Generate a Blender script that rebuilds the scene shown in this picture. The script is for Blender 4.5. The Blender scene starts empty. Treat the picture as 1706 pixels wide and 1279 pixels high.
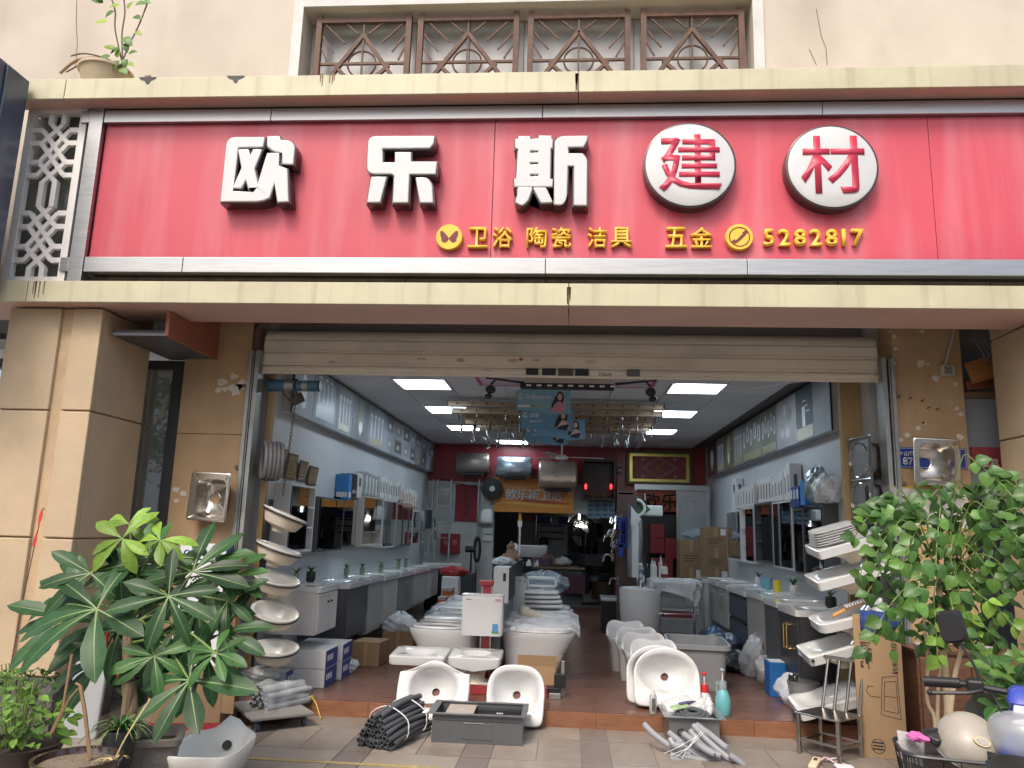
import bpy,bmesh,math,random
from mathutils import Vector,Matrix,Euler
rnd = random.Random(7)
S = bpy.context.scene
COL = S.collection
PI = math.pi
R = math.radians
# ---------------------------------------------------------------- camera
YAW,PITCH,ROLL = R(4.4),R(10.7),R(1.7)
EYE = Vector((0,-6.6,1.55))
FPX,CXP,CYP = 1281.0,853.0,639.5
cp,sp = math.cos(PITCH),math.sin(PITCH)
FW = Vector((-math.sin(YAW) * cp,math.cos(YAW) * cp,sp))
r0 = Vector((math.cos(YAW),math.sin(YAW),0)); u0 = r0.cross(FW)
RT = math.cos(ROLL) * r0 + math.sin(ROLL) * u0
UP = -math.sin(ROLL) * r0 + math.cos(ROLL) * u0
cam = bpy.data.cameras.new('camera'); cam.lens = 36 * FPX / 1706; cam.sensor_width = 36
cam.clip_start = .05; cam.clip_end = 400
co = bpy.data.objects.new('camera',cam); COL.objects.link(co)
m3 = Matrix((RT,UP,-FW)).transposed().to_4x4(); m3.translation = EYE
co.matrix_world = m3
S.camera = co
def at(px,py,X=None,Y=None,Z=None):
    """point of the place seen at photo pixel (px,py) on the plane X=, Y= or Z="""
    d = FW + (px - CXP) / FPX * RT - (py - CYP) / FPX * UP
    if X is not None: t = (X - EYE.x) / d.x
    elif Y is not None: t = (Y - EYE.y) / d.y
    else: t = (Z - EYE.z) / d.z
    return EYE + d * t
# ---------------------------------------------------------------- sky, sun, exposure
W = bpy.data.worlds.new('World'); S.world = W; W.use_nodes = True
wn = W.node_tree; wn.nodes.clear()
sky = wn.nodes.new('ShaderNodeTexSky'); sky.sky_type = 'NISHITA'; sky.sun_disc = False
SUN_EL,SUN_AZ = R(52),R(200)            # azimuth measured from +Y towards +X
sky.sun_elevation = SUN_EL; sky.sun_rotation = SUN_AZ
sky.air_density = 1.0; sky.dust_density = 5.0; sky.ozone_density = 1.0
bg = wn.nodes.new('ShaderNodeBackground'); bg.inputs[1].default_value = .15
wo = wn.nodes.new('ShaderNodeOutputWorld')
wn.links.new(sky.outputs[0],bg.inputs[0]); wn.links.new(bg.outputs[0],wo.inputs[0])
sl = bpy.data.lights.new('sun','SUN'); sl.energy = 1.1; sl.angle = R(14); sl.color = (1,.95,.88)
so = bpy.data.objects.new('sun',sl); COL.objects.link(so)
sdir = Vector((math.sin(SUN_AZ) * math.cos(SUN_EL),math.cos(SUN_AZ) * math.cos(SUN_EL),math.sin(SUN_EL)))
so.rotation_euler = sdir.to_track_quat('Z','Y').to_euler(); so.location = sdir * 30
S.view_settings.view_transform = 'Standard'; S.view_settings.look = 'None'
S.view_settings.exposure = .72; S.view_settings.gamma = 1; S.view_settings.use_curve_mapping = False
S.cycles.max_bounces = 8; S.cycles.transparent_max_bounces = 16
S.cycles.caustics_reflective = False; S.cycles.caustics_refractive = False
S.cycles.sample_clamp_indirect = 6
S.cycles.use_denoising = True
# ---------------------------------------------------------------- materials
def mat(name,col,rough=.5,metal=0,var=.12,vs=5,bump=0,bs=80,rand=0,stretch=(1,1,1),stain=None,
        spec=.5,coat=0,alpha=1,trans=0,emit=None,es=0,transl=0,dirt=0):
    m = bpy.data.materials.new(name); m.use_nodes = True
    nt = m.node_tree; N = nt.nodes; L = nt.links
    b = N['Principled BSDF']; out = N['Material Output']
    b.inputs['Roughness'].default_value = rough; b.inputs['Metallic'].default_value = metal
    b.inputs['Specular IOR Level'].default_value = spec
    b.inputs['Coat Weight'].default_value = coat; b.inputs['Coat Roughness'].default_value = .08
    b.inputs['Alpha'].default_value = alpha; b.inputs['Transmission Weight'].default_value = trans
    c4 = lambda c,k=1: (min(1,c[0] * k),min(1,c[1] * k),min(1,c[2] * k),1)
    tc = N.new('ShaderNodeTexCoord'); mp = N.new('ShaderNodeMapping')
    mp.inputs['Scale'].default_value = stretch
    L.new(tc.outputs['Object'],mp.inputs['Vector'])
    oi = None
    if rand:
        oi = N.new('ShaderNodeObjectInfo'); sc = N.new('ShaderNodeVectorMath'); sc.operation = 'SCALE'
        sc.inputs[0].default_value = (17,9,13); L.new(oi.outputs['Random'],sc.inputs['Scale'])
        L.new(sc.outputs[0],mp.inputs['Location'])
    nz = N.new('ShaderNodeTexNoise'); nz.inputs['Scale'].default_value = vs; nz.inputs['Detail'].default_value = 7
    nz.inputs['Roughness'].default_value = .62
    L.new(mp.outputs[0],nz.inputs['Vector'])
    rp = N.new('ShaderNodeMapRange'); rp.inputs[1].default_value = .3; rp.inputs[2].default_value = .7
    L.new(nz.outputs['Fac'],rp.inputs[0])
    mx = N.new('ShaderNodeMix'); mx.data_type = 'RGBA'
    mx.inputs[6].default_value = c4(col,1 - var); mx.inputs[7].default_value = c4(col,1 + var * .8)
    L.new(rp.outputs[0],mx.inputs[0])
    last = mx.outputs[2]
    if stain:
        scol,sscale,amt = stain[:3]; lo = stain[3] if len(stain) > 3 else .5
        m2 = N.new('ShaderNodeMapping'); m2.inputs['Scale'].default_value = sscale
        L.new(tc.outputs['Object'],m2.inputs['Vector'])
        n2 = N.new('ShaderNodeTexNoise'); n2.inputs['Scale'].default_value = 1; n2.inputs['Detail'].default_value = 6
        L.new(m2.outputs[0],n2.inputs['Vector'])
        r2 = N.new('ShaderNodeMapRange'); r2.inputs[1].default_value = lo; r2.inputs[2].default_value = lo + .25
        r2.inputs[4].default_value = amt; L.new(n2.outputs['Fac'],r2.inputs[0])
        x2 = N.new('ShaderNodeMix'); x2.data_type = 'RGBA'; L.new(r2.outputs[0],x2.inputs[0])
        L.new(last,x2.inputs[6]); x2.inputs[7].default_value = c4(scol); last = x2.outputs[2]
    if dirt:
        n4 = N.new('ShaderNodeTexNoise'); n4.inputs['Scale'].default_value = 1.6; n4.inputs['Detail'].default_value = 8
        L.new(mp.outputs[0],n4.inputs['Vector'])
        r4 = N.new('ShaderNodeMapRange'); r4.inputs[1].default_value = .45; r4.inputs[2].default_value = .75; r4.inputs[4].default_value = dirt
        L.new(n4.outputs['Fac'],r4.inputs[0])
        x4 = N.new('ShaderNodeMix'); x4.data_type = 'RGBA'; L.new(r4.outputs[0],x4.inputs[0])
        L.new(last,x4.inputs[6]); x4.inputs[7].default_value = c4((.13,.11,.09)); last = x4.outputs[2]
    if rand:
        hs = N.new('ShaderNodeHueSaturation'); r3 = N.new('ShaderNodeMapRange')
        r3.inputs[3].default_value = 1 - rand; r3.inputs[4].default_value = 1 + rand
        L.new(oi.outputs['Random'],r3.inputs[0]); L.new(r3.outputs[0],hs.inputs['Value'])
        L.new(last,hs.inputs['Color']); last = hs.outputs[0]
    L.new(last,b.inputs['Base Color'])
    rr = N.new('ShaderNodeMapRange'); rr.inputs[3].default_value = max(.02,rough * .8); rr.inputs[4].default_value = min(1,rough * 1.25)
    L.new(nz.outputs['Fac'],rr.inputs[0]); L.new(rr.outputs[0],b.inputs['Roughness'])
    if bump:
        nb = N.new('ShaderNodeTexNoise'); nb.inputs['Scale'].default_value = bs; nb.inputs['Detail'].default_value = 4
        L.new(mp.outputs[0],nb.inputs['Vector'])
        bp = N.new('ShaderNodeBump'); bp.inputs['Strength'].default_value = bump; bp.inputs['Distance'].default_value = .01
        L.new(nb.outputs['Fac'],bp.inputs['Height']); L.new(bp.outputs[0],b.inputs['Normal'])
    if emit:
        b.inputs['Emission Color'].default_value = (*emit,1); b.inputs['Emission Strength'].default_value = es
    if transl:
        t = N.new('ShaderNodeBsdfTranslucent'); L.new(last,t.inputs['Color'])
        ms = N.new('ShaderNodeMixShader'); ms.inputs[0].default_value = transl
        L.new(b.outputs[0],ms.inputs[1]); L.new(t.outputs[0],ms.inputs[2]); L.new(ms.outputs[0],out.inputs['Surface'])
    return m
MT = {}
def K(name,*a,**k):
    if name not in MT: MT[name] = mat(name,*a,**k)
    return MT[name]
# ---------------------------------------------------------------- mesh builder
class MB:
    def __init__(s): s.b = bmesh.new(); s.m = 0
    def _f(s,vs):
        try: f = s.b.faces.new(vs); f.material_index = s.m; return f
        except ValueError: return None
    def quad(s,*pts): return s._f([s.b.verts.new(p) for p in pts])
    def box(s,x0,y0,z0,x1,y1,z1,mx=None):
        v = [Vector(p) for p in ((x0,y0,z0),(x1,y0,z0),(x1,y1,z0),(x0,y1,z0),(x0,y0,z1),(x1,y0,z1),(x1,y1,z1),(x0,y1,z1))]
        if mx is not None: v = [mx @ p for p in v]
        v = [s.b.verts.new(p) for p in v]
        for f in ((3,2,1,0),(4,5,6,7),(0,1,5,4),(1,2,6,5),(2,3,7,6),(3,0,4,7)): s._f([v[i] for i in f])
        return s
    def cbox(s,c,sz,rot=None):
        mx = Matrix.Translation(c)
        if rot is not None: mx = mx @ (rot.to_matrix().to_4x4() if isinstance(rot,Euler) else Euler(rot).to_matrix().to_4x4())
        a,b,c_ = sz[0] / 2,sz[1] / 2,sz[2] / 2
        return s.box(-a,-b,-c_,a,b,c_,mx)
    def beam(s,p0,p1,w,h):            # rectangular bar between two points
        p0,p1 = Vector(p0),Vector(p1); d = p1 - p0; l = d.length
        q = d.to_track_quat('Y','Z').to_matrix().to_4x4(); q.translation = p0
        return s.box(-w / 2,0,-h / 2,w / 2,l,h / 2,q)
    def ring(s,pts): return [s.b.verts.new(p) for p in pts]
    def bridge(s,a,b):
        n = len(a)
        for i in range(n): s._f([a[i],a[(i + 1) % n],b[(i + 1) % n],b[i]])
    def cyl(s,p0,p1,r0,r1=None,n=12,caps=True):
        p0,p1 = Vector(p0),Vector(p1); r1 = r0 if r1 is None else r1
        q = (p1 - p0).to_track_quat('Z','Y').to_matrix()
        A = s.ring([p0 + q @ Vector((math.cos(2 * PI * i / n) * r0,math.sin(2 * PI * i / n) * r0,0)) for i in range(n)])
        B = s.ring([p1 + q @ Vector((math.cos(2 * PI * i / n) * r1,math.sin(2 * PI * i / n) * r1,0)) for i in range(n)])
        s.bridge(A,B)
        if caps: s._f(A[::-1]); s._f(B)
        return s
    def tube(s,pts,r,n=8,caps=True,closed=False):
        pts = [Vector(p) for p in pts]; rs = r if isinstance(r,(list,tuple)) else [r] * len(pts)
        prev = None; rings = []; up = Vector((0,0,1)); k = len(pts)
        for i,p in enumerate(pts):
            if closed: d = pts[(i + 1) % k] - pts[i - 1]
            else: d = pts[min(i + 1,k - 1)] - pts[max(i - 1,0)]
            d.normalize()
            if prev is None:
                ax = d.cross(up)
                if ax.length < .1: ax = d.cross(Vector((1,0,0)))
            else: ax = prev - d * prev.dot(d)
            ax.normalize(); prev = ax; ay = d.cross(ax)
            rings.append(s.ring([p + (ax * math.cos(2 * PI * j / n) + ay * math.sin(2 * PI * j / n)) * rs[i] for j in range(n)]))
        for a,b in zip(rings,rings[1:]): s.bridge(a,b)
        if closed: s.bridge(rings[-1],rings[0])
        elif caps: s._f(rings[0][::-1]); s._f(rings[-1])
        return s
    def loft(s,rings,n=32,cap0=True,cap1=True,mx=None):   # rings: (outline fn, z)
        rr = []
        for fn,z in rings:
            ps = []
            for i in range(n):
                p = fn(2 * PI * i / n); p = Vector((p[0],p[1],z if len(p) < 3 else z + p[2]))
                ps.append(mx @ p if mx is not None else p)
            rr.append(s.ring(ps))
        for a,b in zip(rr,rr[1:]): s.bridge(a,b)
        if cap0: s._f(rr[0][::-1])
        if cap1: s._f(rr[-1])
        return s
    def lathe(s,prof,n=24,c=(0,0,0),mx=None,cap0=True,cap1=True):
        t = Matrix.Translation(c) if mx is None else mx
        return s.loft([((lambda a,r=r: (math.cos(a) * r,math.sin(a) * r)),z) for r,z in prof],n,cap0,cap1,t)
    def ball(s,c,r,n=16,k=9,sq=(1,1,1),mx=None):
        t = Matrix.Translation(c)
        if mx is not None: t = t @ mx
        return s.lathe([(max(1e-4,math.sin(PI * i / k)) * r * sq[0],-math.cos(PI * i / k) * r * sq[2]) for i in range(k + 1)],n,mx=t,cap0=False,cap1=False)
    def surf(s,fn,nu,nv,thick=0):
        g = [[s.b.verts.new(fn(i / nu,j / nv)) for j in range(nv + 1)] for i in range(nu + 1)]
        for i in range(nu):
            for j in range(nv): s._f([g[i][j],g[i + 1][j],g[i + 1][j + 1],g[i][j + 1]])
        return s
    def prism(s,poly,d):                # poly: 3D points (planar), d: extrusion vector
        d = Vector(d); a = s.ring([Vector(p) for p in poly]); b = s.ring([Vector(p) + d for p in poly])
        s._f(a[::-1]); s._f(b); s.bridge(a,b); return s
    def build(s,name,m,parent=None,smooth=False,bevel=0,seg=2,label=None,kind=None,world=False,ang=35,solid=0,sub=0):
        if world and parent is not None: s.b.transform(parent_world(parent).inverted())
        bmesh.ops.recalc_face_normals(s.b,faces=s.b.faces)
        me = bpy.data.meshes.new(name); s.b.to_mesh(me); s.b.free()
        for x in (m if isinstance(m,(list,tuple)) else [m]): me.materials.append(x)
        return link(name,me,parent,smooth,bevel,seg,label,kind,ang,solid,sub)
def parent_world(p):
    m = Matrix.LocRotScale(p.location,p.rotation_euler,p.scale)
    return parent_world(p.parent) @ m if p.parent else m
def link(name,me,parent=None,smooth=False,bevel=0,seg=2,label=None,kind=None,ang=35,solid=0,sub=0):
    if smooth:
        me.polygons.foreach_set('use_smooth',[True] * len(me.polygons))
        try: me.set_sharp_from_angle(angle=R(ang))
        except Exception: pass
    o = bpy.data.objects.new(name,me); COL.objects.link(o)
    if parent is not None: o.parent = parent
    if solid: k = o.modifiers.new('s','SOLIDIFY'); k.thickness = solid; k.offset = 0
    if sub: k = o.modifiers.new('u','SUBSURF'); k.levels = k.render_levels = sub
    if bevel:
        k = o.modifiers.new('b','BEVEL'); k.width = bevel; k.segments = seg; k.limit_method = 'ANGLE'; k.angle_limit = R(40)
    if label: o['label'] = label
    if kind: o['kind'] = kind
    return o
def tag(o,label,cat,group=None):
    o['label'] = label; o['category'] = cat
    if group: o['group'] = group
    return o
def thing(name,label,cat,loc=(0,0,0),rotz=0,group=None,rot=None):
    o = bpy.data.objects.new(name,None); COL.objects.link(o); o.empty_display_size = .1
    o.location = loc; o.rotation_euler = rot if rot is not None else (0,0,rotz)
    return tag(o,label,cat,group)
def kids(o): return [c for c in KIDS.get(o.name,[])]
def copy_tree(o,parent=None):
    c = o.copy(); COL.objects.link(c)
    if parent is not None: c.parent = parent
    for ch in list(o.children): copy_tree(ch,c)
    return c
def dup(o,loc,rotz=None,label=None,group=None,rot=None,scale=None):
    c = copy_tree(o); c.location = loc
    if rotz is not None: c.rotation_euler = (0,0,rotz)
    if rot is not None: c.rotation_euler = rot
    if scale is not None: c.scale = scale if isinstance(scale,(tuple,list)) else (scale,) * 3
    if label: c['label'] = label
    if group: c['group'] = group
    return c
def inst(name,me,parent,loc,rot=(0,0,0),scale=1):
    o = bpy.data.objects.new(name,me); COL.objects.link(o)
    if parent is not None: o.parent = parent
    o.location = loc; o.rotation_euler = rot; o.scale = scale if isinstance(scale,(tuple,list)) else (scale,) * 3
    return o
def se(a,b,p=2.0,cx=0,cy=0):          # superellipse outline
    def f(t):
        c,s_ = math.cos(t),math.sin(t)
        return (cx + a * math.copysign(abs(c) ** (2 / p),c),cy + b * math.copysign(abs(s_) ** (2 / p),s_))
    return f
def text_mesh(body,size,extrude=0,offset=0,res=3,align='CENTER',bevel=0):
    cu = bpy.data.curves.new('t','FONT'); cu.body = body; cu.size = size; cu.extrude = extrude; cu.offset = offset
    cu.align_x = align; cu.align_y = 'CENTER'; cu.resolution_u = res; cu.bevel_depth = bevel; cu.bevel_resolution = 1
    o = bpy.data.objects.new('t',cu); COL.objects.link(o)
    me = bpy.data.meshes.new_from_object(o.evaluated_get(bpy.context.evaluated_depsgraph_get()))
    bpy.data.objects.remove(o); bpy.data.curves.remove(cu)
    return me
def fit(me,w=None,h=None):              # centre a text mesh and scale it to w x h
    xs = [v.co.x for v in me.vertices]; ys = [v.co.y for v in me.vertices]
    cx,cy = (min(xs) + max(xs)) / 2,(min(ys) + max(ys)) / 2
    sx = w / (max(xs) - min(xs)) if w else None; sy = h / (max(ys) - min(ys)) if h else None
    sx = sx or sy; sy = sy or sx
    for v in me.vertices: v.co = Vector(((v.co.x - cx) * sx,(v.co.y - cy) * sy,v.co.z))
    return me
def text(name,body,w,h,m,parent,loc,rot,extrude=0,offset=0,res=3,label=None):
    me = fit(text_mesh(body,1.0,0,offset,res),w,h)
    me2 = me
    if extrude:
        b = bmesh.new(); b.from_mesh(me)
        g = bmesh.ops.extrude_face_region(b,geom=b.faces[:])
        bmesh.ops.translate(b,vec=(0,0,extrude),verts=[v for v in g['geom'] if isinstance(v,bmesh.types.BMVert)])
        bmesh.ops.recalc_face_normals(b,faces=b.faces); b.to_mesh(me); b.free()
    me.name = name; me.materials.clear(); me.materials.append(m)
    o = bpy.data.objects.new(name,me); COL.objects.link(o)
    if parent is not None: o.parent = parent
    o.location = loc; o.rotation_euler = rot
    if label: o['label'] = label
    return o
def outline_mesh(polys,extrude,offset=0,bevel=0):   # 2D polygons (even-odd) -> solid letter, front at +z
    cu = bpy.data.curves.new('c','CURVE'); cu.dimensions = '2D'; cu.fill_mode = 'BOTH'
    cu.extrude = extrude / 2; cu.offset = offset; cu.bevel_depth = bevel; cu.bevel_resolution = 2
    for p in polys:
        sp_ = cu.splines.new('POLY'); sp_.points.add(len(p) - 1); sp_.use_cyclic_u = True
        for q,v in zip(sp_.points,p): q.co = (v[0],v[1],0,1)
    o = bpy.data.objects.new('c',cu); COL.objects.link(o)
    me = bpy.data.meshes.new_from_object(o.evaluated_get(bpy.context.evaluated_depsgraph_get()))
    bpy.data.objects.remove(o); bpy.data.curves.remove(cu)
    return me
FACE = (PI / 2,0,0)                     # text standing upright and facing the street
# ================================================================ materials of the place
stone = K('pillar_stone',(.52,.40,.26),.75,var=.1,vs=3,bump=.5,bs=160,rand=.04,stain=((.30,.21,.13),(3,3,.35),.35,.52))
stone_groove = K('pillar_groove',(.50,.36,.22),.8,var=.12,vs=6,bump=.3,bs=120)
pil_m = K('pilaster_paint',(.46,.31,.17),.7,var=.13,vs=3,bump=.2,bs=140,stain=((.30,.22,.15),(6,6,1.2),.5,.55))
peel = K('bare_plaster',(.66,.60,.53),.9,var=.15,vs=20,bump=.2)
wall_m = K('upper_wall_paint',(.55,.485,.40),.8,var=.06,vs=1.5,bump=.15,bs=200,stain=((.40,.33,.26),(1.6,1.6,.5),.6,.47),dirt=.18)
cream = K('cream_panel',(.53,.495,.335),.45,var=.07,vs=4,stain=((.26,.22,.12),(9,9,.5),.55,.52),rand=.04,dirt=.25)
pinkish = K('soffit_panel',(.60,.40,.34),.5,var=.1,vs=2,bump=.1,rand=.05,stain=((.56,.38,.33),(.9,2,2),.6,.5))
rust = K('rust_run',(.20,.135,.07),.9,var=.4,vs=30)
steel = K('brushed_steel',(.44,.44,.43),.38,1,var=.12,vs=4,stretch=(1,1,18),bump=.02)
chrome = K('chrome',(.72,.72,.72),.12,1,var=.05)
galv = K('galvanised_steel',(.34,.35,.34),.5,.75,var=.2,vs=8,stain=((.10,.08,.06),(5,5,2),.5,.55))
darkm = K('dark_metal',(.035,.036,.04),.45,.6,var=.2)
black = K('black_plastic',(.012,.012,.013),.45,var=.2)
white_p = K('white_paint',(.74,.74,.73),.5,var=.04)
cer = K('white_ceramic',(.60,.605,.595),.12,var=.02,coat=.5)
cer_un = K('raw_ceramic_underside',(.60,.53,.42),.55,var=.12,vs=9)
grey_p = K('grey_plaster',(.33,.33,.33),.8,var=.1)
glass = K('window_glass',(.7,.75,.75),.02,trans=.0,alpha=.32,var=.02,spec=.9)
clear = K('clear_film',(.85,.88,.9),.12,alpha=.22,var=.05,spec=.9,bump=.8,bs=30)
film = K('crumpled_film',(.75,.78,.80),.18,alpha=.55,var=.15,vs=18,spec=.8,bump=1,bs=25)
card = K('cardboard',(.36,.235,.125),.8,var=.07,vs=8,rand=.08)
card2 = K('cardboard_dark',(.27,.175,.095),.8,var=.07,vs=8,rand=.12)
ink = K('black_ink',(.02,.018,.016),.7)
red_p = K('red_panel',(.33,.035,.035),.4,var=.08)
# ================================================================ ground, road, step, floor
g = MB(); g.box(-90,-120,-.3,90,60,-.02); o = g.build('ground',K('street_asphalt',(.30,.28,.255),.9,var=.15,vs=2),kind='structure')
pave = K('paving_stone',(.27,.225,.185),.42,var=.16,vs=14,rand=.12,bump=.2,bs=60,dirt=.6)
pave_d = K('dark_paving_stone',(.185,.15,.13),.42,var=.15,vs=14,rand=.12,bump=.15,bs=60,dirt=.35)
walk = MB(); walk.box(-12,-7.5,-.02,12,.3,-.006); walk = walk.build('pavement',K('joint_mortar',(.2,.18,.16),.95),kind='structure')
def box_mesh(x,y,z):
    b = MB(); b.box(-x / 2,-y / 2,0,x / 2,y / 2,z); me = bpy.data.meshes.new('slab'); b.b.to_mesh(me); b.b.free(); return me
slab_cache = {}
def slab(name,x0,y0,x1,y1,z0,z1,m,parent):
    k = (round(x1 - x0,3),round(y1 - y0,3),round(z1 - z0,4),m.name)
    if k not in slab_cache:
        me = box_mesh(*k[:3]); me.materials.append(m); slab_cache[k] = me
    return inst(name,slab_cache[k],parent,((x0 + x1) / 2,(y0 + y1) / 2,z0))
J = .003
ys = [(-3.74,-3.14),(-3.14,-2.94),(-2.94,-2.34),(-2.34,-1.74),(-1.74,-1.54),(-1.54,-.955),(-.955,-.37),(-.37,.2)]
for i in range(-6,6):
    xs0 = -.715 + i * .835
    for k,(ya,yb) in enumerate(ys):
        thin = yb - ya < .3
        slab('paving_stone',xs0 + J,ya + J,xs0 + .205 - J,yb - J,-.006,rnd.uniform(-.0008,.0008),pave_d,walk)
        for q in range(1 if thin or k % 2 else 2):
            n_ = 1 if thin or k % 2 else 2
            wd = .63 / n_
            slab('paving_stone',xs0 + .205 + q * wd + J,ya + J,xs0 + .205 + (q + 1) * wd - J,yb - J,-.006,rnd.uniform(-.0008,.0008),pave_d if thin else pave,walk)
g = MB(); g.box(-3.4,-1.262,.002,-.79,-1.215,.004); g.build('painted_line',K('yellow_paint',(.40,.31,.12),.6,var=.35,vs=20,dirt=.8),kind='structure')
# shop floor
fl = MB(); fl.box(-2.8,.02,-.006,2.66,8.75,.106); fl = fl.build('shop_floor',K('floor_joint',(.05,.025,.018),.9),kind='structure')
plank = K('floor_plank',(.150,.072,.050),.28,var=.22,vs=3,stretch=(2,14,2),rand=.12,dirt=.3)
y = .024; row = 0
while y < 8.7:
    x = -2.8 + (row * .47) % 1.2 - 1.2
    while x < 2.66:
        a,b_ = max(x,-2.8),min(x + 1.2,2.66)
        if b_ - a > .03: slab('plank',a + .001,y + .001,b_ - .001,min(y + .25,8.75) - .001,.106,.12,plank,fl)
        x += 1.2
    y += .25; row += 1
riser = K('riser_tile',(.24,.105,.055),.35,var=.25,vs=3,stretch=(2,2,14),rand=.12)
stp = MB(); stp.box(-2.86,.006,-.005,2.72,.02,.1); stp = stp.build('step',K('step_core',(.1,.06,.04),.9),kind='structure')
x = -2.85
for w in (.62,.62,.62,.62,.62,.62,.62,.62,.6):
    slab('riser_tile',x + .0015,-.012,x + w - .0015,.006,0,.118,riser,stp); x += w
# rear room floor
rf = MB(); rf.box(-3.2,8.75,-.006,3.2,14.2,.09); rf = rf.build('rear_floor',K('rear_joint',(.05,.05,.05),.9),kind='structure')
rt = K('rear_floor_tile',(.24,.24,.23),.35,var=.12,vs=6,rand=.18)
for i in range(9):
    for j in range(7): slab('floor_tile',-2.9 + i * .64,8.755 + j * .64,-2.9 + i * .64 + .63,8.755 + j * .64 + .63,.09,.1,rt,rf)
# ================================================================ shop shell
shell = K('shop_wall_white',(.50,.52,.54),.5,var=.04,vs=2,dirt=.1)
def wall(name,b,m,label,cat='wall'):
    q = MB(); q.box(*b); o = q.build(name,m); return tag(o,label,cat)
wall('side_wall',(-2.95,.22,-.005,-2.75,8.62,3.6),shell,'white left side wall of the shop behind the mirror cabinets')
wall('side_wall',(2.6,.22,-.005,2.8,8.62,3.6),shell,'white right side wall of the shop behind the mirror cabinets')
tan_end = K('tan_board',(.42,.28,.13),.7,var=.1)
wall('end_board',(-2.749,.15,.121,-2.70,.21,3.3),tan_end,'tan board closing the left wall just inside the shutter','board')
wall('end_board',(2.42,.40,.9,2.598,.46,3.3),tan_end,'tan board closing the right wall just inside the shutter','board')
# back wall with doorway
bw = thing('back_wall','white back wall of the shop under a red band, pierced by a wide doorway','wall',(0,8.4,0))
def bpart(name,b,m,**k):
    q = MB(); q.box(*b); return q.build(name,m,bw,world=True,**k)
bpart('wall_face',(-2.749,8.42,.121,-1.43,8.6,2.44),K('back_white',(.55,.56,.54),.6,dirt=.2))
bpart('lintel',(-1.428,8.42,1.88,.88,8.6,2.44),K('back_white',(0,0,0)))
for x0,x1 in ((-2.749,-1.3),(-1.298,.2),(.202,.92)): bpart('red_panel',(x0 + .001,8.40,2.442,x1,8.6,3.3),K('red_band',(.30,.03,.04),.35,rand=.1))
redw = K('red_tile_panel',(.36,.05,.035),.35,rand=.12)
for i,(x0,x1) in enumerate(((.922,1.5),(1.502,2.08),(2.082,2.598))):
    for z0,z1 in ((1.95,2.34),(2.342,2.79),(2.792,3.3)): bpart('red_panel',(x0,8.36,z0,x1,8.6,z1),redw)
bpart('pier',(.9,8.41,.121,2.598,8.6,1.948),K('pier_dark',(.16,.03,.03),.6))
# rear room
rr = thing('rear_room','dim grey storeroom walls seen through the doorway','room',(0,13,0))
q = MB(); q.box(-3.2,13.6,-.01,3.2,13.8,3.6); q.build('wall_face',K('rear_wall',(.36,.36,.35),.7,dirt=.3),rr,world=True)
q = MB(); q.box(-3.3,8.62,-.01,-3.2,13.8,3.6); q.build('wall_face',MT['rear_wall'],rr,world=True)
q = MB(); q.box(3.2,8.62,-.01,3.3,13.8,3.6); q.build('wall_face',MT['rear_wall'],rr,world=True)
q = MB(); q.box(-3.3,8.61,2.9,3.3,13.8,3.0); q.build('ceiling_slab',MT['rear_wall'],rr,world=True)
q = MB(); q.box(-3.2,8.605,2.35,-1.45,8.66,2.9); q.build('wall_face',MT['rear_wall'],rr,world=True)
# ceiling: recessed slab and 0.6 m tiles
ce = MB(); ce.box(-2.75,.25,3.19,2.6,8.42,3.25); ce = ce.build('ceiling',K('ceiling_grid',(.12,.12,.12),.8),kind='structure')
ctile = K('ceiling_tile',(.66,.67,.69),.85,var=.05,vs=3,rand=.05,bump=.15,bs=120)
X0 = -2.0 - .62 * 1
gx = [-2.74] + [-2.62 + .62 * i for i in range(9)]
lamp_cells = {(1,2),(1,5),(1,8),(6,2),(6,5),(6,8),(2,11)}
cols = [(-2.0 + .62 * (i - 1),-2.0 + .62 * i) for i in range(0,8)]
cols = [(a,min(b_,2.6)) for a,b_ in cols]; cols = [(-2.75,-2.63)] + cols
rows = [(1.06 + .64 * i,1.06 + .64 * (i + 1)) for i in range(-1,12)]
em = K('lamp_diffuser',(.9,.95,1),.4,emit=(.74,.88,1.0),es=9)
lamp_proto = None; nl = 0
lampnames = {(2,2): 'front left',(2,5): 'middle left',(2,8): 'rear left',(7,2): 'front right',(7,5): 'middle right',(7,8): 'rear right',(3,11): 'farthest'}
for ci,(a,b_) in enumerate(cols):
    for ri,(c,d) in enumerate(rows):
        d = min(d,8.4)
        if d - c < .05: continue
        if (ci,ri - 1 + 1) in lampnames:
            n_ = lampnames[(ci,ri)]
            lb = {'farthest': 'square white ceiling light in front of the water heaters at the back'}.get(n_,'square white ceiling light, %s of the six along the side walls' % n_)
            cx,cy = (a + b_) / 2,(c + d) / 2
            if lamp_proto is None:
                t = thing('ceiling_light',lb,'ceiling light',(cx,cy,3.17),0,'square ceiling lights')
                q = MB()
                for s_ in (-1,1):
                    q.box(-.305,s_ * .305 - .012,-.012,.305,s_ * .305 + .012,.015); q.box(s_ * .293 - .012,-.292,-.012,s_ * .293 + .012,.292,.015)
                q.build('frame',white_p,t)
                q = MB(); q.box(-.28,-.292,-.006,.28,.292,.012); q.build('diffuser',em,t); lamp_proto = t
            else: dup(lamp_proto,(cx,cy,3.17),0,lb)
        else: slab('ceiling_tile',a + .004,c + .004,b_ - .004,d - .004,3.17,3.185,ctile,ce)
# roof mass above the shop so that no sky leaks in
wall('roof_slab',(-6,.35,3.3,6,14.2,3.5),grey_p,'concrete slab above the shop ceiling','slab')
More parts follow.
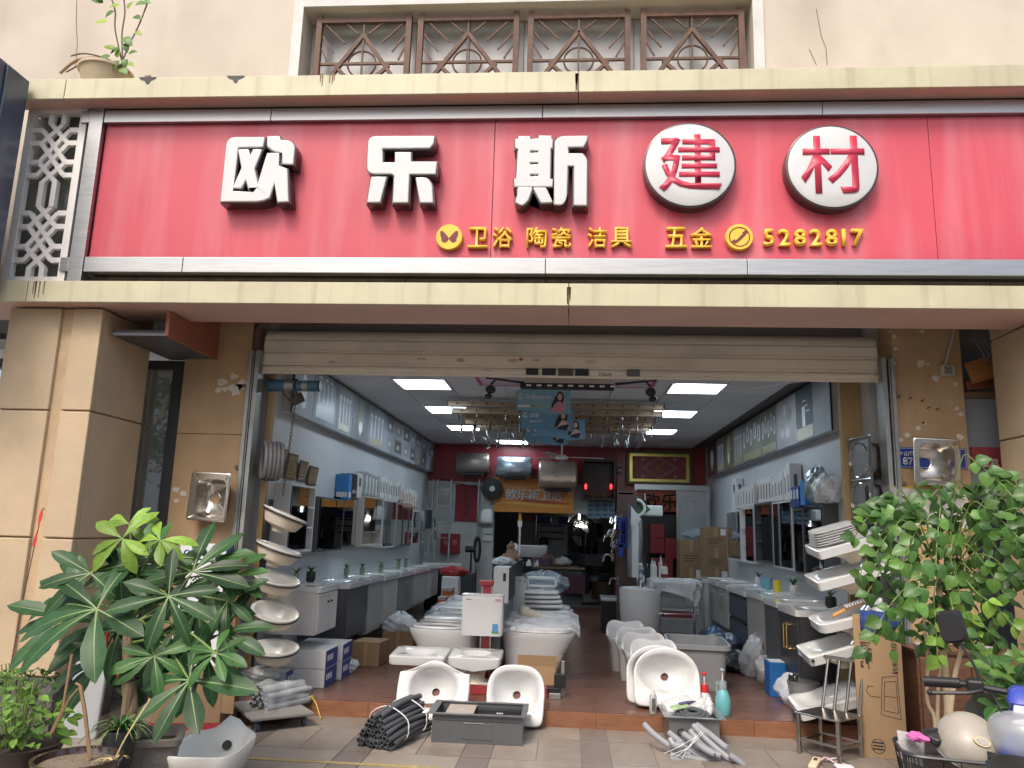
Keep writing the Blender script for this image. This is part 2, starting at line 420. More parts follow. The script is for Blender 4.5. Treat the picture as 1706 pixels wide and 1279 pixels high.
# ================================================================ arcade front: pilasters, pillars, neighbours
def pilaster(x0,x1,label,joints):
    t = thing('pilaster',label,'pilaster',((x0 + x1) / 2,0,0))
    zs = [0] + joints + [3.42]
    for a,b_ in zip(zs,zs[1:]):
        q = MB(); q.box(x0,-.05,a + .002,x1,.3,b_ - .002); q.build('wall_panel',pil_m,t,world=True,bevel=.004)
    return t
pl = pilaster(-3.47,-2.86,'ochre pilaster left of the shutter with a steel sink hung on it',[.9,2.3])
pr = pilaster(2.71,3.27,'ochre pilaster right of the shutter carrying the blue number plate',[1.3])
def patch(t,c,r,y=-.0505,n=14,seed=0,hole=False,m=None):     # peeled paint: a thin irregular flake
    q = random.Random(seed); pts = []
    for i in range(n):
        a = 2 * PI * i / n; k = r * q.uniform(.55,1.1)
        pts.append((c[0] + math.cos(a) * k * 1.15,y,c[1] + math.sin(a) * k * .9))
    b = MB(); b.prism(pts,(0,-.002,0)); return b.build('peeled_patch',m or peel,t,world=True)
def pp(px,py): p = at(px,py,Y=-.05); return (p.x,p.z)
for i,(x,y,r) in enumerate(((370,636,.045),(392,648,.07),(390,627,.035),(403,640,.06),(376,648,.035),(364,650,.03),(293,815,.03),(305,822,.035),(294,834,.025))): patch(pl,pp(x,y),r,seed=i)
for i,(x,y,r) in enumerate(((1482,552,.012),(1490,560,.02),(1492,581,.02),(1488,604,.025),(1533,605,.04),(1545,607,.018),(1536,552,.022),(1558,630,.035),(1490,678,.02),(1538,704,.014),(1539,705,.02),(1592,640,.02),(1512,725,.025),(1500,733,.022),(1530,713,.02),(1498,790,.03),(1599,728,.03),(1601,690,.022),(1594,680,.02))): patch(pr,pp(x,y),r,seed=40 + i)
# worn painted-over lettering (pale scratches)
q = MB(); q2 = random.Random(3)
for i in range(24):
    a = at(1548 + q2.uniform(0,40),652 + q2.uniform(0,20),Y=-.052); b_ = a + Vector((q2.uniform(-.03,.03),0,q2.uniform(-.045,.045)))
    q.beam(a,b_,.008,.002)
q.build('scraped_paint',peel,pr,world=True,kind='stuff')
for x,y in ((1490,655),(1515,664),(1535,668),(1545,680),(1560,682)):
    p = at(x,y,Y=-.05); q = MB(); q.cyl((p.x,-.052,p.z),(p.x,-.1,p.z + .004),.006,n=6); q.build('bolt',rust,pr,world=True)
def pillar(x0,x1,groove,label,y0=-1.0,y1=-.26):
    t = thing('pillar',label,'pillar',((x0 + x1) / 2,y0,0))
    zs = [.40,1.385,2.35,3.171]
    q = MB(); q.box(x0 + .002,-.57,3.1715,x1 - .002,y1,3.425); q.build('head',stone,t,world=True)
    q = MB(); q.box(x0 + .03,y0 + .03,0,x1 - .03,y1 - .03,3.165); q.build('core',stone_groove,t,world=True)
    for a,b_ in zip(zs,zs[1:]):
        spans = [(x0,groove[0]),(groove[1],x1)] if groove else [(x0,x1)]
        for s0,s1 in spans:
            q = MB(); q.box(s0,y0,a + .006,s1,y0 + .06,b_ - .006); q.build('stone_panel',stone,t,world=True,bevel=.008)
        q = MB(); q.box(x1 - .06,y0 + .065,a + .006,x1 - .002,y1,b_ - .006); q.build('stone_panel',stone,t,world=True,bevel=.008)
        q = MB(); q.box(x0 + .002,y0 + .065,a + .006,x0 + .06,y1,b_ - .006); q.build('stone_panel',stone,t,world=True,bevel=.008)
    q = MB(); q.box(x0 + .02,y0 - .012,0,x1 + .012,y1 + .01,.395); q.build('plinth',K('pebble_plinth',(.10,.095,.085),.8,var=.6,vs=45,bump=1,bs=40),t,world=True)
    return t
pillar(-4.45,-3.68,(-4.02,-3.92),'wide tan stone pillar behind the potted plants at the left')
pillar(3.40,4.5,None,'tan stone pillar at the right edge behind the scooter')
# left neighbour: ribbed soffit, red bulkhead, dark window frame and glass
t = thing('neighbour_soffit','ribbed grey soffit with a red brown bulkhead beside the left pillar','soffit',(-3.6,-.5,3))
q = MB(); q.prism([(-3.2,a,b_) for a,b_ in ((-.92,2.972),(-.055,2.972),(-.055,3.42),(-.57,3.42),(-.57,3.17),(-.92,3.17))],(.03,0,0)); q.build('bulkhead',K('red_brown_board',(.32,.11,.065),.55,var=.15,vs=5),t,world=True)
q = MB(); q.box(-3.64,-.9,3.0,-3.202,.04,3.02); q.build('soffit_board',darkm,t,world=True)
rb = K('ribbed_metal',(.16,.16,.17),.5,.5)
for i in range(30):
    y = -.9 + i * .031; q = MB(); q.box(-3.64,y,2.975,-3.202,y + .018,2.999); q.build('rib',rb,t,world=True)
t = thing('shop_window','dark framed window of the left neighbour in the gap beside the pillar','window',(-4,.05,0))
fr = K('window_frame',(.075,.08,.085),.4,.5)
for x0,x1 in ((-3.60,-3.475),): q = MB(); q.box(x0,0,0,x1,.14,2.968); q.build('frame',fr,t,world=True,bevel=.006)
q = MB(); q.box(-6,.0,2.88,-3.602,.12,2.968); q.build('frame',fr,t,world=True)
q = MB(); q.prism([(-3.602,.045,.0),(-4.02,-.106,0),(-4.025,-.094,0),(-3.602,.058,0)],(0,0,2.878)); q.build('pane',K('reflective_glass',(.62,.66,.64),.015,.8,alpha=.8,var=.01),t,world=True)
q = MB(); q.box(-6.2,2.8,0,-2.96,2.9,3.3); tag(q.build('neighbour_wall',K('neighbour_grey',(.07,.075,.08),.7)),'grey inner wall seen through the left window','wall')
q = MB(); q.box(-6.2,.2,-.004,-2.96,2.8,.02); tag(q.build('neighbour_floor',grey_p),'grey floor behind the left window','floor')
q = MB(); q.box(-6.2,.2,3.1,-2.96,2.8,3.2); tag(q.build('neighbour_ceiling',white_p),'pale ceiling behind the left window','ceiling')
for y in (.9,1.9):
    q = MB(); q.box(-4.6,y,3.07,-3.6,y + .12,3.097); tag(q.build('tube_light',K('tube_emit',(.9,.9,.9),emit=(1,1,1),es=4)),'%s tube light behind the left window' % ('front' if y < 1 else 'rear'),'ceiling light')
# right neighbour: dark bay, wooden beam, glass
t = thing('neighbour_bay','dim neighbouring shop bay seen past the right pilaster','shop bay',(4,1,0))
q = MB(); q.box(3.29,2.6,0,6.5,2.7,3.4); q.build('back_panel',K('bay_dark',(.05,.05,.055),.7),t,world=True)
q = MB(); q.box(3.272,.3,0,3.29,2.6,3.4); q.build('side_panel',MT['bay_dark'],t,world=True)
q = MB(); q.box(3.29,.3,2.6,6.5,2.6,2.65); q.build('ceiling_panel',K('bay_ceiling',(.30,.31,.33),.7),t,world=True)
wood = K('orange_wood',(.36,.15,.05),.5,var=.3,vs=4,stretch=(1,1,12))
def wbeam(a,b_,w,h,name,m): q = MB(); q.beam(a,b_,w,h); return q.build(name,m,t,world=True,bevel=.004)
wbeam((3.30,-.1,2.93),(4.6,-.1,3.35),.05,.18,'timber',wood)
wbeam((3.30,-.02,2.84),(4.6,-.02,3.0),.05,.08,'timber',K('red_wood',(.22,.07,.035),.5,var=.3,vs=4))
q = MB(); q.box(3.28,-.03,2.74,4.6,.03,2.79); q.build('frame',K('brown_frame',(.16,.1,.06),.5),t,world=True)
q = MB(); q.box(3.28,0,1.9,4.6,.01,2.738); q.build('pane',K('bay_glass',(.32,.34,.37),.1,alpha=.8,spec=.8),t,world=True)
q = MB(); q.box(3.28,.0,1.1,4.6,.02,1.88); q.build('lower_panel',K('bay_lower',(.03,.03,.05),.3),t,world=True)
q = MB(); p = at(1638,765,Y=-.02); q.box(p.x - .09,-.03,p.z - .07,p.x + .2,-.005,p.z + .1); q.build('red_notice',K('red_notice',(.30,.05,.06),.5),t,world=True)
text('notice_lettering','锁具',.16,None,white_p,t,Vector((p.x + .04,-.032,p.z - .03)) - t.location,FACE)
for i in range(5):
    q = MB(); x = 3.34 + i * .04; q.tube([(x,-.2,3.3),(x - .05,-.22,3.2),(x + .03,-.2,3.08),(x + .06,-.18,3.0 + i * .02)],.008,6); q.build('cable',K('dusty_cable',(.12,.11,.1),.8),t,world=True)
# ================================================================ upper wall with window recess and grilles
uw = thing('upper_wall','cream plastered upper wall with a recessed window band','wall',(0,-.5,5))
RX0,RX1,RZ0,RZ1 = -2.47,1.53,5.0,6.17
for b in ((-9,-.5,3.5,RX0,.3,8),(RX1,-.5,3.5,9,.3,8),(RX0,-.5,RZ1,RX1,.3,8),(RX0,-.5,3.5,RX1,.3,RZ0)):
    q = MB(); q.box(*b); q.build('plaster',wall_m,uw,world=True)
frost = K('frosted_pane',(.46,.46,.45),.3,var=.08,vs=3,spec=.6)
q = MB(); q.box(RX0,-.23,RZ0,RX1,.1,RZ1); q.build('recess_back',K('recess_grey',(.6,.6,.59),.6),uw,world=True)
for i in range(8):
    x0 = RX0 + i * .5; q = MB(); q.box(x0 + .004,-.26,RZ0 + .01,x0 + .496,-.232,RZ1 - .01); q.build('pane',frost,uw,world=True)
trim = K('recess_trim',(.56,.55,.52),.6,dirt=.3)
q = MB(); q.box(RX0 - .09,-.52,RZ1,RX1 + .09,-.502,RZ1 + .08); q.build('moulding',trim,uw,world=True)
q = MB(); q.box(RX0 - .09,-.52,RZ0,RX0,-.502,RZ1 - .001); q.build('moulding',trim,uw,world=True)
q = MB(); q.box(RX1,-.52,RZ0,RX1 + .09,-.502,RZ1 - .001); q.build('moulding',trim,uw,world=True)
# hairline cracks
for k,pts in enumerate((((128,0),(127,40),(129,70),(126,110)),((1360,15),(1368,60),(1376,80),(1378,108)),((1348,82),(1360,108)))):
    q = MB(); q.tube([at(x,y,Y=-.5) for x,y in pts],.004,5); q.build('crack',K('crack',(.22,.17,.13),.9),uw,world=True)
gm = K('rusty_grille',(.105,.055,.035),.6,.2,var=.45,vs=14,rand=.1)
for gi,(xa,xb) in enumerate(((-2.34,-1.51),(-1.40,-.53),(-.40,.46),(.60,1.45))):
    nm = ('leftmost','second from left','third from left','rightmost')[gi]
    t = thing('window_grille','rusty brown window grille with a ring and diagonal bars, %s of four' % nm,'window grille',((xa + xb) / 2,-.42,5.05),0,'window grilles above the sign')
    w = (xb - xa) / 2; zt = 1.03; zm = .60; za = .885
    def bar(a,b_,tk,name): q = MB(); q.beam((a[0],0,a[1]),(b_[0],0,b_[1]),tk,tk); q.build(name,gm,t)
    for s_ in (-1,1): bar((s_ * w,0),(s_ * w,zt + .05),.05,'post')
    bar((-w + .025,zt),(w - .025,zt),.045,'rail'); bar((-w + .025,zm),(w - .025,zm),.022,'rail')
    s0 = w * .62
    for s_ in (-1,1):
        bar((0,za),(s_ * w * .95,.31),.034,'diagonal')
        bar((s_ * w * .6,zm - .02),(0,.33),.03,'diagonal')
        bar((s_ * .05,za + .015),(s_ * .17,zt - .02),.014,'diagonal'); bar((s_ * .17,za - .08),(s_ * .37,zt - .02),.014,'diagonal')
        bar((s_ * .27,za - .17),(s_ * (w - .03),za + .0),.014,'diagonal'); bar((s_ * .33,zm + .03),(s_ * (w - .03),zm + .16),.014,'diagonal')
    bar((0,.2),(0,zt - .02),.016,'bar')
    q = MB(); q.tube([(math.cos(a * PI / 12) * .13,0,zm - .005 + math.sin(a * PI / 12) * .13) for a in range(24)],.009,6,closed=True); q.build('ring',gm,t,smooth=True)
# ================================================================ cornices
def cornice(name,label,y0,z0,z1,yb,joints,xl,xr):
    t = thing(name,label,'cornice',(0,y0,z0))
    xs = [xl] + joints + [xr]
    for a,b_ in zip(xs,xs[1:]):
        q = MB(); q.box(a + .003,y0,z0,b_ - .003,y0 + .03,z1); q.build('face_panel',cream,t,world=True,bevel=.004)
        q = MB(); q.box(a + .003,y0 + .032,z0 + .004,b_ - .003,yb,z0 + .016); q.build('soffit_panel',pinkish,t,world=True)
        q = MB(); q.box(a + .003,y0 + .032,z1 - .02,b_ - .003,-.502,z1 - .004); q.build('top_panel',cream,t,world=True)
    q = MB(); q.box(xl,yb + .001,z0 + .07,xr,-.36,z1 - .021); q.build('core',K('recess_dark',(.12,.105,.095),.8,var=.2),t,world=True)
    return t
gapm = K('gap_board',(.17,.14,.125),.8,var=.3,vs=6,stain=((.07,.055,.05),(6,6,1),.7,.5))
gb_ = thing('back_board','grimy brown boards in the gap between the red sign and the lower cornice','board',(0,-.9,3.4))
for i in range(10):
    q = MB(); q.box(-4.6 + i * 1.1 + .004,-.895,3.342,-4.6 + (i + 1) * 1.1 - .004,-.88,3.459); q.build('board',gapm,gb_,world=True)
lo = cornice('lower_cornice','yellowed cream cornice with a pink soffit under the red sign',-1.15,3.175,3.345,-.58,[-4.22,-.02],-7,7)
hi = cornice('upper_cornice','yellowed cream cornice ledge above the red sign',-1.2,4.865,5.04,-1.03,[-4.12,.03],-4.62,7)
def run(t,px,py,w,h,y):       # rust run down a cornice face
    p = at(px,py,Y=y - .001); qd = random.Random(px)
    for k in range(5):
        x = p.x + qd.uniform(-w,w); q = MB(); hh = h * qd.uniform(.4,1)
        q.prism([(x - .006,y - .0008,p.z),(x + .006,y - .0008,p.z),(x + .003,y - .0008,p.z - hh),(x - .003,y - .0008,p.z - hh)],(0,-.0008,0)); q.build('rust_run',rust,t,world=True)
run(lo,66,468,.05,.16,-1.15); run(hi,250,125,.04,.05,-1.2); run(hi,393,126,.03,.04,-1.2); run(hi,545,122,.06,.12,-1.2); run(lo,948,478,.01,.17,-1.15); run(hi,960,122,.012,.16,-1.2)
for x,y in ((246,126),(392,127)):
    p = at(x,y,Y=-1.2); q = MB(); q.prism([(p.x + dx,-1.2005,5.04 + dz) for dx,dz in ((-.07,0),(-.05,-.02),(-.02,-.028),(.0,-.06),(.02,-.055),(.03,-.03),(.07,-.012),(.08,0))],(0,-.002,0)); q.cbox((p.x,-1.17,5.043),(.14,.06,.006)); q.build('tar_patch',black,hi,world=True)
# dark ceiling of the recess behind the lower cornice, over the shutter
wall('lintel_beam',(-3.47,.305,3.22,3.27,.36,3.6),K('lintel',(.26,.24,.225),.7),'dark concrete lintel above the rolled shutter','beam')
wall('recess_ceiling',(-3.165,-.36,3.43,3.9,.36,3.48),K('lintel',(0,0,0)),'dark ceiling of the recess above the shutter','ceiling')
wall('mid_wall',(-9,-.355,3.49,9,.3,3.499),grey_p,'concrete edge hidden behind the sign','wall')
# ================================================================ the shop sign
red_s = K('sign_red',(.56,.075,.105),.42,var=.10,vs=1.2,stain=((.66,.30,.33),(4,4,.4),.38,.47),rand=.03,spec=.45,bump=.3,bs=2.2)
sg = thing('shop_sign','long red shop sign with big white characters and small yellow lettering in a steel frame','shop sign',(0,-1,4.1))
SY = -1.0
for a,b_ in ((-3.86,-.626),(-.626,2.689),(2.689,6.2)):
    q = MB(); q.box(a + .002,SY,3.58,b_ - .002,SY + .03,4.74); q.build('red_panel',red_s,sg,world=True,bevel=.003)
q = MB(); q.box(-3.85,SY + .032,3.46,6.2,-.51,4.85); q.build('box',darkm,sg,world=True)
segs = [-3.862,-2.45,-.25,1.9,4.1,6.2]
for a,b_ in zip(segs,segs[1:]):
    q = MB(); q.box(a + .0015,SY - .045,4.74,b_ - .0015,SY + .03,4.85); q.build('frame_strip',steel,sg,world=True,bevel=.004)
for a,b_ in zip([-3.862,-3.05,-.2,1.3,3.6],[-3.05,-.2,1.3,3.6,6.2]):
    q = MB(); q.box(a + .0015,SY - .045,3.455,b_ - .0015,SY + .03,3.579); q.build('frame_strip',steel,sg,world=True,bevel=.004)
q = MB(); q.box(-3.985,SY - .05,3.35,-3.866,SY + .03,4.93); q.build('frame_post',steel,sg,world=True,bevel=.004)
for z0,z1 in ((4.74,4.845),(3.46,3.575)): q = MB(); q.box(-4.06,SY - .045,z0,-3.987,SY + .03,z1); q.build('frame_strip',steel,sg,world=True,bevel=.004)
def area(p): return sum(p[i - 1][0] * p[i][1] - p[i][0] * p[i - 1][1] for i in range(len(p))) / 2
def offs(p,d):                            # offset a polygon outwards (d>0) by mitred edges
    if area(p) < 0: p = p[::-1]
    out = []; n = len(p)
    for i in range(n):
        a,b_,c = Vector(p[i - 1]),Vector(p[i]),Vector(p[(i + 1) % n])
        d1 = (b_ - a).normalized(); d2 = (c - b_).normalized()
        n1 = Vector((d1.y,-d1.x)); n2 = Vector((d2.y,-d2.x)); m = n1 + n2
        if m.length < .2: m = n1
        m.normalize(); k = d / max(.35,m.dot(n1)); out.append(tuple(b_ + m * k))
    return out
def rounded(p,r,idx=None):               # round the listed corners of a polygon
    out = []
    for i in range(len(p)):
        if idx is not None and i not in idx: out.append(p[i]); continue
        a,b_,c = Vector(p[i - 1]),Vector(p[i]),Vector(p[(i + 1) % len(p)])
        ra = min(r,(a - b_).length / 2); rc = min(r,(c - b_).length / 2)
        s_,e = b_ + (a - b_).normalized() * ra,b_ + (c - b_).normalized() * rc
        for k in range(5):
            t = k / 4; out.append(tuple((1 - t) ** 2 * s_ + 2 * t * (1 - t) * b_ + t * t * e))
    return out
acry = K('white_acrylic',(.57,.57,.56),.12,var=.04,vs=6,coat=.6,stain=((.55,.5,.42),(14,14,3),.3,.58))
ret_m = K('black_letter_return',(.035,.03,.028),.3,var=.3,coat=.3)
yel = K('yellow_letter',(.86,.50,.05),.45,var=.06,vs=8,stain=((.55,.40,.2),(12,12,4),.4,.58))
def letter(name,polys,holes,zo,parent=sg,depth=.115,off=.014,face=acry):
    """polys/holes in zoom pixels; zo maps a zoom pixel to a photo pixel"""
    yf = SY - depth - .012
    w = lambda p: (lambda v: (v.x,v.z))(at(*zo(*p),Y=yf))
    P_ = [[w(q_) for q_ in p] for p in polys]; H_ = [[w(q_) for q_ in p] for p in holes]
    allp = [v for p in P_ for v in p]
    cx = (min(v[0] for v in allp) + max(v[0] for v in allp)) / 2; cz = (min(v[1] for v in allp) + max(v[1] for v in allp)) / 2
    sh = lambda p: [(v[0] - cx,v[1] - cz) for v in p]
    P_,H_ = [sh(p) for p in P_],[sh(p) for p in H_]
    hub = bpy.data.objects.new(name,outline_mesh([offs(p,off) for p in P_] + [offs(p,-off) for p in H_],depth)); COL.objects.link(hub)
    hub.data.materials.clear(); hub.data.materials.append(ret_m); hub.parent = parent
    hub.location = Vector((cx,SY - .002 - depth / 2,cz)) - parent.location; hub.rotation_euler = FACE
    f = bpy.data.objects.new('face',outline_mesh([offs(p,-.002) for p in P_] + [offs(p,.002) for p in H_],.012,0,.008)); COL.objects.link(f)
    f.data.materials.clear(); f.data.materials.append(face); f.parent = hub; f.location = (0,0,depth / 2 + .008)
    return hub
k = 1535 / 600
z1 = lambda x,y: (x / k,y / k); z2 = lambda x,y: (550 + x / k,y / k)
ou = [rounded([(972,588),(1125,588),(1122,626),(1016,628),(990,818),(1080,822),(1098,800),(1142,656),(1188,656),(1186,708),(1222,722),(1230,858),(1186,860),(1172,768),(1150,842),(1115,858),(944,858)],34,(0,15)),
      rounded([(1144,584),(1190,584),(1194,600),(1236,602),(1256,622),(1250,700),(1206,698),(1207,652),(1166,644),(1142,622)],14,(3,4,8)),
      [(1020,640),(1058,640),(1066,676),(1082,640),(1114,640),(1084,718),(1104,802),(1062,803),(1050,762),(1030,801),(996,801),(1034,716)]]
letter('sign_character',ou,[],z1)
le = [rounded([(166,584),(442,583),(440,612),(424,631),(222,632),(221,696),(281,696),(281,652),(342,652),(342,692),(452,692),(449,741),(337,741),(332,862),(270,862),(276,748),(262,740),(160,740)],30,(0,17)),
      [(180,757),(237,757),(213,861),(161,861)],rounded([(370,760),(412,760),(432,786),(438,862),(386,862)],12,(1,2))]
letter('sign_character',le,[],z2)
si = [[(806,584),(850,584),(850,596),(892,596),(892,582),(940,582),(940,596),(946,596),(946,632),(938,632),(934,766),(946,766),(946,795),(788,795),(788,766),(797,766),(803,632),(792,632),(792,596),(806,596)],
      rounded([(800,801),(862,801),(842,856),(818,876),(790,862),(802,832)],10),rounded([(868,803),(918,803),(946,862),(900,864)],5),
      rounded([(985,584),(1094,582),(1094,600),(1078,626),(1012,626),(1012,657),(1074,657),(1093,678),(1092,874),(1040,873),(1041,706),(1011,706),(1006,846),(990,874),(956,870),(960,600)],16,(0,2,7,12,13,15))]
letter('sign_character',si,[[(850,641),(890,641),(890,655),(850,655)],[(850,691),(890,691),(890,705),(850,705)],[(850,741),(890,741),(890,755),(850,755)]],z2)
crim = K('crimson_print',(.50,.03,.07),.4)
for ch,x,y,w in (('建',1150,276,105),('材',1388,279,108)):
    c = at(x,y - 4,Y=-1.13); rad = (at(x + 75,y,Y=-1.13) - at(x - 75,y,Y=-1.13)).x / 2
    q = MB(); q.lathe([(rad + .012,0),(rad + .012,.125),(rad,.13)],56); d = q.build('sign_disc',ret_m,sg,smooth=True)
    d.location = Vector((c.x,SY - .002,c.z)) - sg.location; d.rotation_euler = FACE; d.scale = (1,1,.82)
    q = MB(); q.lathe([(rad - .002,.128),(rad - .004,.134),(rad * .92,.142),(rad * .5,.150),(.001,.152)],56,cap0=False); f = q.build('face',acry,d,smooth=True)
    wd = (at(x + w / 2,y,Y=-1.15) - at(x - w / 2,y,Y=-1.15)).x
    text('character',ch,wd,None,crim,d,(0,.01,.1505),(0,0,0),.004,.012)
def yl(body,x0,x1,y0,y1,off=.012):
    a,b_ = at(x0,(y0 + y1) / 2,Y=-1.05),at(x1,(y0 + y1) / 2,Y=-1.05); h = (at(x0,y0,Y=-1.05) - at(x0,y1,Y=-1.05)).z
    text('yellow_character',body,None if body in '0123456789' else b_.x - a.x,h,yel,sg,Vector(((a.x + b_.x) / 2,SY - .002,(a.z + b_.z) / 2)) - sg.location,FACE,.038,off)
for ch,a,b_ in (('卫',779,812),('浴',820,854),('陶',877,911),('瓷',918,952),('洁',979,1011),('具',1018,1053),('五',1109,1145),('金',1151,1188)): yl(ch,a,b_,377,411,.010)
for ch,a,b_ in zip('5282817',(1271,1297,1323,1349,1376,1401,1419),(1293,1319,1346,1372,1398,1414,1442)): yl(ch,a,b_,380,408,.02)
# yellow roundels: butterfly and telephone
dkred = K('roundel_cutout',(.16,.025,.03),.6)
for x,y in ((748,394),(1232,394)):
    c = at(x,y,Y=-1.05); q = MB(); q.lathe([(.102,0),(.102,.042),(.098,.046)],40); d = q.build('yellow_roundel',yel,sg,smooth=True)
    d.location = Vector((c.x,SY - .002,c.z)) - sg.location; d.rotation_euler = FACE; d_ = d
    if x < 1000:
        for s_ in (-1,1):
            pts = [(0,-.012),(-.018,.012),(-.045,.042),(-.066,.05),(-.07,.03),(-.066,0),(-.056,-.012),(-.06,-.028),(-.045,-.045),(-.025,-.045),(-.008,-.03)]
            q = MB(); q.prism([(s_ * px,py,.047) for px,py in pts],(0,0,.002)); q.build('butterfly_wing',dkred,d_)
    else:
        q = MB(); q.tube([(math.cos(a) * .074,math.sin(a) * .074,.047) for a in [PI * 2 * i / 32 for i in range(32)]],.004,6,closed=True); q.build('ring',dkred,d_,smooth=True)
        q = MB(); q.prism([(-.058,-.035,.047),(-.036,-.02,.047),(-.03,-.03,.047),(-.012,-.016,.047),(.012,.012,.047),(.026,.02,.047),(.02,.032,.047),(.044,.05,.047),(.06,.034,.047),(.045,.016,.047),(.02,-.012,.047),(-.012,-.04,.047),(-.036,-.056,.047)],(0,0,.003)); q.build('handset',dkred,d_)
# ================================================================ lattice screen left of the sign
lt = thing('lattice_screen','white lattice screen with knotted diagonal bars left of the red sign','lattice',(-4.28,-1.0,3.36))
lw = K('lattice_white',(.78,.75,.71),.55,var=.05,stain=((.4,.3,.2),(10,10,2),.35,.58))
TH = .04
def lbar(a,b_,w=.045,name='bar',d=TH): q = MB(); q.beam((a[0],0,a[1]),(b_[0],0,b_[1]),d,w); return q.build(name,lw,lt)
HW = .23; HH = 1.53
for s_ in (-1,1): lbar((s_ * HW,0),(s_ * HW,HH),.055,'post',.06)
for z in (.03,HH - .03): lbar((-HW,z),(HW,z),.055,'rail',.058)
for zc in (.40,1.13):
    for s_ in (-1,1):
        for dz in (-.20,-.085,.085,.20): lbar((s_ * HW,zc + dz),(s_ * .115,zc + dz),.042)
        lbar((s_ * .055,zc - .255),(s_ * .055,  .06 if zc < .7 else zc - .37),.044,d=.043); lbar((s_ * .055,zc + .255),(s_ * .055,zc + .36 if zc < .7 else HH - .06),.044,d=.043)
        lbar((s_ * .055,zc - .26),(-s_ * .115,zc - .085),.036,d=.037 + s_ * .003); lbar((s_ * .115,zc - .20),(-s_ * .115,zc + .085 + .0),.036,d=.036 + s_ * .003)
        lbar((s_ * .115,zc - .085),(-s_ * .115,zc + .20),.036,d=.035 + s_ * .003); lbar((s_ * .115,zc + .085),(-s_ * .055,zc + .26),.036,d=.034 + s_ * .003)
    for s_ in (-1,1): pass
q = MB(); q.box(-4.62,-.9,3.35,-3.99,-.88,4.862); tag(q.build('backing_board',K('olive_board',(.17,.18,.145),.5,dirt=.4)),'olive board behind the white lattice screen','board')
# neighbour's navy sign box at the far left
nv = thing('navy_sign_box','dark navy metal sign box at the far left edge','sign box',(-5.2,-1.3,3.3))
navy = K('navy_metal',(.085,.11,.155),.3,.3,var=.15,vs=2,coat=.3)
q = MB(); q.box(-7,-1.9,3.2,-4.40,-1.25,5.0); q.build('box',navy,nv,world=True,bevel=.015)
q = MB(); q.box(-4.399,-1.5,3.21,-4.38,-1.26,4.98); q.build('end_flange',navy,nv,world=True,bevel=.005)
for z in (3.7,4.4,5.05): q = MB(); q.cyl((-4.40,-1.62,z - .15),(-4.39,-1.62,z - .15),.015,n=8); q.build('screw',galv,nv,world=True)
# ================================================================ roller shutter
shm = K('shutter_cream',(.78,.72,.59),.45,var=.06,vs=3,dirt=.25,rand=.03)
sh = thing('roller_shutter','half raised cream roller shutter over the shop entrance','shutter',(-.08,0,2.86))
SX0,SX1 = -2.765,2.605
def slat(z0,z1,y,lip=.012):
    q = MB(); pr_ = [(0,z0),(-.012,z0 + .006),(-.012,z0 + .018),(-.004,z0 + .022),(-.004,z0 + .027),(-.010,z0 + .031),(-.010,z1 - .012),(-.002,z1 - .008),(-.002,z1 - .003),(.0,z1),(.012,z1),(.012,z0)]
    q.prism([(SX0,y + a,b_) for a,b_ in pr_],(SX1 - SX0,0,0)); return q.build('slat',shm,sh,world=True)
slat(2.942,3.058,0); slat(3.060,3.176,.004)
q = MB()
for i in range(9):
    a0,a1 = R(10 * i),R(10 * (i + 1))
    q.prism([(SX0,.11 - .105 * math.cos(a),3.178 + .105 * math.sin(a)) for a in (a0,a1)] + [(SX0,.11 - .09 * math.cos(a),3.178 + .09 * math.sin(a)) for a in (a1,a0)],(SX1 - SX0,0,0))
q.build('slat',shm,sh,world=True)
q = MB(); pr_ = [(0,2.862),(-.016,2.862),(-.016,2.878),(-.008,2.882),(-.008,2.898),(-.014,2.902),(-.014,2.920),(-.006,2.924),(-.006,2.934),(.014,2.940),(.014,2.862)]
q.prism([(SX0,a,b_) for a,b_ in pr_],(SX1 - SX0,0,0)); q.build('bottom_bar',shm,sh,world=True)
for x0,x1,y0,y1,m in ((876,897,614,624,black),(903,926,614,625,MT['dark_metal']),(930,955,614,626,K('grime',(.09,.08,.07),.9,var=.5,vs=40)),(958,981,615,626,MT['dark_metal']),(1044,1066,616,627,K('grey_rubber',(.12,.12,.13),.6))):
    a,b_ = at(x0,y1,Y=-.017),at(x1,y0,Y=-.017); q = MB(); q.box(a.x,-.026,a.z,b_.x,-.0165,b_.z); q.build('handle',m,sh,world=True,bevel=.004)
for x0,x1,y0,y1,c in ((843,865,597,604,(.55,.42,.36)),(864,873,595,602,(.5,.12,.06)),(760,776,596,603,(.5,.4,.2)),(975,996,599,606,(.62,.6,.55)),(888,900,598,602,(.42,.36,.28)),(545,560,600,606,(.45,.38,.3)),(805,820,615,618,(.66,.62,.55))):
    a,b_ = at(x0,y1,Y=-.012),at(x1,y0,Y=-.012); q = MB(); qd = random.Random(x0); n = 9
    q.prism([((a.x + b_.x) / 2 + math.cos(2 * PI * i / n) * (b_.x - a.x) / 2 * qd.uniform(.7,1.1),-.0125,(a.z + b_.z) / 2 + math.sin(2 * PI * i / n) * (b_.z - a.z) / 2 * qd.uniform(.6,1.1)) for i in range(n)],(0,-.0015,0)); q.build('old_sticker',K('sticker%d' % x0,c,.7),sh,world=True)
for s_,x,y,w in (('223670',1008,624,22),('01715',703,598,14)):
    p = at(x,y,Y=-.017); text('stamped_number',s_,w * .0051,None,ink,sh,Vector((p.x,-.0175,p.z)) - sh.location,FACE)
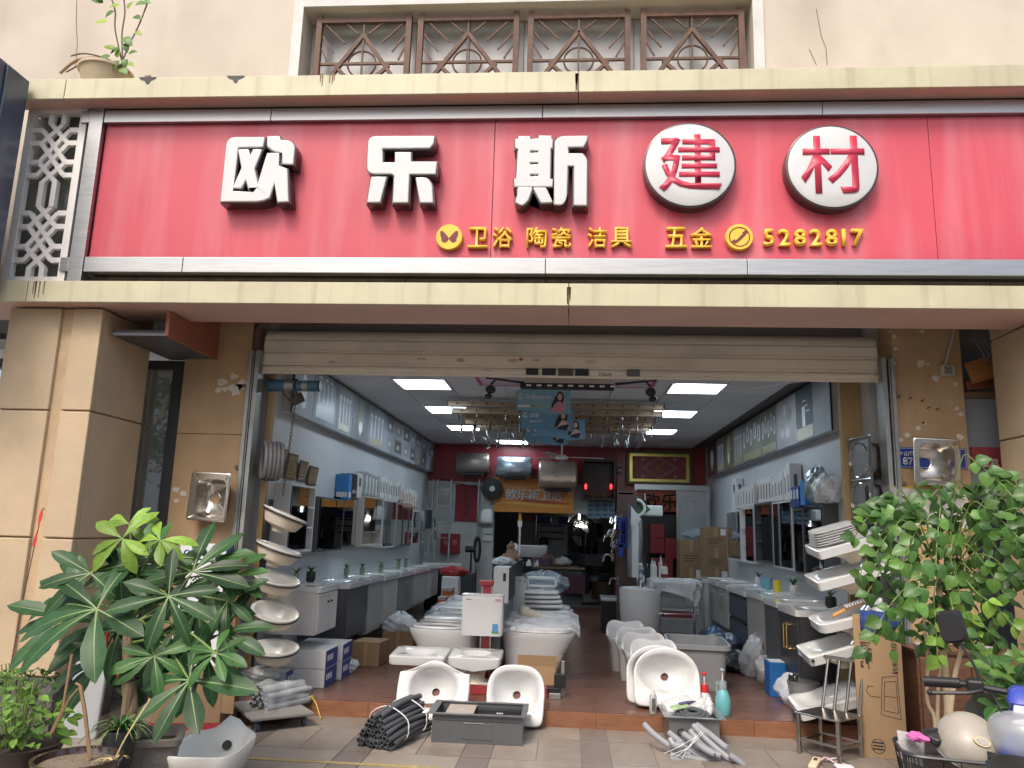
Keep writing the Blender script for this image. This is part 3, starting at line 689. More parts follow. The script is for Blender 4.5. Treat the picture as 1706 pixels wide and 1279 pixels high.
for nm,x0,x1,lb in (('l',-2.862,-2.768,'left grey steel guide rail of the shutter'),('r',2.608,2.708,'right grey steel guide rail of the shutter')):
    t = thing('guide_rail',lb,'guide rail',((x0 + x1) / 2,0,0),0,'shutter guide rails')
    q = MB(); q.box(x0,-.085,0,x0 + .03,.06,3.06); q.box(x1 - .03,-.085,0,x1,.06,3.06); q.box(x0 + .031,.03,0,x1 - .031,.06,3.058); q.box(x0 + .031,-.07,0,x0 + .042,.0,3.055); q.box(x1 - .042,-.07,0,x1 - .031,0,3.055)
    q.build('channel',galv,t,world=True)
    for z in (2.0,2.72):
        q = MB(); xo = x0 - .04 if nm == 'l' else x1; q.box(xo,-.075,z,xo + .04,-.06,z + .03); q.build('bracket',rust,t,world=True)
# conduit elbow over left rail
q = MB(); q.tube([(-2.83,-.03,3.06),(-2.83,-.03,3.25),(-2.80,-.03,3.31),(-2.72,-.03,3.34),(-2.3,-.03,3.345)],.035,10); tag(q.build('conduit_elbow',K('brown_pipe',(.10,.06,.045),.6),smooth=True),'dusty brown conduit elbow above the left guide rail','conduit')
# motor with chain
t = thing('shutter_motor','blue shutter motor under the left end of the shutter','motor',(-2.5,.14,2.78))
blue_e = K('blue_enamel',(.045,.14,.24),.45,dirt=.5)
q = MB(); q.cyl((-.25,0,0),(.0,0,0),.055,n=20); q.cyl((.02,0,0),(.22,0,0),.05,n=20); q.build('casing',blue_e,t,smooth=True)
q = MB(); q.cyl((-.09,0,0),(-.01,0,0),.0565,n=20); q.cyl((.07,0,0),(.12,0,0),.0515,n=20); q.build('steel_band',galv,t,smooth=True)
q = MB(); q.box(-.03,-.03,-.09,.03,.03,.06); q.cyl((.22,0,0),(.235,0,0),.052,n=20); q.build('gear_box',darkm,t,bevel=.006)
q = MB()
for i in range(30):
    z = 2.70 - i * .031; a = (i % 2) * PI / 2
    q.tube([(-2.47 + math.cos(a) * .011 * math.cos(k * PI / 4) - i * .0016,.1 + math.sin(a) * .011 * math.cos(k * PI / 4),z + .02 * math.sin(k * PI / 4)) for k in range(8)],.0035,5,closed=True)
tag(q.build('hoist_chain',K('chain_steel',(.16,.13,.10),.5,.7)),'rusty steel chain hanging below the shutter motor','chain')
t = thing('flood_lamp','small black flood lamp dangling beside the chain','lamp',tuple(at(495,665,Y=.2)),rot=(0,R(-28),R(15)))
q = MB(); q.box(-.06,-.045,-.04,.06,.045,.04); q.build('housing',K('weathered_black',(.06,.055,.05),.7),t,bevel=.008); q = MB(); q.box(.061,-.04,-.035,.064,.04,.035); q.build('lens',glass,t)
q = MB(); q.tube([at(470,640,Y=.15),at(472,655,Y=.16),at(483,668,Y=.18)],.005,6); q.build('wire',black,t,world=True)
# coil of grey hose with blue label on the left rail
p = at(453,767,Y=.0); t = thing('hose_coil','coil of grey corrugated hose with a blue label hung by the left rail','hose coil',(p.x,p.y,p.z),R(-58))
hose_m = K('grey_hose',(.20,.20,.20),.45,var=.1)
for i in range(5):
    q = MB(); q.tube([(math.cos(a) * (.125 + .004 * (i % 2)),(i - 2) * .034,math.sin(a) * (.15 + .004 * (i % 2))) for a in [2 * PI * k / 28 for k in range(28)]],[.018 + .0015 * (k % 2) for k in range(28)],8,closed=True); q.build('hose_turn',hose_m,t,smooth=True)
q = MB(); q.surf(lambda u,v: (math.cos(R(185) + u * R(80)) * .155,-.07 + .14 * v,math.sin(R(185) + u * R(80)) * .178),10,3); q.build('label',K('hose_label',(.10,.38,.58),.4,var=.3,vs=20),t,solid=.002)
q = MB(); q.surf(lambda u,v: (math.cos(R(225) + u * R(25)) * .158,-.05 + .08 * v,math.sin(R(225) + u * R(25)) * .181),6,3); q.build('label_print',K('label_pink',(.6,.1,.2),.4),t,solid=.002)
# ================================================================ poster boxes over the side walls
def gradmat(nm,c0,c1,ax=2,rough=.5):
    c0 = tuple(.66 * x for x in c0); c1 = tuple(.72 * x for x in c1); m = K(nm,c0,rough,var=.12,vs=2.5,stain=(c1,(1.5,1.5,1.5),.8,.42)); return m
pal = [((.42,.45,.50),(.62,.65,.70)),((.26,.30,.34),(.48,.53,.58)),((.36,.40,.44),(.58,.62,.66)),((.42,.45,.50),(.64,.67,.7)),((.22,.25,.28),(.40,.44,.46)),((.30,.33,.36),(.52,.55,.57)),((.40,.48,.58),(.62,.68,.74))]
def poster_box(side,x,ybounds,label,zb,zt,styles):
    """side -1 left wall / +1 right wall; x: printed face; ybounds: near to far"""
    t = thing('poster_box',label,'poster box',(x,(ybounds[0] + ybounds[-1]) / 2,zb))
    xw = -2.749 if side < 0 else 2.599
    q = MB(); q.box(min(x + side * .012,xw),ybounds[0],zb,max(x + side * .012,xw),ybounds[-1],zt - .004); q.build('box',K('poster_carcass',(.5,.52,.54),.6),t,world=True)
    fr_ = K('poster_frame',(.03,.03,.033),.4)
    for z0,z1 in ((zb - .012,zb + .002),(zt - .02,zt - .005)): q = MB(); q.box(min(x - side * .004,x + side * .014),ybounds[0] - .012,z0,max(x - side * .004,x + side * .014),ybounds[-1],z1); q.build('frame_strip',fr_,t,world=True)
    q = MB(); q.box(min(x - side * .004,x + side * .014),ybounds[0] - .014,zb + .003,max(x - side * .004,x + side * .014),ybounds[0] - .001,zt - .021); q.build('frame_strip',fr_,t,world=True)
    for i,(a,b_) in enumerate(zip(ybounds,ybounds[1:])):
        sty,c0,c1 = styles[i % len(styles)]
        q = MB(); q.box(min(x,x + side * .011),a + .003,zb + .003,max(x,x + side * .011),b_ - .003,zt - .021); o = q.build('poster',gradmat('poster_%d_%d_%d' % (side,i,len(ybounds)),c0,c1),t,world=True)
        sub = MB(); xp = x - side * .0012; w,h = b_ - a,zt - zb; used = True
        def ell(cy,cz,ry,rz,dx=.0,n=20):
            sub.prism([(xp - side * dx,cy + math.cos(2 * PI * k / n) * ry,cz + math.sin(2 * PI * k / n) * rz) for k in range(n)],(side * .0009,0,0))
        def rec(y0,z0,y1,z1,dx=0): sub.prism([(xp - side * dx,y0,z0),(xp - side * dx,y1,z0),(xp - side * dx,y1,z1),(xp - side * dx,y0,z1)],(side * .0009,0,0))
        mm = [K('print_dark',(.09,.10,.11),.3),K('print_light',(.66,.69,.72),.3),K('print_green',(.16,.24,.15),.3),K('print_mauve',(.40,.32,.38),.3),K('print_tan',(.34,.30,.18),.3),K('print_mid',(.25,.28,.30),.3)]
        if sty == 'mirror': sub.m = 5; ell(a + w * .5,zb + h * .45,w * .2,h * .32); sub.m = 1; ell(a + w * .5,zb + h * .5,w * .14,h * .24,.001)
        elif sty == 'door':
            sub.m = 5; rec(a + w * .12,zb + h * .1,b_ - w * .12,zb + h * .85)
            sub.m = 1
            for k in range(4): rec(a + w * (.2 + .17 * k),zb + h * .4,a + w * (.23 + .17 * k),zb + h * .8,.001)
            for k in range(3): ell(a + w * (.25 + .22 * k),zb + h * .86,w * .05,h * .025,.001)
        elif sty == 'fit':
            sub.m = 1
            for k in range(4): rec(a + w * (.15 + .2 * k),zb + h * .2,a + w * (.19 + .2 * k),zb + h * .7); ell(a + w * (.17 + .2 * k),zb + h * .72,w * .06,h * .05,.001)
            sub.m = 4; rec(a + w * .1,zb + h * .06,b_ - w * .2,zb + h * .2,.0015)
        elif sty == 'lamp': sub.m = 4; ell(a + w * .5,zb + h * .5,w * .16,h * .4); sub.m = 1; ell(a + w * .5,zb + h * .3,w * .1,h * .13,.001)
        elif sty == 'grid':
            for k in range(2):
                sub.m = (0,5)[(i + k) % 2]; rec(a + w * .12,zb + h * (.1 + .45 * k),b_ - w * .12,zb + h * (.45 + .47 * k))
                sub.m = 1; rec(a + w * .35,zb + h * (.2 + .45 * k),b_ - w * .4,zb + h * (.3 + .47 * k),.001)
        elif sty == 'pebble':
            sub.m = 2; ell(a + w * .32,zb + h * .62,w * .13,h * .13); ell(a + w * .68,zb + h * .34,w * .12,h * .14); sub.m = 3; ell(a + w * .42,zb + h * .30,w * .11,h * .13); sub.m = 1; ell(a + w * .55,zb + h * .75,w * .05,h * .1)
        elif sty == 'tap':
            sub.m = 1; rec(a + w * .45,zb + h * .25,a + w * .62,zb + h * .62); sub.m = 4; rec(a + w * .02,zb + h * .02,b_ - w * .02,zb + h * .24,-.0003)
            sub.m = 1
            for k in range(3): rec(a + w * (.2 + .08 * k),zb + h * (.5 + .1 * k),a + w * (.4 + .08 * k),zb + h * (.52 + .1 * k),.001)
        elif sty == 'rows':
            sub.m = 5
            for r_ in range(2):
                for k in range(6): rec(a + w * (.08 + .15 * k),zb + h * (.45 + .25 * r_),a + w * (.15 + .15 * k),zb + h * (.62 + .25 * r_))
        elif sty == 'handles':
            sub.m = 1
            for k in range(5): ell(a + w * (.12 + .19 * k),zb + h * (.55 + .1 * (k % 2)),w * .06,h * .2); 
            sub.m = 0
            for k in range(5): ell(a + w * (.12 + .19 * k),zb + h * (.55 + .1 * (k % 2)),w * .035,h * .14,.001)
            sub.m = 4; rec(a + w * .05,zb + h * .04,b_ - w * .05,zb + h * .2)
        elif sty == 'logo': sub.m = 0; rec(a + w * .25,zb + h * .5,b_ - w * .25,zb + h * .78); sub.m = 1; rec(a + w * .35,zb + h * .56,b_ - w * .45,zb + h * .72,.001); sub.m = 5; rec(a + w * .35,zb + h * .3,b_ - w * .35,zb + h * .38)
        if len(sub.b.faces): sub.build('print',mm,o,world=True)
        else: sub.b.free()
    return t
LX = -2.65
yb = [at(x,y,X=LX).y for x,y in ((489,660),(522,665),(563,670),(588,690),(614,700),(643,715),(657,720),(671,730),(683,740),(693,745),(702,750),(710,755),(729,770))]
poster_box(-1,LX,yb,'long grey poster box along the top of the left wall',2.595,3.165,
           [('mirror',) + pal[0],('door',) + pal[1],('fit',) + pal[5],('lamp',) + pal[1],('fit',) + pal[2],('grid',) + pal[6],('grid',) + pal[3],('grid',) + pal[3],('grid',) + pal[3],('fit',) + pal[4],('grid',) + pal[5],('logo',) + pal[6]])
RX = 2.5
yb = [at(x,y,X=RX).y for x,y in ((1383,670),(1354,680),(1326,690),(1293,700),(1268,715),(1236,725),(1222,740),(1206,750),(1194,760),(1179,770))]
poster_box(1,RX,yb,'long poster box of taps and fittings along the top of the right wall',2.575,3.16,
           [('rows',(.36,.42,.46),(.5,.55,.6)),('tap',(.07,.11,.12),(.12,.16,.17)),('pebble',(.55,.53,.57),(.68,.66,.68)),('handles',(.17,.19,.13),(.30,.31,.22)),('handles',(.20,.22,.17),(.34,.34,.24)),('fit',(.26,.30,.30),(.4,.42,.4)),('lamp',(.15,.13,.08),(.25,.22,.12)),('fit',(.20,.23,.24),(.34,.36,.36)),('mirror',(.12,.04,.05),(.2,.06,.06))])
# ================================================================ mirror cabinets
mirror = K('mirror',(.62,.66,.68),.02,1,var=.02)
def mcab(side,y0,y1,z0,z1,c,mirrors,label,shelf=None,depth=.15):
    """cabinet on a side wall; local frame: +X out of the wall, Y along it"""
    xw = -2.749 if side < 0 else 2.599; s_ = -side
    t = thing('mirror_cabinet',label,'mirror cabinet',(xw,(y0 + y1) / 2,z0),0,'mirror cabinets on the %s wall' % ('left' if side < 0 else 'right'))
    cm = K('cab_%s' % c,{'w': (.62,.61,.59),'d': (.085,.087,.092),'b': (.52,.48,.43),'g': (.22,.24,.24)}[c],.45,var=.05)
    w,h = y1 - y0,z1 - z0; e = .022
    q = MB()
    X = lambda a,b_: (min(s_ * a,s_ * b_),max(s_ * a,s_ * b_))
    def bx(x0,y0_,z0_,x1,y1_,z1_): a,b_ = X(x0,x1); q.box(a,y0_,z0_,b_,y1_,z1_)
    bx(0,-w / 2,0,.012,w / 2,h)
    bx(.0125,-w / 2,0,depth,-w / 2 + e,h); bx(.0125,w / 2 - e,0,depth,w / 2,h); bx(.0125,-w / 2 + e + .0005,0,depth,w / 2 - e - .0005,e); bx(.0125,-w / 2 + e + .0005,h - e,depth,w / 2 - e - .0005,h)
    q.build('carcass',cm,t)
    for (a,b_,za,zb_) in mirrors:
        q = MB(); x0,x1 = X(depth - .012,depth + .006); q.box(x0,-w / 2 + a * w,za * h,x1,-w / 2 + b_ * w,zb_ * h); d = q.build('mirror_door',mirror,t)
    if shelf:
        for (a,b_,zs) in shelf:
            q = MB(); bx(.013,-w / 2 + a * w,zs * h,depth - .002,-w / 2 + b_ * w,zs * h + .018); q.build('shelf',cm,t)
    return t
full = [(.06,.94,.04,.96)]
mcab(-1,.50,1.24,1.27,1.92,'w',[(.06,.70,.05,.95)],'white mirror cabinet nearest the entrance on the left wall',[(.72,.96,.35),(.72,.96,.66)])
mcab(-1,1.36,2.30,1.26,1.83,'d',[(.07,.62,.04,.96),(.66,.94,.04,.96)],'dark grey mirror cabinet second from the entrance on the left wall')
mcab(-1,2.36,3.12,1.28,1.88,'d',[(.05,.95,.04,.96)],'flush dark mirror cabinet beneath the black box on the left wall',depth=.08)
mcab(-1,3.15,4.18,1.28,1.92,'b',[(.05,.62,.30,.97),(.65,.95,.30,.97)],'beige mirror cabinet with an open shelf at its bottom on the left wall',[(.05,.95,.27)])
mcab(-1,4.24,5.08,1.24,1.92,'w',full,'white framed mirror cabinet past the beige one on the left wall')
mcab(-1,5.12,5.5,1.24,1.90,'g',full,'narrow grey green mirror cabinet on the left wall')
mcab(-1,5.56,6.3,1.25,1.85,'d',[(.05,.5,.04,.96),(.53,.95,.04,.96)],'dark two door mirror cabinet deep in the left row')
mcab(-1,6.36,6.9,1.25,1.82,'w',full,'farthest white mirror cabinet on the left wall')
mcab(1,1.12,1.72,1.18,1.88,'d',[(.06,.94,.03,.97)],'brown framed mirror cabinet nearest the entrance on the right wall')
mcab(1,1.76,2.10,1.18,1.86,'d',full,'narrow dark mirror cabinet behind the tilted basins on the right wall')
mcab(1,2.16,2.98,1.2,1.96,'w',[(.06,.5,.03,.97),(.55,.94,.03,.97)],'white framed two door mirror cabinet on the right wall')
mcab(1,3.02,3.88,1.23,1.97,'d',[(.08,.55,.05,.95)],'dark mirror cabinet with open shelves on the right wall',[(.58,.95,.35),(.58,.95,.66)])
mcab(1,3.92,4.7,1.2,1.94,'w',[(.05,.62,.04,.96)],'white mirror cabinet with side shelves on the right wall',[(.66,.95,.3),(.66,.95,.62)])
mcab(1,4.74,5.7,1.2,1.92,'w',[(.04,.5,.04,.96),(.53,.95,.04,.96)],'farthest white mirror cabinet on the right wall')
# ================================================================ vanities
bowl_r = []
def vanity(side,y0,y1,xf,z0,z1,c,label,doors=2,handle=None,drawers=0,top=True,panel=None):
    xw = -2.749 if side < 0 else 2.599
    t = thing('vanity',label,'vanity',(xf,(y0 + y1) / 2,z0),0,'vanities along the %s wall' % ('left' if side < 0 else 'right'))
    cols_ = {'w': (.60,.59,.57),'d': (.075,.078,.085),'g': (.33,.32,.305),'m': (.20,.205,.215),'n': (.055,.062,.085),'l': (.45,.43,.41),'k': (.035,.035,.04)}
    cm = K('vanity_%s' % c,cols_[c],.4,var=.06,vs=4)
    w,h = y1 - y0,z1 - z0; dpt = abs(xw - xf); s_ = side                # local +x*side goes to the wall
    def bx(q,x0,a,z0_,x1,b_,z1_): q.box(min(s_ * x0,s_ * x1),a,z0_,max(s_ * x0,s_ * x1),b_,z1_)
    ht = h - .055
    q = MB(); bx(q,.02,-w / 2 + .006,0,dpt,w / 2 - .006,ht); q.build('carcass',cm,t)
    if drawers:
        for k in range(drawers):
            q = MB(); bx(q,0,-w / 2 + .01,.01 + k * ht / drawers,.0195,w / 2 - .01,(k + 1) * ht / drawers - .035); q.build('drawer',cm,t,bevel=.003)
            q = MB(); bx(q,-.004,-w / 2 + .05,(k + 1) * ht / drawers - .032,.0195,w / 2 - .05,(k + 1) * ht / drawers - .012); q.build('grip',darkm,t)
    else:
        for k in range(doors):
            a,b_ = -w / 2 + .01 + k * (w - .02) / doors,-w / 2 + .01 + (k + 1) * (w - .02) / doors
            q = MB(); bx(q,0,a + .003,.01,.0195,b_ - .003,ht - .01); d = q.build('door',cm,t,bevel=.003)
            if panel: q = MB(); bx(q,-.006,a + .04,.05,.0,b_ - .04,ht - .05); q.build('raised_panel',cm,d,bevel=.004)
            hm = {'gold': K('gold_handle',(.75,.50,.14),.25,.9),'knob': darkm,'steel': steel}.get(handle)
            if hm:
                yy = (b_ - .05) if k == 0 else (a + .05); q = MB()
                if handle == 'knob': q.ball((-s_ * .018,yy,ht * .75),.012,8,6)
                else: q.tube([(0,yy,ht * .42),(-s_ * .03,yy,ht * .42),(-s_ * .03,yy,ht * .82),(0,yy,ht * .82)],.006,6)
                q.build('handle',hm,d)
    if top:
        # ceramic top with an oval bowl
        q = MB(); cx = s_ * (dpt / 2 - .005); a,b_ = dpt / 2 + .012,w / 2 + .002
        q.loft([(se(a,b_,24,cx),ht + .001),(se(a,b_,24,cx),h - .004),(se(a - .004,b_ - .004,24,cx),h),(se(a * .62,b_ * .66,2.6,cx - s_ * .02),h),(se(a * .58,b_ * .62,2.6,cx - s_ * .02),h - .012),(se(a * .40,b_ * .42,2.4,cx - s_ * .02),h - .045),(se(a * .06,a * .06,2,cx - s_ * .02),h - .05)],48)
        q.build('basin_top',cer,t,smooth=True,ang=30)
    return t
FRX = -2.25
vanity(-1,.45,1.06,-2.24,.56,.985,'w','white hanging vanity with two knobs nearest the entrance on the left',2,'knob',panel=1)
v2 = vanity(-1,1.44,2.25,FRX,.39,.95,'d','dark grey vanity with a slanted panel second on the left',1,'steel')
q = MB(); q.prism([(-2.262,1.56,.52),(-2.262,1.92,.86),(-2.262,2.1,.86),(-2.262,2.1,.84),(-2.262,1.95,.84),(-2.262,1.6,.52)],(.004,0,0)); q.build('slanted_trim',black,v2,world=True)
vanity(-1,2.28,2.98,FRX,.33,.95,'g','taupe vanity third on the left',2)
vanity(-1,3.02,3.86,FRX,.36,.93,'l','pale taupe vanity with a cream edge fourth on the left',2)
vanity(-1,3.90,4.86,FRX,.38,.92,'m','blue grey vanity fifth on the left',2,'steel')
vanity(-1,4.9,6.0,FRX,.40,.91,'g','taupe vanity sixth on the left',2)
vanity(-1,6.05,7.1,FRX,.40,.90,'l','farthest pale vanity of the left row',2)
vanity(1,.50,1.1,2.0,.36,.93,'k','black vanity with three gold handles at the front of the right row',2,'gold')
vanity(1,1.12,1.66,2.0,.36,.945,'d','charcoal vanity with a framed door second in the right row',1,panel=1)
vanity(1,1.70,2.44,2.0,.36,.96,'g','grey taupe vanity between the navy drawers and the charcoal door',2)
vanity(1,2.48,3.42,2.0,.32,.935,'n','navy vanity with two drawers in the right row',drawers=2)
vanity(1,3.46,4.05,2.0,.40,.94,'l','pale taupe vanity beyond the navy drawers',2,'steel')
vanity(1,4.08,4.82,2.0,.40,.94,'g','grey vanity fifth from the front in the right row',2,'steel')
vanity(1,4.86,5.6,1.95,.2,.93,'w','tall white vanity cabinet at the far end of the right row',1)
# small plants and cups standing on the vanities
leaf_s = K('small_leaf',(.05,.12,.03),.45,var=.3,rand=.2,transl=.2)
def pot_plant(x,y,z,label,n=14,l=.13,droop=.5,pot='black',r=.04,seed=0):
    t = thing('small_plant',label,'plant',(x,y,z),0)
    pm = {'black': black,'glass': K('green_glass',(.25,.35,.2),.1,alpha=.6),'white': cer,'yellow': K('yellow_cup',(.72,.56,.05),.4)}[pot]
    q = MB(); q.lathe([(r * .7,0),(r,.02),(r,.09),(r * .85,.1),(r * .8,.095),(r * .7,.07)],14); q.build('pot',pm,t,smooth=True)
    qd = random.Random(seed); q = MB()
    for i in range(n):
        a = qd.uniform(0,2 * PI); ll = l * qd.uniform(.6,1.1); wd = .008; px,py = -math.sin(a),math.cos(a)
        def fn(u,v,a=a,ll=ll,px=px,py=py):
            rr = ll * u * (.45 + .5 * u); zz = .09 + ll * (u * 1.1 - droop * 1.5 * u * u); ww = wd * (1 - u) ** .5 * (v - .5) * 2
            return (math.cos(a) * rr + px * ww,math.sin(a) * rr + py * ww,zz)
        q.surf(fn,5,1)
    q.build('leaves',leaf_s,t)
    return t
pot_plant(-2.52,.62,.987,'small leafy plant on the front white vanity',18,.09,.2,'glass',.025,1)
pot_plant(-2.50,.98,.987,'spiky plant in a black pot on the front white vanity',16,.16,.5,'black',.045,2)
for i,(y,z) in enumerate(((2.40,.951),(3.1,.931),(4.1,.921),(5.2,.911),(5.75,.911))): pot_plant(-2.55,y,z,['sprouting plant in a glass jar on the third left vanity','slim plant in a glass jar on the fourth left vanity','small upright plant on the fifth left vanity','bushy little plant on the sixth left vanity','trailing little plant at the back of the sixth left vanity'][i],12 + 4 * (i > 2),.14,.45,'glass',.03,5 + i)
pot_plant(2.38,1.95,.961,'arching spider plant in a white pot on the right counter',26,.24,.6,'white',.045,20)
pot_plant(2.40,.85,.931,'dark low plant at the front of the right counter',12,.15,.4,'black',.05,21)
pot_plant(2.45,3.75,.941,'plant in a white cup at the back of the right counter',14,.16,.4,'white',.05,22)
for y,c,lb in ((2.35,(.75,.58,.05),'yellow cup on the right counter beside the spider plant'),(2.75,(.18,.42,.52),'right of two light blue cups on the right counter'),(2.95,(.18,.42,.52),'left of two light blue cups on the right counter')):
    q = MB(); q.lathe([(.028,0),(.036,.01),(.042,.13),(.038,.13),(.03,.02)],16,c=(2.32,y,.95)); tag(q.build('cup',K('cup%.2f' % y,c,.35),smooth=True),lb,'cup')
# ================================================================ boxes standing on the cabinets
bx_w = K('white_carton',(.62,.62,.61),.5,var=.05)
def thin_box(x,y,z,sx,sy,sz,m,label,group=None,print_=None,tilt=0,pm=None):
    t = thing('product_box',label,'box',(x,y,z),R(tilt),group)
    q = MB(); q.box(-sx / 2,-sy / 2,0,sx / 2,sy / 2,sz); q.build('carton',m,t,bevel=.003)
    if print_:
        q = MB(); sd = 1 if x < 0 else -1; e = .0015
        for (a,b_,c,d) in print_:
            q.box(min(sd * sx / 2,sd * (sx / 2 + e)),-sy / 2 + a * sy,c * sz,max(sd * sx / 2,sd * (sx / 2 + e)),-sy / 2 + b_ * sy,d * sz)
            q.box(-sx / 2 + a * sx,-sy / 2 - e,c * sz,-sx / 2 + b_ * sx,-sy / 2 - .0001,d * sz)
        q.build('print',pm or K('grey_print',(.10,.10,.11),.4),t)
    return t
navy_b = K('navy_carton',(.03,.06,.22),.4); blue_b = K('blue_carton',(.04,.20,.50),.4,var=.1); blk_b = K('black_carton',(.02,.02,.03),.3)
thin_box(-2.66,2.42,1.835,.16,.12,.30,blue_b,'blue product box on the dark cabinet left of the black box',print_=[(.1,.9,.1,.3)],pm=bx_w)
thin_box(-2.66,2.62,1.882,.15,.22,.27,blk_b,'black shower set box standing on the left cabinets',print_=[(.2,.8,.15,.3)],pm=K('silver_print',(.4,.4,.42),.3))
thin_box(-2.66,2.86,1.882,.15,.2,.30,bx_w,'white box with a black oval print on the left cabinets',print_=[(.25,.75,.45,.8)])
for k in range(4): thin_box(-2.66,3.22 + k * .17,1.925,.13,.13,.30 - .01 * k,K('clear_carton',(.40,.42,.44),.2,var=.25,vs=12),'pale windowed product box on the beige cabinet','pale windowed boxes on the beige cabinet',[(.2,.45,.1,.85),(.6,.8,.1,.85)],pm=bx_w)
for k in range(8): thin_box(-2.66 + rnd.uniform(-.01,.01),4.0 + k * .17,1.925,.12,.11,rnd.uniform(.26,.31),bx_w,'slim white shower head box in the long left row','slim white boxes in the long left row',[(.3,.7,.25,.75)])
for k in range(7): thin_box(-2.66,5.42 + k * .2,1.905 if k < 1 else (1.855 if k < 5 else 1.825),.12,.12,rnd.uniform(.25,.33),bx_w,'white tap box with orange corner at the far end of the left row','white tap boxes at the far left end',[(.3,.7,.3,.7),(.1,.9,.02,.2)],pm=K('orange_print',(.40,.13,.05),.5))
for k in range(3): thin_box(2.50,2.06 - k * .11 + .02,1.872 if k > 0 else 1.872,.14,.10,.22,navy_b,'navy shower head box on the right cabinets','navy boxes on the right cabinets',[(.2,.8,.4,.85)],pm=K('print_white',(.6,.62,.65),.3))
thin_box(2.50,1.66,1.885,.15,.16,.25,blue_b,'bright blue box at the front of the right cabinet row')
for k in range(6): thin_box(2.51 + rnd.uniform(-.01,.01),2.24 + k * .125,1.965,.13,.115,(.40,.36,.33,.30,.30,.28)[k],bx_w,'tall white box in the front part of the right row','tall white boxes in the right row',[(.35,.65,.2,.7)])
for k in range(5): thin_box(2.51,3.05 + k * .14,1.975,.13,.125,.30,bx_w,'white box with brown tap pictures on the right cabinets','white boxes with brown pictures',[(.3,.7,.15,.75)],pm=K('brown_print',(.16,.09,.06),.5))
for k in range(7): thin_box(2.51,3.95 + k * .17,1.945,.13,.12,rnd.uniform(.24,.30),bx_w,'slim white box toward the back of the right row','slim white boxes at the back right',[(.35,.65,.15,.8)])
thin_box(2.54,5.3,1.925,.1,.34,.48,bx_w,'large white box with a dark photo at the far right',print_=[(.3,.7,.55,.8)])
# certificates on the left wall
gold = K('brass_plate',(.36,.27,.12),.35,.5,var=.1)
for k,(y0,y1,z0,z1) in enumerate(((.36,.62,1.98,2.24),(.68,.95,1.97,2.22),(1.03,1.27,1.97,2.18),(1.33,1.62,1.95,2.15))):
    t = thing('brass_plaque',('engraved brass plaque nearest the entrance on the left wall','second brass plaque on the left wall','third brass plaque, narrower, on the left wall','fourth brass plaque catching the lamp light on the left wall')[k],'plaque',(-2.745,(y0 + y1) / 2,z0),rot=(0,R(7),0))
    q = MB(); q.box(0,-(y1 - y0) / 2,0,.012,(y1 - y0) / 2,z1 - z0); q.build('board',K('plaque_wood',(.09,.05,.03),.5),t)
    q = MB(); q.box(.0125,-(y1 - y0) / 2 + .015,.015,.016,(y1 - y0) / 2 - .015,z1 - z0 - .015); q.build('plate',gold if k < 2 else K('pale_brass',(.5,.46,.36),.2,.7),t)
    q = MB()
    for r_ in range(5): q.box(.0161,-(y1 - y0) * .3,.05 + r_ * .03,.0166,(y1 - y0) * (.3 - .05 * (r_ % 3)),.058 + r_ * .03)
    q.build('engraving',K('engraving',(.14,.09,.04),.5),t)
# ================================================================ back wall fittings
def heater(x,z,r,l,m,label,y=8.1):
    t = thing('water_heater',label,'water heater',(x,y,z),0,'water heaters on the red band')
    q = MB(); fn = lambda s_: (lambda a: (math.cos(a) * r * s_,math.sin(a) * r * s_ ))
    q.loft([(se(r * .9,r * .9,3),-l / 2),(se(r,r,3),-l / 2 + .03),(se(r,r,3),l / 2 - .03),(se(r * .9,r * .9,3),l / 2)],32,mx=Matrix.Rotation(PI / 2,4,'Y')); q.build('tank',m,t,smooth=True,ang=40)
    q = MB(); q.box(-l * .35,-r * .5,-r - .03,l * .35,r * .6,-r + .02); q.build('control_panel',black,t,bevel=.01)
    q = MB(); q.cyl((l * .3,-r * .1,-r - .05),(l * .3,-r * .1,-r - .02),.015,n=8); q.cyl((-l * .3,-r * .1,-r - .06),(-l * .3,-r * .1,-r - .02),.015,n=8); q.build('pipe',chrome,t)
heater(-1.83,2.77,.2,.62,K('graphite_tank',(.30,.27,.24),.35,.7),'dark graphite water heater, leftmost of the three')
heater(-1.04,2.72,.2,.66,K('blue_steel_tank',(.42,.48,.54),.25,.85),'blue grey steel water heater in the middle of the three')
heater(-.20,2.58,.27,.72,K('champagne_tank',(.68,.60,.50),.28,.85),'large champagne steel water heater, rightmost of the three')
t = thing('banner_sign','orange wall sign with white characters over the rear doorway','sign',(-.67,8.4,1.9))
q = MB(); q.box(-1.43,8.36,1.88,.10,8.405,2.535); b_ = q.build('board',K('orange_print_board',(.86,.34,.06),.35,var=.1,vs=1.5),t,world=True)
for k,(c,z0,dz,a) in enumerate((((.75,.12,.06),1.96,.10,.05),((.90,.58,.12),1.90,.16,.0),((.55,.10,.05),2.02,.06,.12))):
    q = MB(); n = 24; up_ = [(-1.42 + 1.51 * i / n,z0 + a + dz * math.sin(i / n * PI * .9 + k) + (.22 * (i / n) ** 2 if k == 1 else 0)) for i in range(n + 1)]; lo_ = [(x,z - .05 * math.sin(PI * i / n) - .002) for i,(x,z) in enumerate(up_)]
    q.prism([(x,8.359,max(1.885,z)) for x,z in up_] + [(x,8.359,max(1.883,z)) for x,z in lo_[::-1]],(0,-.001 - .0005 * k,0)); q.build('wave_print',K('wave%d' % k,c,.35),b_,world=True)
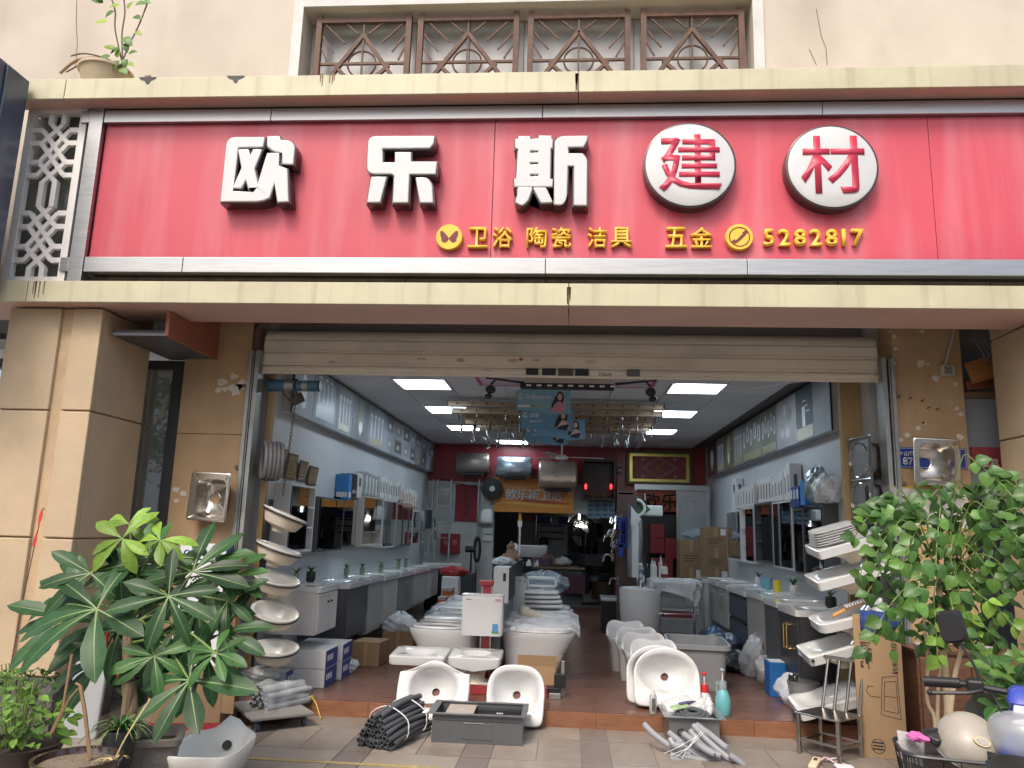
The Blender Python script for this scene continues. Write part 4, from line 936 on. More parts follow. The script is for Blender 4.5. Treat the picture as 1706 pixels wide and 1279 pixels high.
for dx_ in (-.006,.006):
    text('sign_lettering','欧乐斯卫浴',1.07,None,K('bright_white',(.88,.88,.86),.4),t,(at(890,824,Y=8.35).x + .67 + dx_,-.056 - .1 * (dx_ + .006) / 6,at(890,824,Y=8.35).z - 1.9),FACE,.003,.010)
p = at(820,814,Y=8.2); t = thing('round_dish','round silver dish with a dark rim hung left of the orange sign','dish',tuple(p)); mx = Matrix.Rotation(PI / 2,4,'X')
q = MB(); q.lathe([(.16,-.05),(.205,-.03),(.205,.0),(.18,.005)],36,mx=mx); q.build('rim',black,t,smooth=True)
q = MB(); q.lathe([(.178,.004),(.15,-.02),(.08,-.01),(.062,-.005)],36,mx=mx,cap0=False,cap1=False); q.build('bowl',steel,t,smooth=True)
q = MB(); q.lathe([(.06,-.004),(.05,.015),(.001,.02)],24,mx=mx); q.build('hub',white_p,t,smooth=True)
t = thing('hand_dryer','white hand dryer on the back wall below the round dish','hand dryer',tuple(at(811,859,Y=8.32)))
q = MB(); q.loft([(se(.13,.1,4),-.13),(se(.135,.11,4),-.1),(se(.12,.09,3),.08),(se(.08,.05,2.5),.13)],24); q.build('body',white_p,t,smooth=True)
q = MB(); q.box(-.09,-.08,-.16,.09,.05,-.131); q.build('nozzle',grey_p,t)
for k,y in enumerate((884,896)):
    p = at(812,y,Y=8.38); q = MB(); q.box(p.x - .09,8.37,p.z - .055,p.x + .09,8.419,p.z + .055); tag(q.build('switch_box',white_p,bevel=.006),('upper','lower')[k] + ' white switch box below the hand dryer','switch box')
# couplet poster and glass shelf rack
t = thing('couplet_poster','dark red poster with faded vertical characters on the back wall','poster',tuple(at(775,838,Y=8.4)))
a,b_ = at(757,868,Y=8.4),at(796,808,Y=8.4); q = MB(); q.box(a.x,8.40,a.z,b_.x,8.418,b_.z); q.build('sheet',K('couplet_red',(.27,.022,.03),.6,var=.12),t,world=True)
for k,ch in enumerate('吉星高照'): text('character',ch,.13,None,K('couplet_ink',(.13,.012,.016),.6),t,Vector(((a.x + b_.x) / 2,8.398,b_.z - .12 - k * .155)) - t.location,FACE,.001)
t = thing('glass_shelf_rack','chrome rack of glass shelves and hanging rails in the far left corner','rack',tuple(at(735,900,Y=7.9)))
for x in (722,730,752,798):
    p = at(x,812,Y=7.9 if x < 790 else 8.2); q = MB(); q.cyl((p.x,p.y,.121),(p.x,p.y,p.z + .15),.018,n=8); q.build('post',chrome,t,world=True,smooth=True)
for z in (2.25,1.95,1.65,1.35): q = MB(); x0 = at(732,850,Y=7.9).x; x1 = at(752,850,Y=7.9).x; q.box(x0,7.85,z,x1,8.1,z + .012); q.build('shelf',glass,t,world=True)
qd = random.Random(5)
for k in range(14):
    p = at(qd.uniform(700,726),qd.uniform(845,905),Y=qd.uniform(7.2,7.7)); q = MB(); l = qd.uniform(.12,.3); q.tube([p,p + Vector((.02,0,-l * .6)),p + Vector((.0,.02,-l)),p + Vector((.05,0,-l * .9))],.012,6)
    q.build('shower_fitting',(chrome,steel,darkm,film)[k % 4],t,world=True,smooth=True)
q = MB(); p = at(714,862,Y=7.5); q.box(p.x - .05,7.45,p.z - .2,p.x + .06,7.55,p.z + .14); q.build('packet',K('dark_packet',(.03,.06,.06),.4),t,world=True)
q = MB(); q.tube([at(728,795,Y=7.9),at(760,805,Y=8.3),at(800,812,Y=8.33),at(812,818,Y=8.3)],.01,6); tag(q.build('sagging_cable',black),'thin black cable sagging across the back wall','cable')
# red gift packets low on the back wall
for k,(x,lb) in enumerate(((742,'left'),(757,'right'))):
    t = thing('gift_packet','%s of two dark red gift packets standing at the back wall' % lb,'gift packet',tuple(at(x,921,Y=8.33)))
    q = MB(); q.box(-.1,-.03,0,.1,.05,.36); q.build('packet',K('couplet_red',(0,0,0)),t); q = MB(); q.prism([(math.cos(2 * PI * i / 16) * .05,-.031,.2 + math.sin(2 * PI * i / 16) * .05) for i in range(16)],(0,-.001,0)); q.build('emblem',K('dull_pink',(.4,.12,.12),.6),t)
# shrine cabinet with two red lamps
t = thing('shrine_cabinet','dark wooden shrine cabinet with two glowing red lamps','shrine',(.57,8.2,2.15))
bw_ = K('shrine_wood',(.03,.016,.015),.4)
for b in ((.27,8.05,2.13,.88,8.39,2.17),(.27,8.05,2.86,.88,8.39,2.9),(.27,8.05,2.171,.30,8.39,2.859),(.85,8.05,2.171,.88,8.39,2.859),(.301,8.36,2.171,.849,8.39,2.859)):
    q = MB(); q.box(*b); q.build('board',bw_,t,world=True)
redl = K('red_lamp',(.6,.02,.02),.3,emit=(1,.03,.03),es=3)
for x in (976,1018):
    p = at(x,810,Y=8.1); q = MB(); q.lathe([(.015,-.05),(.02,-.02),(.022,0),(.018,.03),(.002,.05)],12,c=(p.x,8.1,p.z)); q.build('red_lamp',redl,t,world=True,smooth=True)
for k in range(5):
    p = Vector((.36 + k * .1,8.15,2.171)); q = MB(); q.lathe([(.03,0),(.015,.02),(.03,.05),(.02,.08)],10,c=p); q.build('vessel',K('dull_brass',(.2,.13,.05),.4,.7),t,world=True,smooth=True)
t = thing('poster_sheet','pale blue instruction posters pasted under the shrine','poster',tuple(at(1003,850,Y=8.4)))
for k in range(2):
    a,b_ = at(978 + k * 24,863,Y=8.4),at(1000 + k * 24,836,Y=8.4); q = MB(); q.box(a.x,8.395,a.z,b_.x,8.412,b_.z); s_ = q.build('sheet',K('pale_blue_sheet',(.26,.36,.42),.5),t,world=True)
    q = MB()
    for r_ in range(4):
        for c in range(2): x = a.x + .03 + c * .12; q.box(x,8.394,a.z + .04 + r_ * .09,x + .08,8.3949,a.z + .09 + r_ * .09)
    q.build('print',K('blue_print',(.07,.14,.24),.5),s_,world=True)
# gilt frame with the fortune character
t = thing('framed_picture','gilt framed red picture with a diamond and a fortune character','picture',(1.73,8.25,2.75))
x0,x1,z0,z1 = 1.10,2.33,2.46,3.10; gilt = K('gilt',(.78,.62,.16),.3,.6,var=.15,vs=20); dgilt = K('dark_gilt',(.14,.12,.06),.5,.5,var=.4,vs=60)
for b in ((x0,z0,x1,z0 + .05),(x0,z1 - .05,x1,z1),(x0,z0 + .051,x0 + .05,z1 - .051),(x1 - .05,z0 + .051,x1,z1 - .051)):
    q = MB(); q.box(b[0],8.20,b[1],b[2],8.25,b[3]); q.build('outer_frame',dgilt,t,world=True,bevel=.006)
a = .052
for b in ((x0 + a,z0 + a,x1 - a,z0 + a + .055),(x0 + a,z1 - a - .055,x1 - a,z1 - a),(x0 + a,z0 + a + .056,x0 + a + .06,z1 - a - .056),(x1 - a - .06,z0 + a + .056,x1 - a,z1 - a - .056)):
    q = MB(); q.box(b[0],8.215,b[1],b[2],8.245,b[3]); q.build('inner_frame',gilt,t,world=True,bevel=.004)
q = MB(); q.box(x0 + .05,8.235,z0 + .05,x1 - .05,8.248,z1 - .05); pic = q.build('picture',K('picture_red',(.26,.03,.045),.45),t,world=True)
pg = K('picture_gold',(.42,.20,.07),.5); cx,cz = (x0 + x1) / 2,(z0 + z1) / 2
for k in (1,.82):
    q = MB(); pts = [(cx - .34 * k,cz),(cx,cz - .21 * k),(cx + .34 * k,cz),(cx,cz + .21 * k)]
    for i in range(4): a_,b_ = pts[i],pts[(i + 1) % 4]; q.beam((a_[0],8.234,a_[1]),(b_[0],8.234,b_[1]),.002,.012)
    q.build('diamond_line',pg,pic,world=True)
text('character','福',.16,None,pg,pic,Vector((cx,8.2335,cz)) - t.location,FACE,.001,.01)
for sx in (-1,1):
    text('character','财源广进'[0] if sx < 0 else '安',.06,None,pg,pic,Vector((cx + sx * .45,8.2335,cz + .08)) - t.location,FACE,.001,.01)
    for sz in (-1,1): q = MB(); q.prism([(cx + sx * .30 + math.cos(2 * PI * i / 10) * .035,8.234,cz + sz * .16 + math.sin(2 * PI * i / 10) * .03) for i in range(10)],(0,-.001,0)); q.build('blossom',pg,pic,world=True)
# security camera
t = thing('security_camera','small white dome camera left of the gilt frame','camera',tuple(at(1032,785,Y=8.3))); q = MB(); q.ball((0,0,0),.05,14,8); q.build('dome',white_p,t,smooth=True); q = MB(); q.ball((0,-.035,-.01),.025,10,6); q.build('lens',black,t,smooth=True); q = MB(); q.box(-.09,.0,.02,.05,.06,.09); q.build('mount',black,t)
# ================================================================ glass showcase and cartons at the far right
t = thing('glass_showcase','glass walled booth with a steel top rail under the gilt frame','showcase',(1.75,7.4,.121))
x0 = at(1057,820,Y=7.4).x
q = MB(); q.box(x0,7.38,2.32,2.5,7.44,2.41); q.build('top_rail',steel,t,world=True)
q = MB(); q.box(x0,7.38,.121,x0 + .04,7.44,2.319); q.build('post',steel,t,world=True)
xm = at(1127,850,Y=7.4).x; q = MB(); q.box(xm,7.385,.121,xm + .03,7.435,2.319); q.build('post',steel,t,world=True)
q = MB(); q.box(xm + .031,7.40,.121,2.5,7.41,2.319); q.build('pane',glass,t,world=True)
t = thing('red_banner','orange red paper banner with black brush characters behind the booth','banner',(1.5,8.0,2.1))
a,b_ = at(1055,850,Y=7.9),at(1128,822,Y=7.9); q = MB(); q.box(a.x,7.9,a.z,b_.x + .5,7.91,b_.z); q.build('sheet',K('banner_red',(.42,.09,.045),.6),t,world=True)
text('brush_lettering','欧乐斯',.98,None,ink,t,Vector(((a.x + b_.x) / 2 + .27,7.895,(a.z + b_.z) / 2)) - t.location,FACE,.001,.01)
q = MB(); q.box(1.1,7.95,.121,2.3,8.35,1.9); tag(q.build('dark_cabinet',K('dark_cab',(.02,.02,.022),.4)),'tall dark cabinet behind the glass booth','cabinet')
for k,(x0,x1,y0,y1) in enumerate(((1083,1106,873,896),(1083,1106,897,921),(1107,1126,897,930),(1085,1120,930,990),(1107,1126,893,896))):
    if k == 4: continue
    a,b_ = at(x0,y1,Y=7.7),at(x1,y0,Y=7.7); q = MB(); q.box(a.x,7.6,a.z,b_.x,7.94,b_.z - .004); tag(q.build('red_carton',K('red_carton',(.22,.018,.022),.4,var=.08),bevel=.006),('upper','middle','tall right hand','broad bottom')[k] + ' glossy red carton behind the counter','carton',None)
cart_px = ((1133,1171,900,944,6.9,'top'),(1133,1171,945,988,6.9,'second'),(1134,1172,989,1030,6.9,'bottom'),(1173,1212,878,912,6.4,'upper'),(1174,1214,913,947,6.4,'middle'),(1174,1215,948,985,6.4,'low'),(1146,1170,1031,1050,6.9,'lowest'))
for k,(x0,x1,y0,y1,Y,nm) in enumerate(cart_px):
    a,b_ = at(x0,y1,Y=Y),at(x1,y0,Y=Y); t = thing('cardboard_carton','%s brown carton of the %s stack at the far right' % (nm,'left' if Y > 6.5 else 'right'),'carton',((a.x + b_.x) / 2,Y,a.z),0,'cartons stacked at the far right')
    w,h = b_.x - a.x,b_.z - a.z; q = MB(); q.box(-w / 2,0,0,w / 2,.4,h - .003); q.build('box',card2,t,bevel=.006)
    q = MB(); q.box(-w * .08,-.001,h * .55,w * .08,-.0002,h * .98); q.build('tape',K('tape',(.40,.27,.13),.3),t)
    q = MB()
    for r_ in range(3): q.box(-w * .35,-.0012,h * (.2 + .1 * r_),w * (.1 + .1 * r_),-.0002,h * (.24 + .1 * r_))
    q.build('print',K('carton_print',(.10,.07,.05),.7),t)
    if k % 2: q = MB(); q.box(w * .2,-.0016,h * .6,w * .42,-.0012,h * .9); q.build('label',white_p,t)
# grey plastic bag on the left stack
def crumple(name,c,size,m,label,cat,seed,flat=.7,n=18):
    qd = random.Random(seed); ph = [qd.uniform(0,6) for _ in range(8)]
    q = MB()
    def fn(u,v):
        a = 2 * PI * u; b_ = PI * (v - .5) * .98; r_ = 1 + .13 * math.sin(2 * a + ph[0] + 2 * b_) + .07 * math.sin(5 * a + ph[1] - 3 * b_) + .035 * math.sin(9 * b_ + ph[2] + 4 * a) + .02 * math.sin(13 * a + 11 * b_ + ph[3])
        return (c[0] + math.cos(a) * math.cos(b_) * size[0] * r_,c[1] + math.sin(a) * math.cos(b_) * size[1] * r_,max(c[2] - size[2] * flat,c[2] + math.sin(b_) * size[2] * r_))
    q.surf(fn,n * 2,n); o = q.build(name,m,smooth=True,ang=25); return tag(o,label,cat)
grey_film = K('grey_film',(.30,.35,.40),.2,var=.3,vs=12,bump=1,bs=18,alpha=.85)
p = at(1165,890,Y=7.0); crumple('plastic_bag',(p.x,7.0,p.z),(.26,.14,.10),grey_film,'grey plastic bag lying on the left carton stack','plastic bag',3,.6)
# ================================================================ clothes drying rails, hangers, banners and fan on the ceiling
rail_m = K('drying_rail',(.33,.25,.17),.35,.4,var=.15)
hang_m = K('hanger_chrome',(.30,.30,.30),.25,.9)
def hanger_mesh():
    q = MB(); q.tube([(0,0,0),(0,0,-.10),(.02,0,-.13)],.006,5); q.cyl((0,0,-.02),(0,0,-.05),.012,n=8)
    q.tube([(0,-.0,-.12),(.0,-.05,-.2),(.02,-.13,-.30),(.0,-.02,-.32),(-.02,.10,-.26),(0,0,-.12)],.009,6)
    q.surf(lambda u,v: (.004,-.12 * u * v,-.13 - .17 * u),4,4)
    me = bpy.data.meshes.new('hanger'); bmesh.ops.recalc_face_normals(q.b,faces=q.b.faces); q.b.to_mesh(me); q.b.free(); me.materials.append(hang_m); return me
hme = hanger_mesh(); hk = 0
for i,(px0,px1,py,Y) in enumerate(((747,1105,672,2.9),(755,1102,684,3.0),(766,1090,694,3.6),(775,1085,702,3.9),(790,1080,709,4.6),(800,1075,714,5.0))):
    p0,p1 = at(px0,py,Y=Y),at(px1,py + (px1 - px0) * .018,Y=Y); zz = (p0.z + p1.z) / 2
    t = thing('drying_rail',('front','second','third','fourth','fifth','rear')[i] + ' bronze clothes drying rail hung under the ceiling','drying rail',((p0.x + p1.x) / 2,Y,zz),0,'clothes drying rails')
    L_ = (p1.x - p0.x) / 2
    q = MB(); q.box(-L_,-.035,-.035,L_,.035,.035); q.box(-L_,-.042,.01,L_,-.0352,.03); q.build('rail',rail_m,t,bevel=.006)
    for s_ in (-1,1): q = MB(); q.box(s_ * (L_ + .006) - .006,-.04,-.04,s_ * (L_ + .006) + .006,.04,.04); q.build('end_cap',darkm,t)
    for s_ in (-.45,.45): q = MB(); q.tube([(s_ * L_,0,.036),(s_ * L_,0,3.168 - zz)],.004,5); q.build('wire',chrome,t)
    n = 14
    for k in range(n):
        x = -L_ + .12 + k * (2 * L_ - .24) / (n - 1); q = MB(); q.cyl((x,-.037,0),(x,-.046,0),.012,n=8); q.build('eyelet',darkm,t)
        if i in (1,3,5) and abs(x + (p0.x + p1.x) / 2 - (.08 if i < 4 else -.1)) > .36:
            o = inst('hanger',hme,None,((p0.x + p1.x) / 2 + x,Y,zz - .036),(0,0,rnd.uniform(-.6,.6)),rnd.uniform(.6,.85)); tag(o,'chrome clothes hanger dangling from a drying rail','hanger','hangers on the drying rails')
# drying rack mechanism right behind the shutter
t = thing('drying_mechanism','dark lifting mechanism of the drying rack just behind the shutter','drying mechanism',(0,1.0,3.0))
q = MB(); q.box(-.50,.98,2.955,.44,1.10,3.0); q.build('beam',darkm,t,world=True)
q = MB(); q.box(-.46,.97,3.0015,.40,1.12,3.05); q.build('lamp_cover',K('lamp_cover',(.42,.38,.33),.4),t,world=True)
for s_ in (-1,1):
    q = MB(); q.tube([(s_ * .45,1.0,3.0),(s_ * .75,1.0,3.04),(s_ * .80,1.0,2.98)],.012,6); q.tube([(s_ * .45,1.06,3.02),(s_ * .86,1.06,3.06)],.008,6); q.build('arm',darkm,t,world=True)
    q = MB(); q.ball((s_ * .80,1.0,2.93),.055,10,6,(1,1,.8)); q.ball((s_ * .82,1.0,2.86),.04,10,6,(1,1,.7)); q.build('fabric_flower',darkm,t,world=True)
for k in range(9): q = MB(); x = -.44 + k * .105; q.box(x,.974,2.968,x + .05,.979,2.985); q.build('slot',white_p,t,world=True)
pinkm = K('pink_print',(.50,.05,.22),.5)
t = thing('ceiling_poster','white ceiling poster with a magenta border behind the shutter','poster',(-.05,1.7,3.16))
q = MB(); q.box(-1.05,1.25,3.162,.95,2.05,3.168); q.build('sheet',K('poster_white',(.6,.52,.58),.4),t,world=True)
for b in ((-1.03,1.27,.93,1.31),(-1.03,1.99,.93,2.03),(-1.03,1.311,-.99,1.989),(.89,1.311,.93,1.989)): q = MB(); q.box(b[0],b[1],3.1605,b[2],b[3],3.1618); q.build('border',pinkm,t,world=True)
# hanging blue advertising boards
bl1 = K('board_blue',(.20,.42,.52),.4,var=.12,vs=2); bl2 = K('board_blue_dark',(.13,.28,.42),.4,var=.1,vs=2)
skin_f = K('print_skin',(.62,.42,.35),.5); hair_f = K('print_hair',(.015,.013,.015),.5); pink_f = K('print_pink',(.55,.27,.32),.5); navy_f = K('print_navy',(.02,.025,.06),.5)
def hang_board(px0,px1,py0,py1,Y,m,label,front=False):
    a,b_ = at(px0,py1,Y=Y),at(px1,py0,Y=Y); w,h = b_.x - a.x,b_.z - a.z
    t = thing('hanging_board',label,'hanging board',((a.x + b_.x) / 2,Y,a.z),0,'blue hanging boards')
    n = 20; bot = [(-w / 2 + w * i / n,.05 * h * math.sin(i / n * 2 * PI + .6) + h * .06 * (1 - 1.6 * i / n)) for i in range(n + 1)]
    q = MB(); q.prism([(x,0,z) for x,z in bot] + [(w / 2,0,h),(-w / 2,0,h)],(0,.006,0)); b0 = q.build('board',m,t)
    for s_ in (-.35,.05,.4): q = MB(); q.tube([(s_ * w,.003,h - .01),(s_ * w,.003,3.168 - a.z)],.002,4); q.build('cord',black,t)
    # plain woman print: hair, face, shoulders
    def ell(nm,mm,cx,cz,rx,rz,d,n=20): q = MB(); q.prism([(cx * w + math.cos(2 * PI * k / n) * rx * h,-d,cz * h + math.sin(2 * PI * k / n) * rz * h) for k in range(n)],(0,.0008,0)); q.build(nm,mm,b0)
    def pol(nm,mm,pts,d): q = MB(); q.prism([(x * w,-d,z * h) for x,z in pts],(0,.0008,0)); q.build(nm,mm,b0)
    pol('hair_print',hair_f,[(.14,.18),(.16,.45),(.22,.72),(.26,.9),(.30,.95),(.35,.9),(.38,.7),(.37,.5),(.36,.3),(.30,.2)],.001)
    ell('face_print',skin_f,.30,.70,.10,.15,.002)
    if front: pol('blouse_print',pink_f,[(.13,.05),(.16,.2),(.22,.42),(.27,.5),(.34,.48),(.38,.3),(.41,.35),(.44,.42),(.42,.2),(.36,.02)],.003); pol('hand_print',skin_f,[(.36,.45),(.38,.62),(.40,.60),(.40,.42)],.004)
    else: pol('shoulder_print',skin_f,[(.18,.14),(.24,.36),(.28,.5),(.33,.48),(.40,.36),(.42,.2),(.42,.08)],.003); pol('dress_print',navy_f,[(.17,.08),(.24,.22),(.40,.32),(.41,.2),(.36,.02)],.004)
    wt = K('board_white',(.68,.72,.72),.5)
    q = MB(); q.tube([(-.42 * w + math.cos(2 * PI * k / 16 + .9) * .11 * h,-.002,.70 * h + math.sin(2 * PI * k / 16 + .9) * .11 * h) for k in range(15)],.005,5); q.build('logo_ring',wt,b0)
    q = MB(); q.box(-.42 * w - .004,-.003,.62 * h,-.42 * w + .004,-.001,.78 * h); q.build('logo_bar',wt,b0)
    text('lettering','恋晴',h * .42,None,wt,b0,(-.25 * w,-.001,.70 * h),FACE,.0008,.01)
    if front:
        text('lettering','智能晾衣机',w * .30,None,wt,b0,(-.01 * w,-.001,.68 * h),FACE,.0008,.012)
        q = MB(); q.box(-.47 * w,-.002,.24 * h,-.24 * w,-.001,.34 * h); q.build('strip_print',wt,b0)
        for k,c in enumerate(((.55,.12,.05),(.5,.42,.1),(.5,.42,.1),(.45,.42,.15))): ell('icon_print',K('icon%d' % k,c,.5),-.19 + .09 * k,.3,.05,.07,.0015,8)
    else: text('lettering','智能晾衣机',w * .24,None,wt,b0,(-.22 * w,-.001,.42 * h),FACE,.0008,.01)
hang_board(860,951,650,687,1.75,bl1,'front light blue hanging board with a woman in a pink blouse',True)
hang_board(868,956,682,716,2.2,bl2,'second blue hanging board with a woman in a dark dress')
hang_board(895,975,699,729,2.75,bl2,'third blue hanging board, set to the right behind the others')
hang_board(875,948,706,738,3.2,bl2,'rearmost blue hanging board behind the others')
t = thing('ceiling_fan','white ceiling fan with long blades in front of the water heaters','ceiling fan',tuple(at(936,761,Y=6.6)))
q = MB(); q.lathe([(.03,-.06),(.10,-.04),(.11,0),(.06,.03),(.02,.04)],24); q.build('hub',white_p,t,smooth=True)
zz = 3.168 - t.location.z; q = MB(); q.cyl((0,0,.04),(0,0,zz),.014,n=8); q.build('rod',white_p,t); q = MB(); q.cyl((0,0,zz - .12),(0,0,zz),.05,n=16); q.build('canopy',white_p,t,smooth=True)
for a in (8,128,248):
    q = MB(); rm = Matrix.Rotation(R(a),4,'Z') @ Matrix.Rotation(R(8),4,'X'); q.box(.10,-.03,-.006,.22,.03,0,rm); q.box(.20,-.065,-.004,.72,.065,.002,rm); q.build('blade',white_p,t,bevel=.002)
# thin wire drooping from the shutter
q = MB(); q.tube([at(1105,633,Y=.3),at(1140,645,Y=.6),at(1225,652,Y=.8),at(1300,640,Y=.6),at(1345,634,Y=.4)],.004,5); tag(q.build('drooping_wire',white_p),'thin white wire drooping under the right part of the shutter','wire')
# ================================================================ centre display of toilets
redst = K('red_stand',(.30,.035,.04),.4)
pf = thing('display_platform','low red and grey platform carrying the two rows of toilets','platform',(-.75,2.4,.121))
q = MB(); q.box(-1.42,.48,.121,-.12,.50,.20); q.box(-1.42,.501,.121,-.12,4.6,.198); q.build('base',redst,pf,world=True,bevel=.004)
q = MB(); q.box(-.70,.9,.199,-.62,4.5,.80); q.build('spine',K('spine_grey',(.14,.145,.15),.5),pf,world=True)
q = MB(); q.box(-.80,.84,.199,-.70,.898,1.02); q.build('post',redst,pf,world=True,bevel=.003)
q = MB(); q.box(-.802,.836,.199,-.790,.839,1.02); q.box(-.71,.836,.199,-.698,.839,1.02); q.build('post_trim',steel,pf,world=True)
q = MB(); q.box(-.83,.82,1.02,-.69,.9,1.07); q.build('post_cap',redst,pf,world=True,bevel=.01)
seatm = K('seat_plastic',(.76,.76,.75),.25,coat=.3)
def toilet(label,loc,rotz,tank=False,wrapped=False,lid='closed',s=1.0,group='toilets on the display platform',full=True):
    t = thing('toilet',label,'toilet',loc,rotz,group)
    q = MB()
    rings = [(se(.235,.125,3.2,.27),0),(se(.25,.135,3,.275),.06),(se(.30,.155,2.8,.30),.22),(se(.345,.185,2.6,.325),.34),(se(.355,.19,2.6,.33),.385),(se(.350,.186,2.6,.33),.395),(se(.25,.135,2.4,.36),.395),(se(.235,.12,2.4,.36),.37),(se(.13,.07,2.2,.34),.24)]
    q.loft(rings,40); q.build('bowl',cer,t,smooth=True,ang=50)
    q = MB(); q.loft([(se(.27,.182,2.5,.37),.398),(se(.275,.187,2.5,.37),.405),(se(.27,.182,2.5,.37),.418),(se(.195,.122,2.3,.38),.418),(se(.19,.118,2.3,.38),.400)],40,cap0=False,cap1=False); q.build('seat',seatm,t,smooth=True,ang=50)
    if lid == 'closed': q = MB(); q.loft([(se(.268,.18,2.5,.37),.420),(se(.27,.182,2.5,.37),.43),(se(.25,.165,2.4,.37),.442),(se(.05,.05,2,.37),.447)],40); q.build('lid',seatm,t,smooth=True,ang=50)
    q = MB(); q.box(.06,-.08,.397,.12,.08,.43); q.build('hinge',seatm,t,bevel=.01)
    if tank:
        q = MB(); q.loft([(se(.09,.18,7,.02),.38),(se(.10,.195,7,.02),.5),(se(.10,.195,7,.02),.72)],32); q.build('tank',cer,t,smooth=True,ang=50)
        q = MB(); q.loft([(se(.108,.203,7,.02),.722),(se(.108,.203,7,.02),.745),(se(.09,.185,6,.02),.757)],32); q.build('tank_lid',cer,t,smooth=True,ang=50); q = MB(); q.lathe([(.022,.757),(.02,.765)],14,c=(.02,0,0)); q.build('button',chrome,t)
    if wrapped:
        qd = random.Random(int(loc[1] * 100)); p0 = [qd.uniform(0,6) for _ in range(4)]
        q = MB(); q.surf(lambda u,v: (.34 + (u - .5) * .78,(v - .5) * .40,.452 + .018 * math.sin(13 * u + 7 * v + p0[0]) + .012 * math.sin(31 * v - 17 * u + p0[1]) - .03 * max(0,abs(u - .5) * 2 - .8) * 5 - .04 * max(0,abs(v - .5) * 2 - .78) * 5),26,20); q.build('film_cover',clear,t,smooth=True)
    return t
ty = (1.12,1.66,2.2,2.74,3.3,3.85)
ordn = ('front','second','third','fourth','fifth','rear')
for i,y in enumerate(ty):
    toilet('%s white toilet of the left row%s' % (ordn[i],', seat lifted clear' if i == 0 else ''),(-.84,y,.2),PI,wrapped=i in (3,5),lid='open' if i in (0,2) else 'closed')
for i,y in enumerate(ty[:5]):
    toilet('%s white toilet of the right row%s' % (ordn[i],' under clear film' if i < 3 else ' with its tank'),(-.60,y,.2),0,wrapped=i in (0,1,2),tank=i > 2)
# squat cistern hung on the post
t = thing('cistern','white flat cistern with a blue green sticker hung on the red post','cistern',(-.775,.76,.585))
q = MB(); q.loft([(se(.185,.065,6),0),(se(.192,.07,7),.02),(se(.192,.072,7),.34),(se(.188,.068,7),.352)],40); q.build('tank',cer,t,smooth=True,ang=50)
q = MB(); q.loft([(se(.198,.076,7),.353),(se(.198,.076,7),.366),(se(.18,.06,6),.372)],40); q.build('lid',cer,t,smooth=True,ang=50)
q = MB(); q.box(.10,-.0745,.045,.15,-.0715,.11); q.build('sticker',K('blue_sticker',(.10,.25,.55),.4,var=.3,vs=30),t)
q = MB(); q.box(.092,-.0752,.028,.158,-.0722,.047); q.build('sticker',K('green_sticker',(.08,.30,.12),.4,var=.3,vs=30),t)
q = MB(); q.box(.11,-.0735,.31,.17,-.0715,.314); q.box(.12,-.0735,.322,.17,-.0715,.328); q.build('red_print',K('red_ink',(.5,.08,.06),.5),t)
q = MB(); q.box(-.15,-.0735,.318,-.10,-.0715,.326); q.build('brand_print',K('grey_ink',(.2,.2,.2),.5),t)
# product boxes on the spine and clutter above them
for k in range(7):
    y = 1.55 + k * .36; m = bx_w if k == 0 else K('photo_carton',(.30,.30,.33),.35,var=.5,vs=9,rand=.2)
    t = thing('display_box',('white end box first' if k == 0 else ('photo printed box second','photo printed box third','photo printed box fourth','photo printed box fifth','photo printed box sixth','photo printed box last')[k - 1]) + ' in the line along the toilet display','box',(-.68,y,.801),0,'boxes lined along the toilet display')
    q = MB(); q.box(-.08,0,0,.08,.35,.36); q.build('carton',m,t,bevel=.003)
    if k == 0:
        q = MB(); q.box(.02,-.001,.22,.05,-.0002,.30); q.build('print',ink,t); q = MB(); q.box(.081,.01,.01,.082,.34,.35); q.build('side_print',K('photo_carton',(0,0,0)),t)
t = thing('carved_figurine','small brown carved seated figurine on the display boxes','figurine',(-.70,3.2,1.162))
q = MB(); q.lathe([(.10,0),(.11,.03),(.085,.08),(.06,.12),(.055,.15)],16); q.ball((0,0,.18),.045,12,8); q.ball((0,0,.225),.02,8,6); q.ball((.08,-.05,.05),.04,8,6); q.ball((-.08,-.05,.05),.04,8,6); q.build('body',K('carved_wood',(.26,.14,.08),.6),t,smooth=True)
t = thing('sealant_tube','tall white sealant tube with an orange tip on the display','tube',(-.62,3.5,1.162))
q = MB(); q.cyl((0,0,0),(0,0,.42),.012,n=8); q.cyl((0,0,.42),(0,0,.5),.028,.028,n=10); q.build('barrel',white_p,t,smooth=True); q = MB(); q.cyl((0,0,.50),(0,0,.60),.026,.006,n=10); q.build('tip',K('orange_tip',(.55,.28,.05),.5),t,smooth=True)
p = at(858,925,Y=3.9); t = thing('cleaner_bottle','blue and white cleaner bottle beside the display boxes','bottle',tuple(p)); q = MB(); q.lathe([(.06,-.12),(.065,.0),(.06,.05),(.02,.07)],14); q.build('bottle',K('blue_bottle',(.06,.18,.32),.3),t,smooth=True); q = MB(); q.lathe([(.03,.07),(.03,.13),(.01,.16)],12); q.build('cap',white_p,t,smooth=True)
# crumpled white film on the boxes
crumple('plastic_wrap',(-.72,2.3,1.19),(.12,.3,.05),film,'crumpled clear wrap lying on the display boxes','plastic wrap',8,.5)
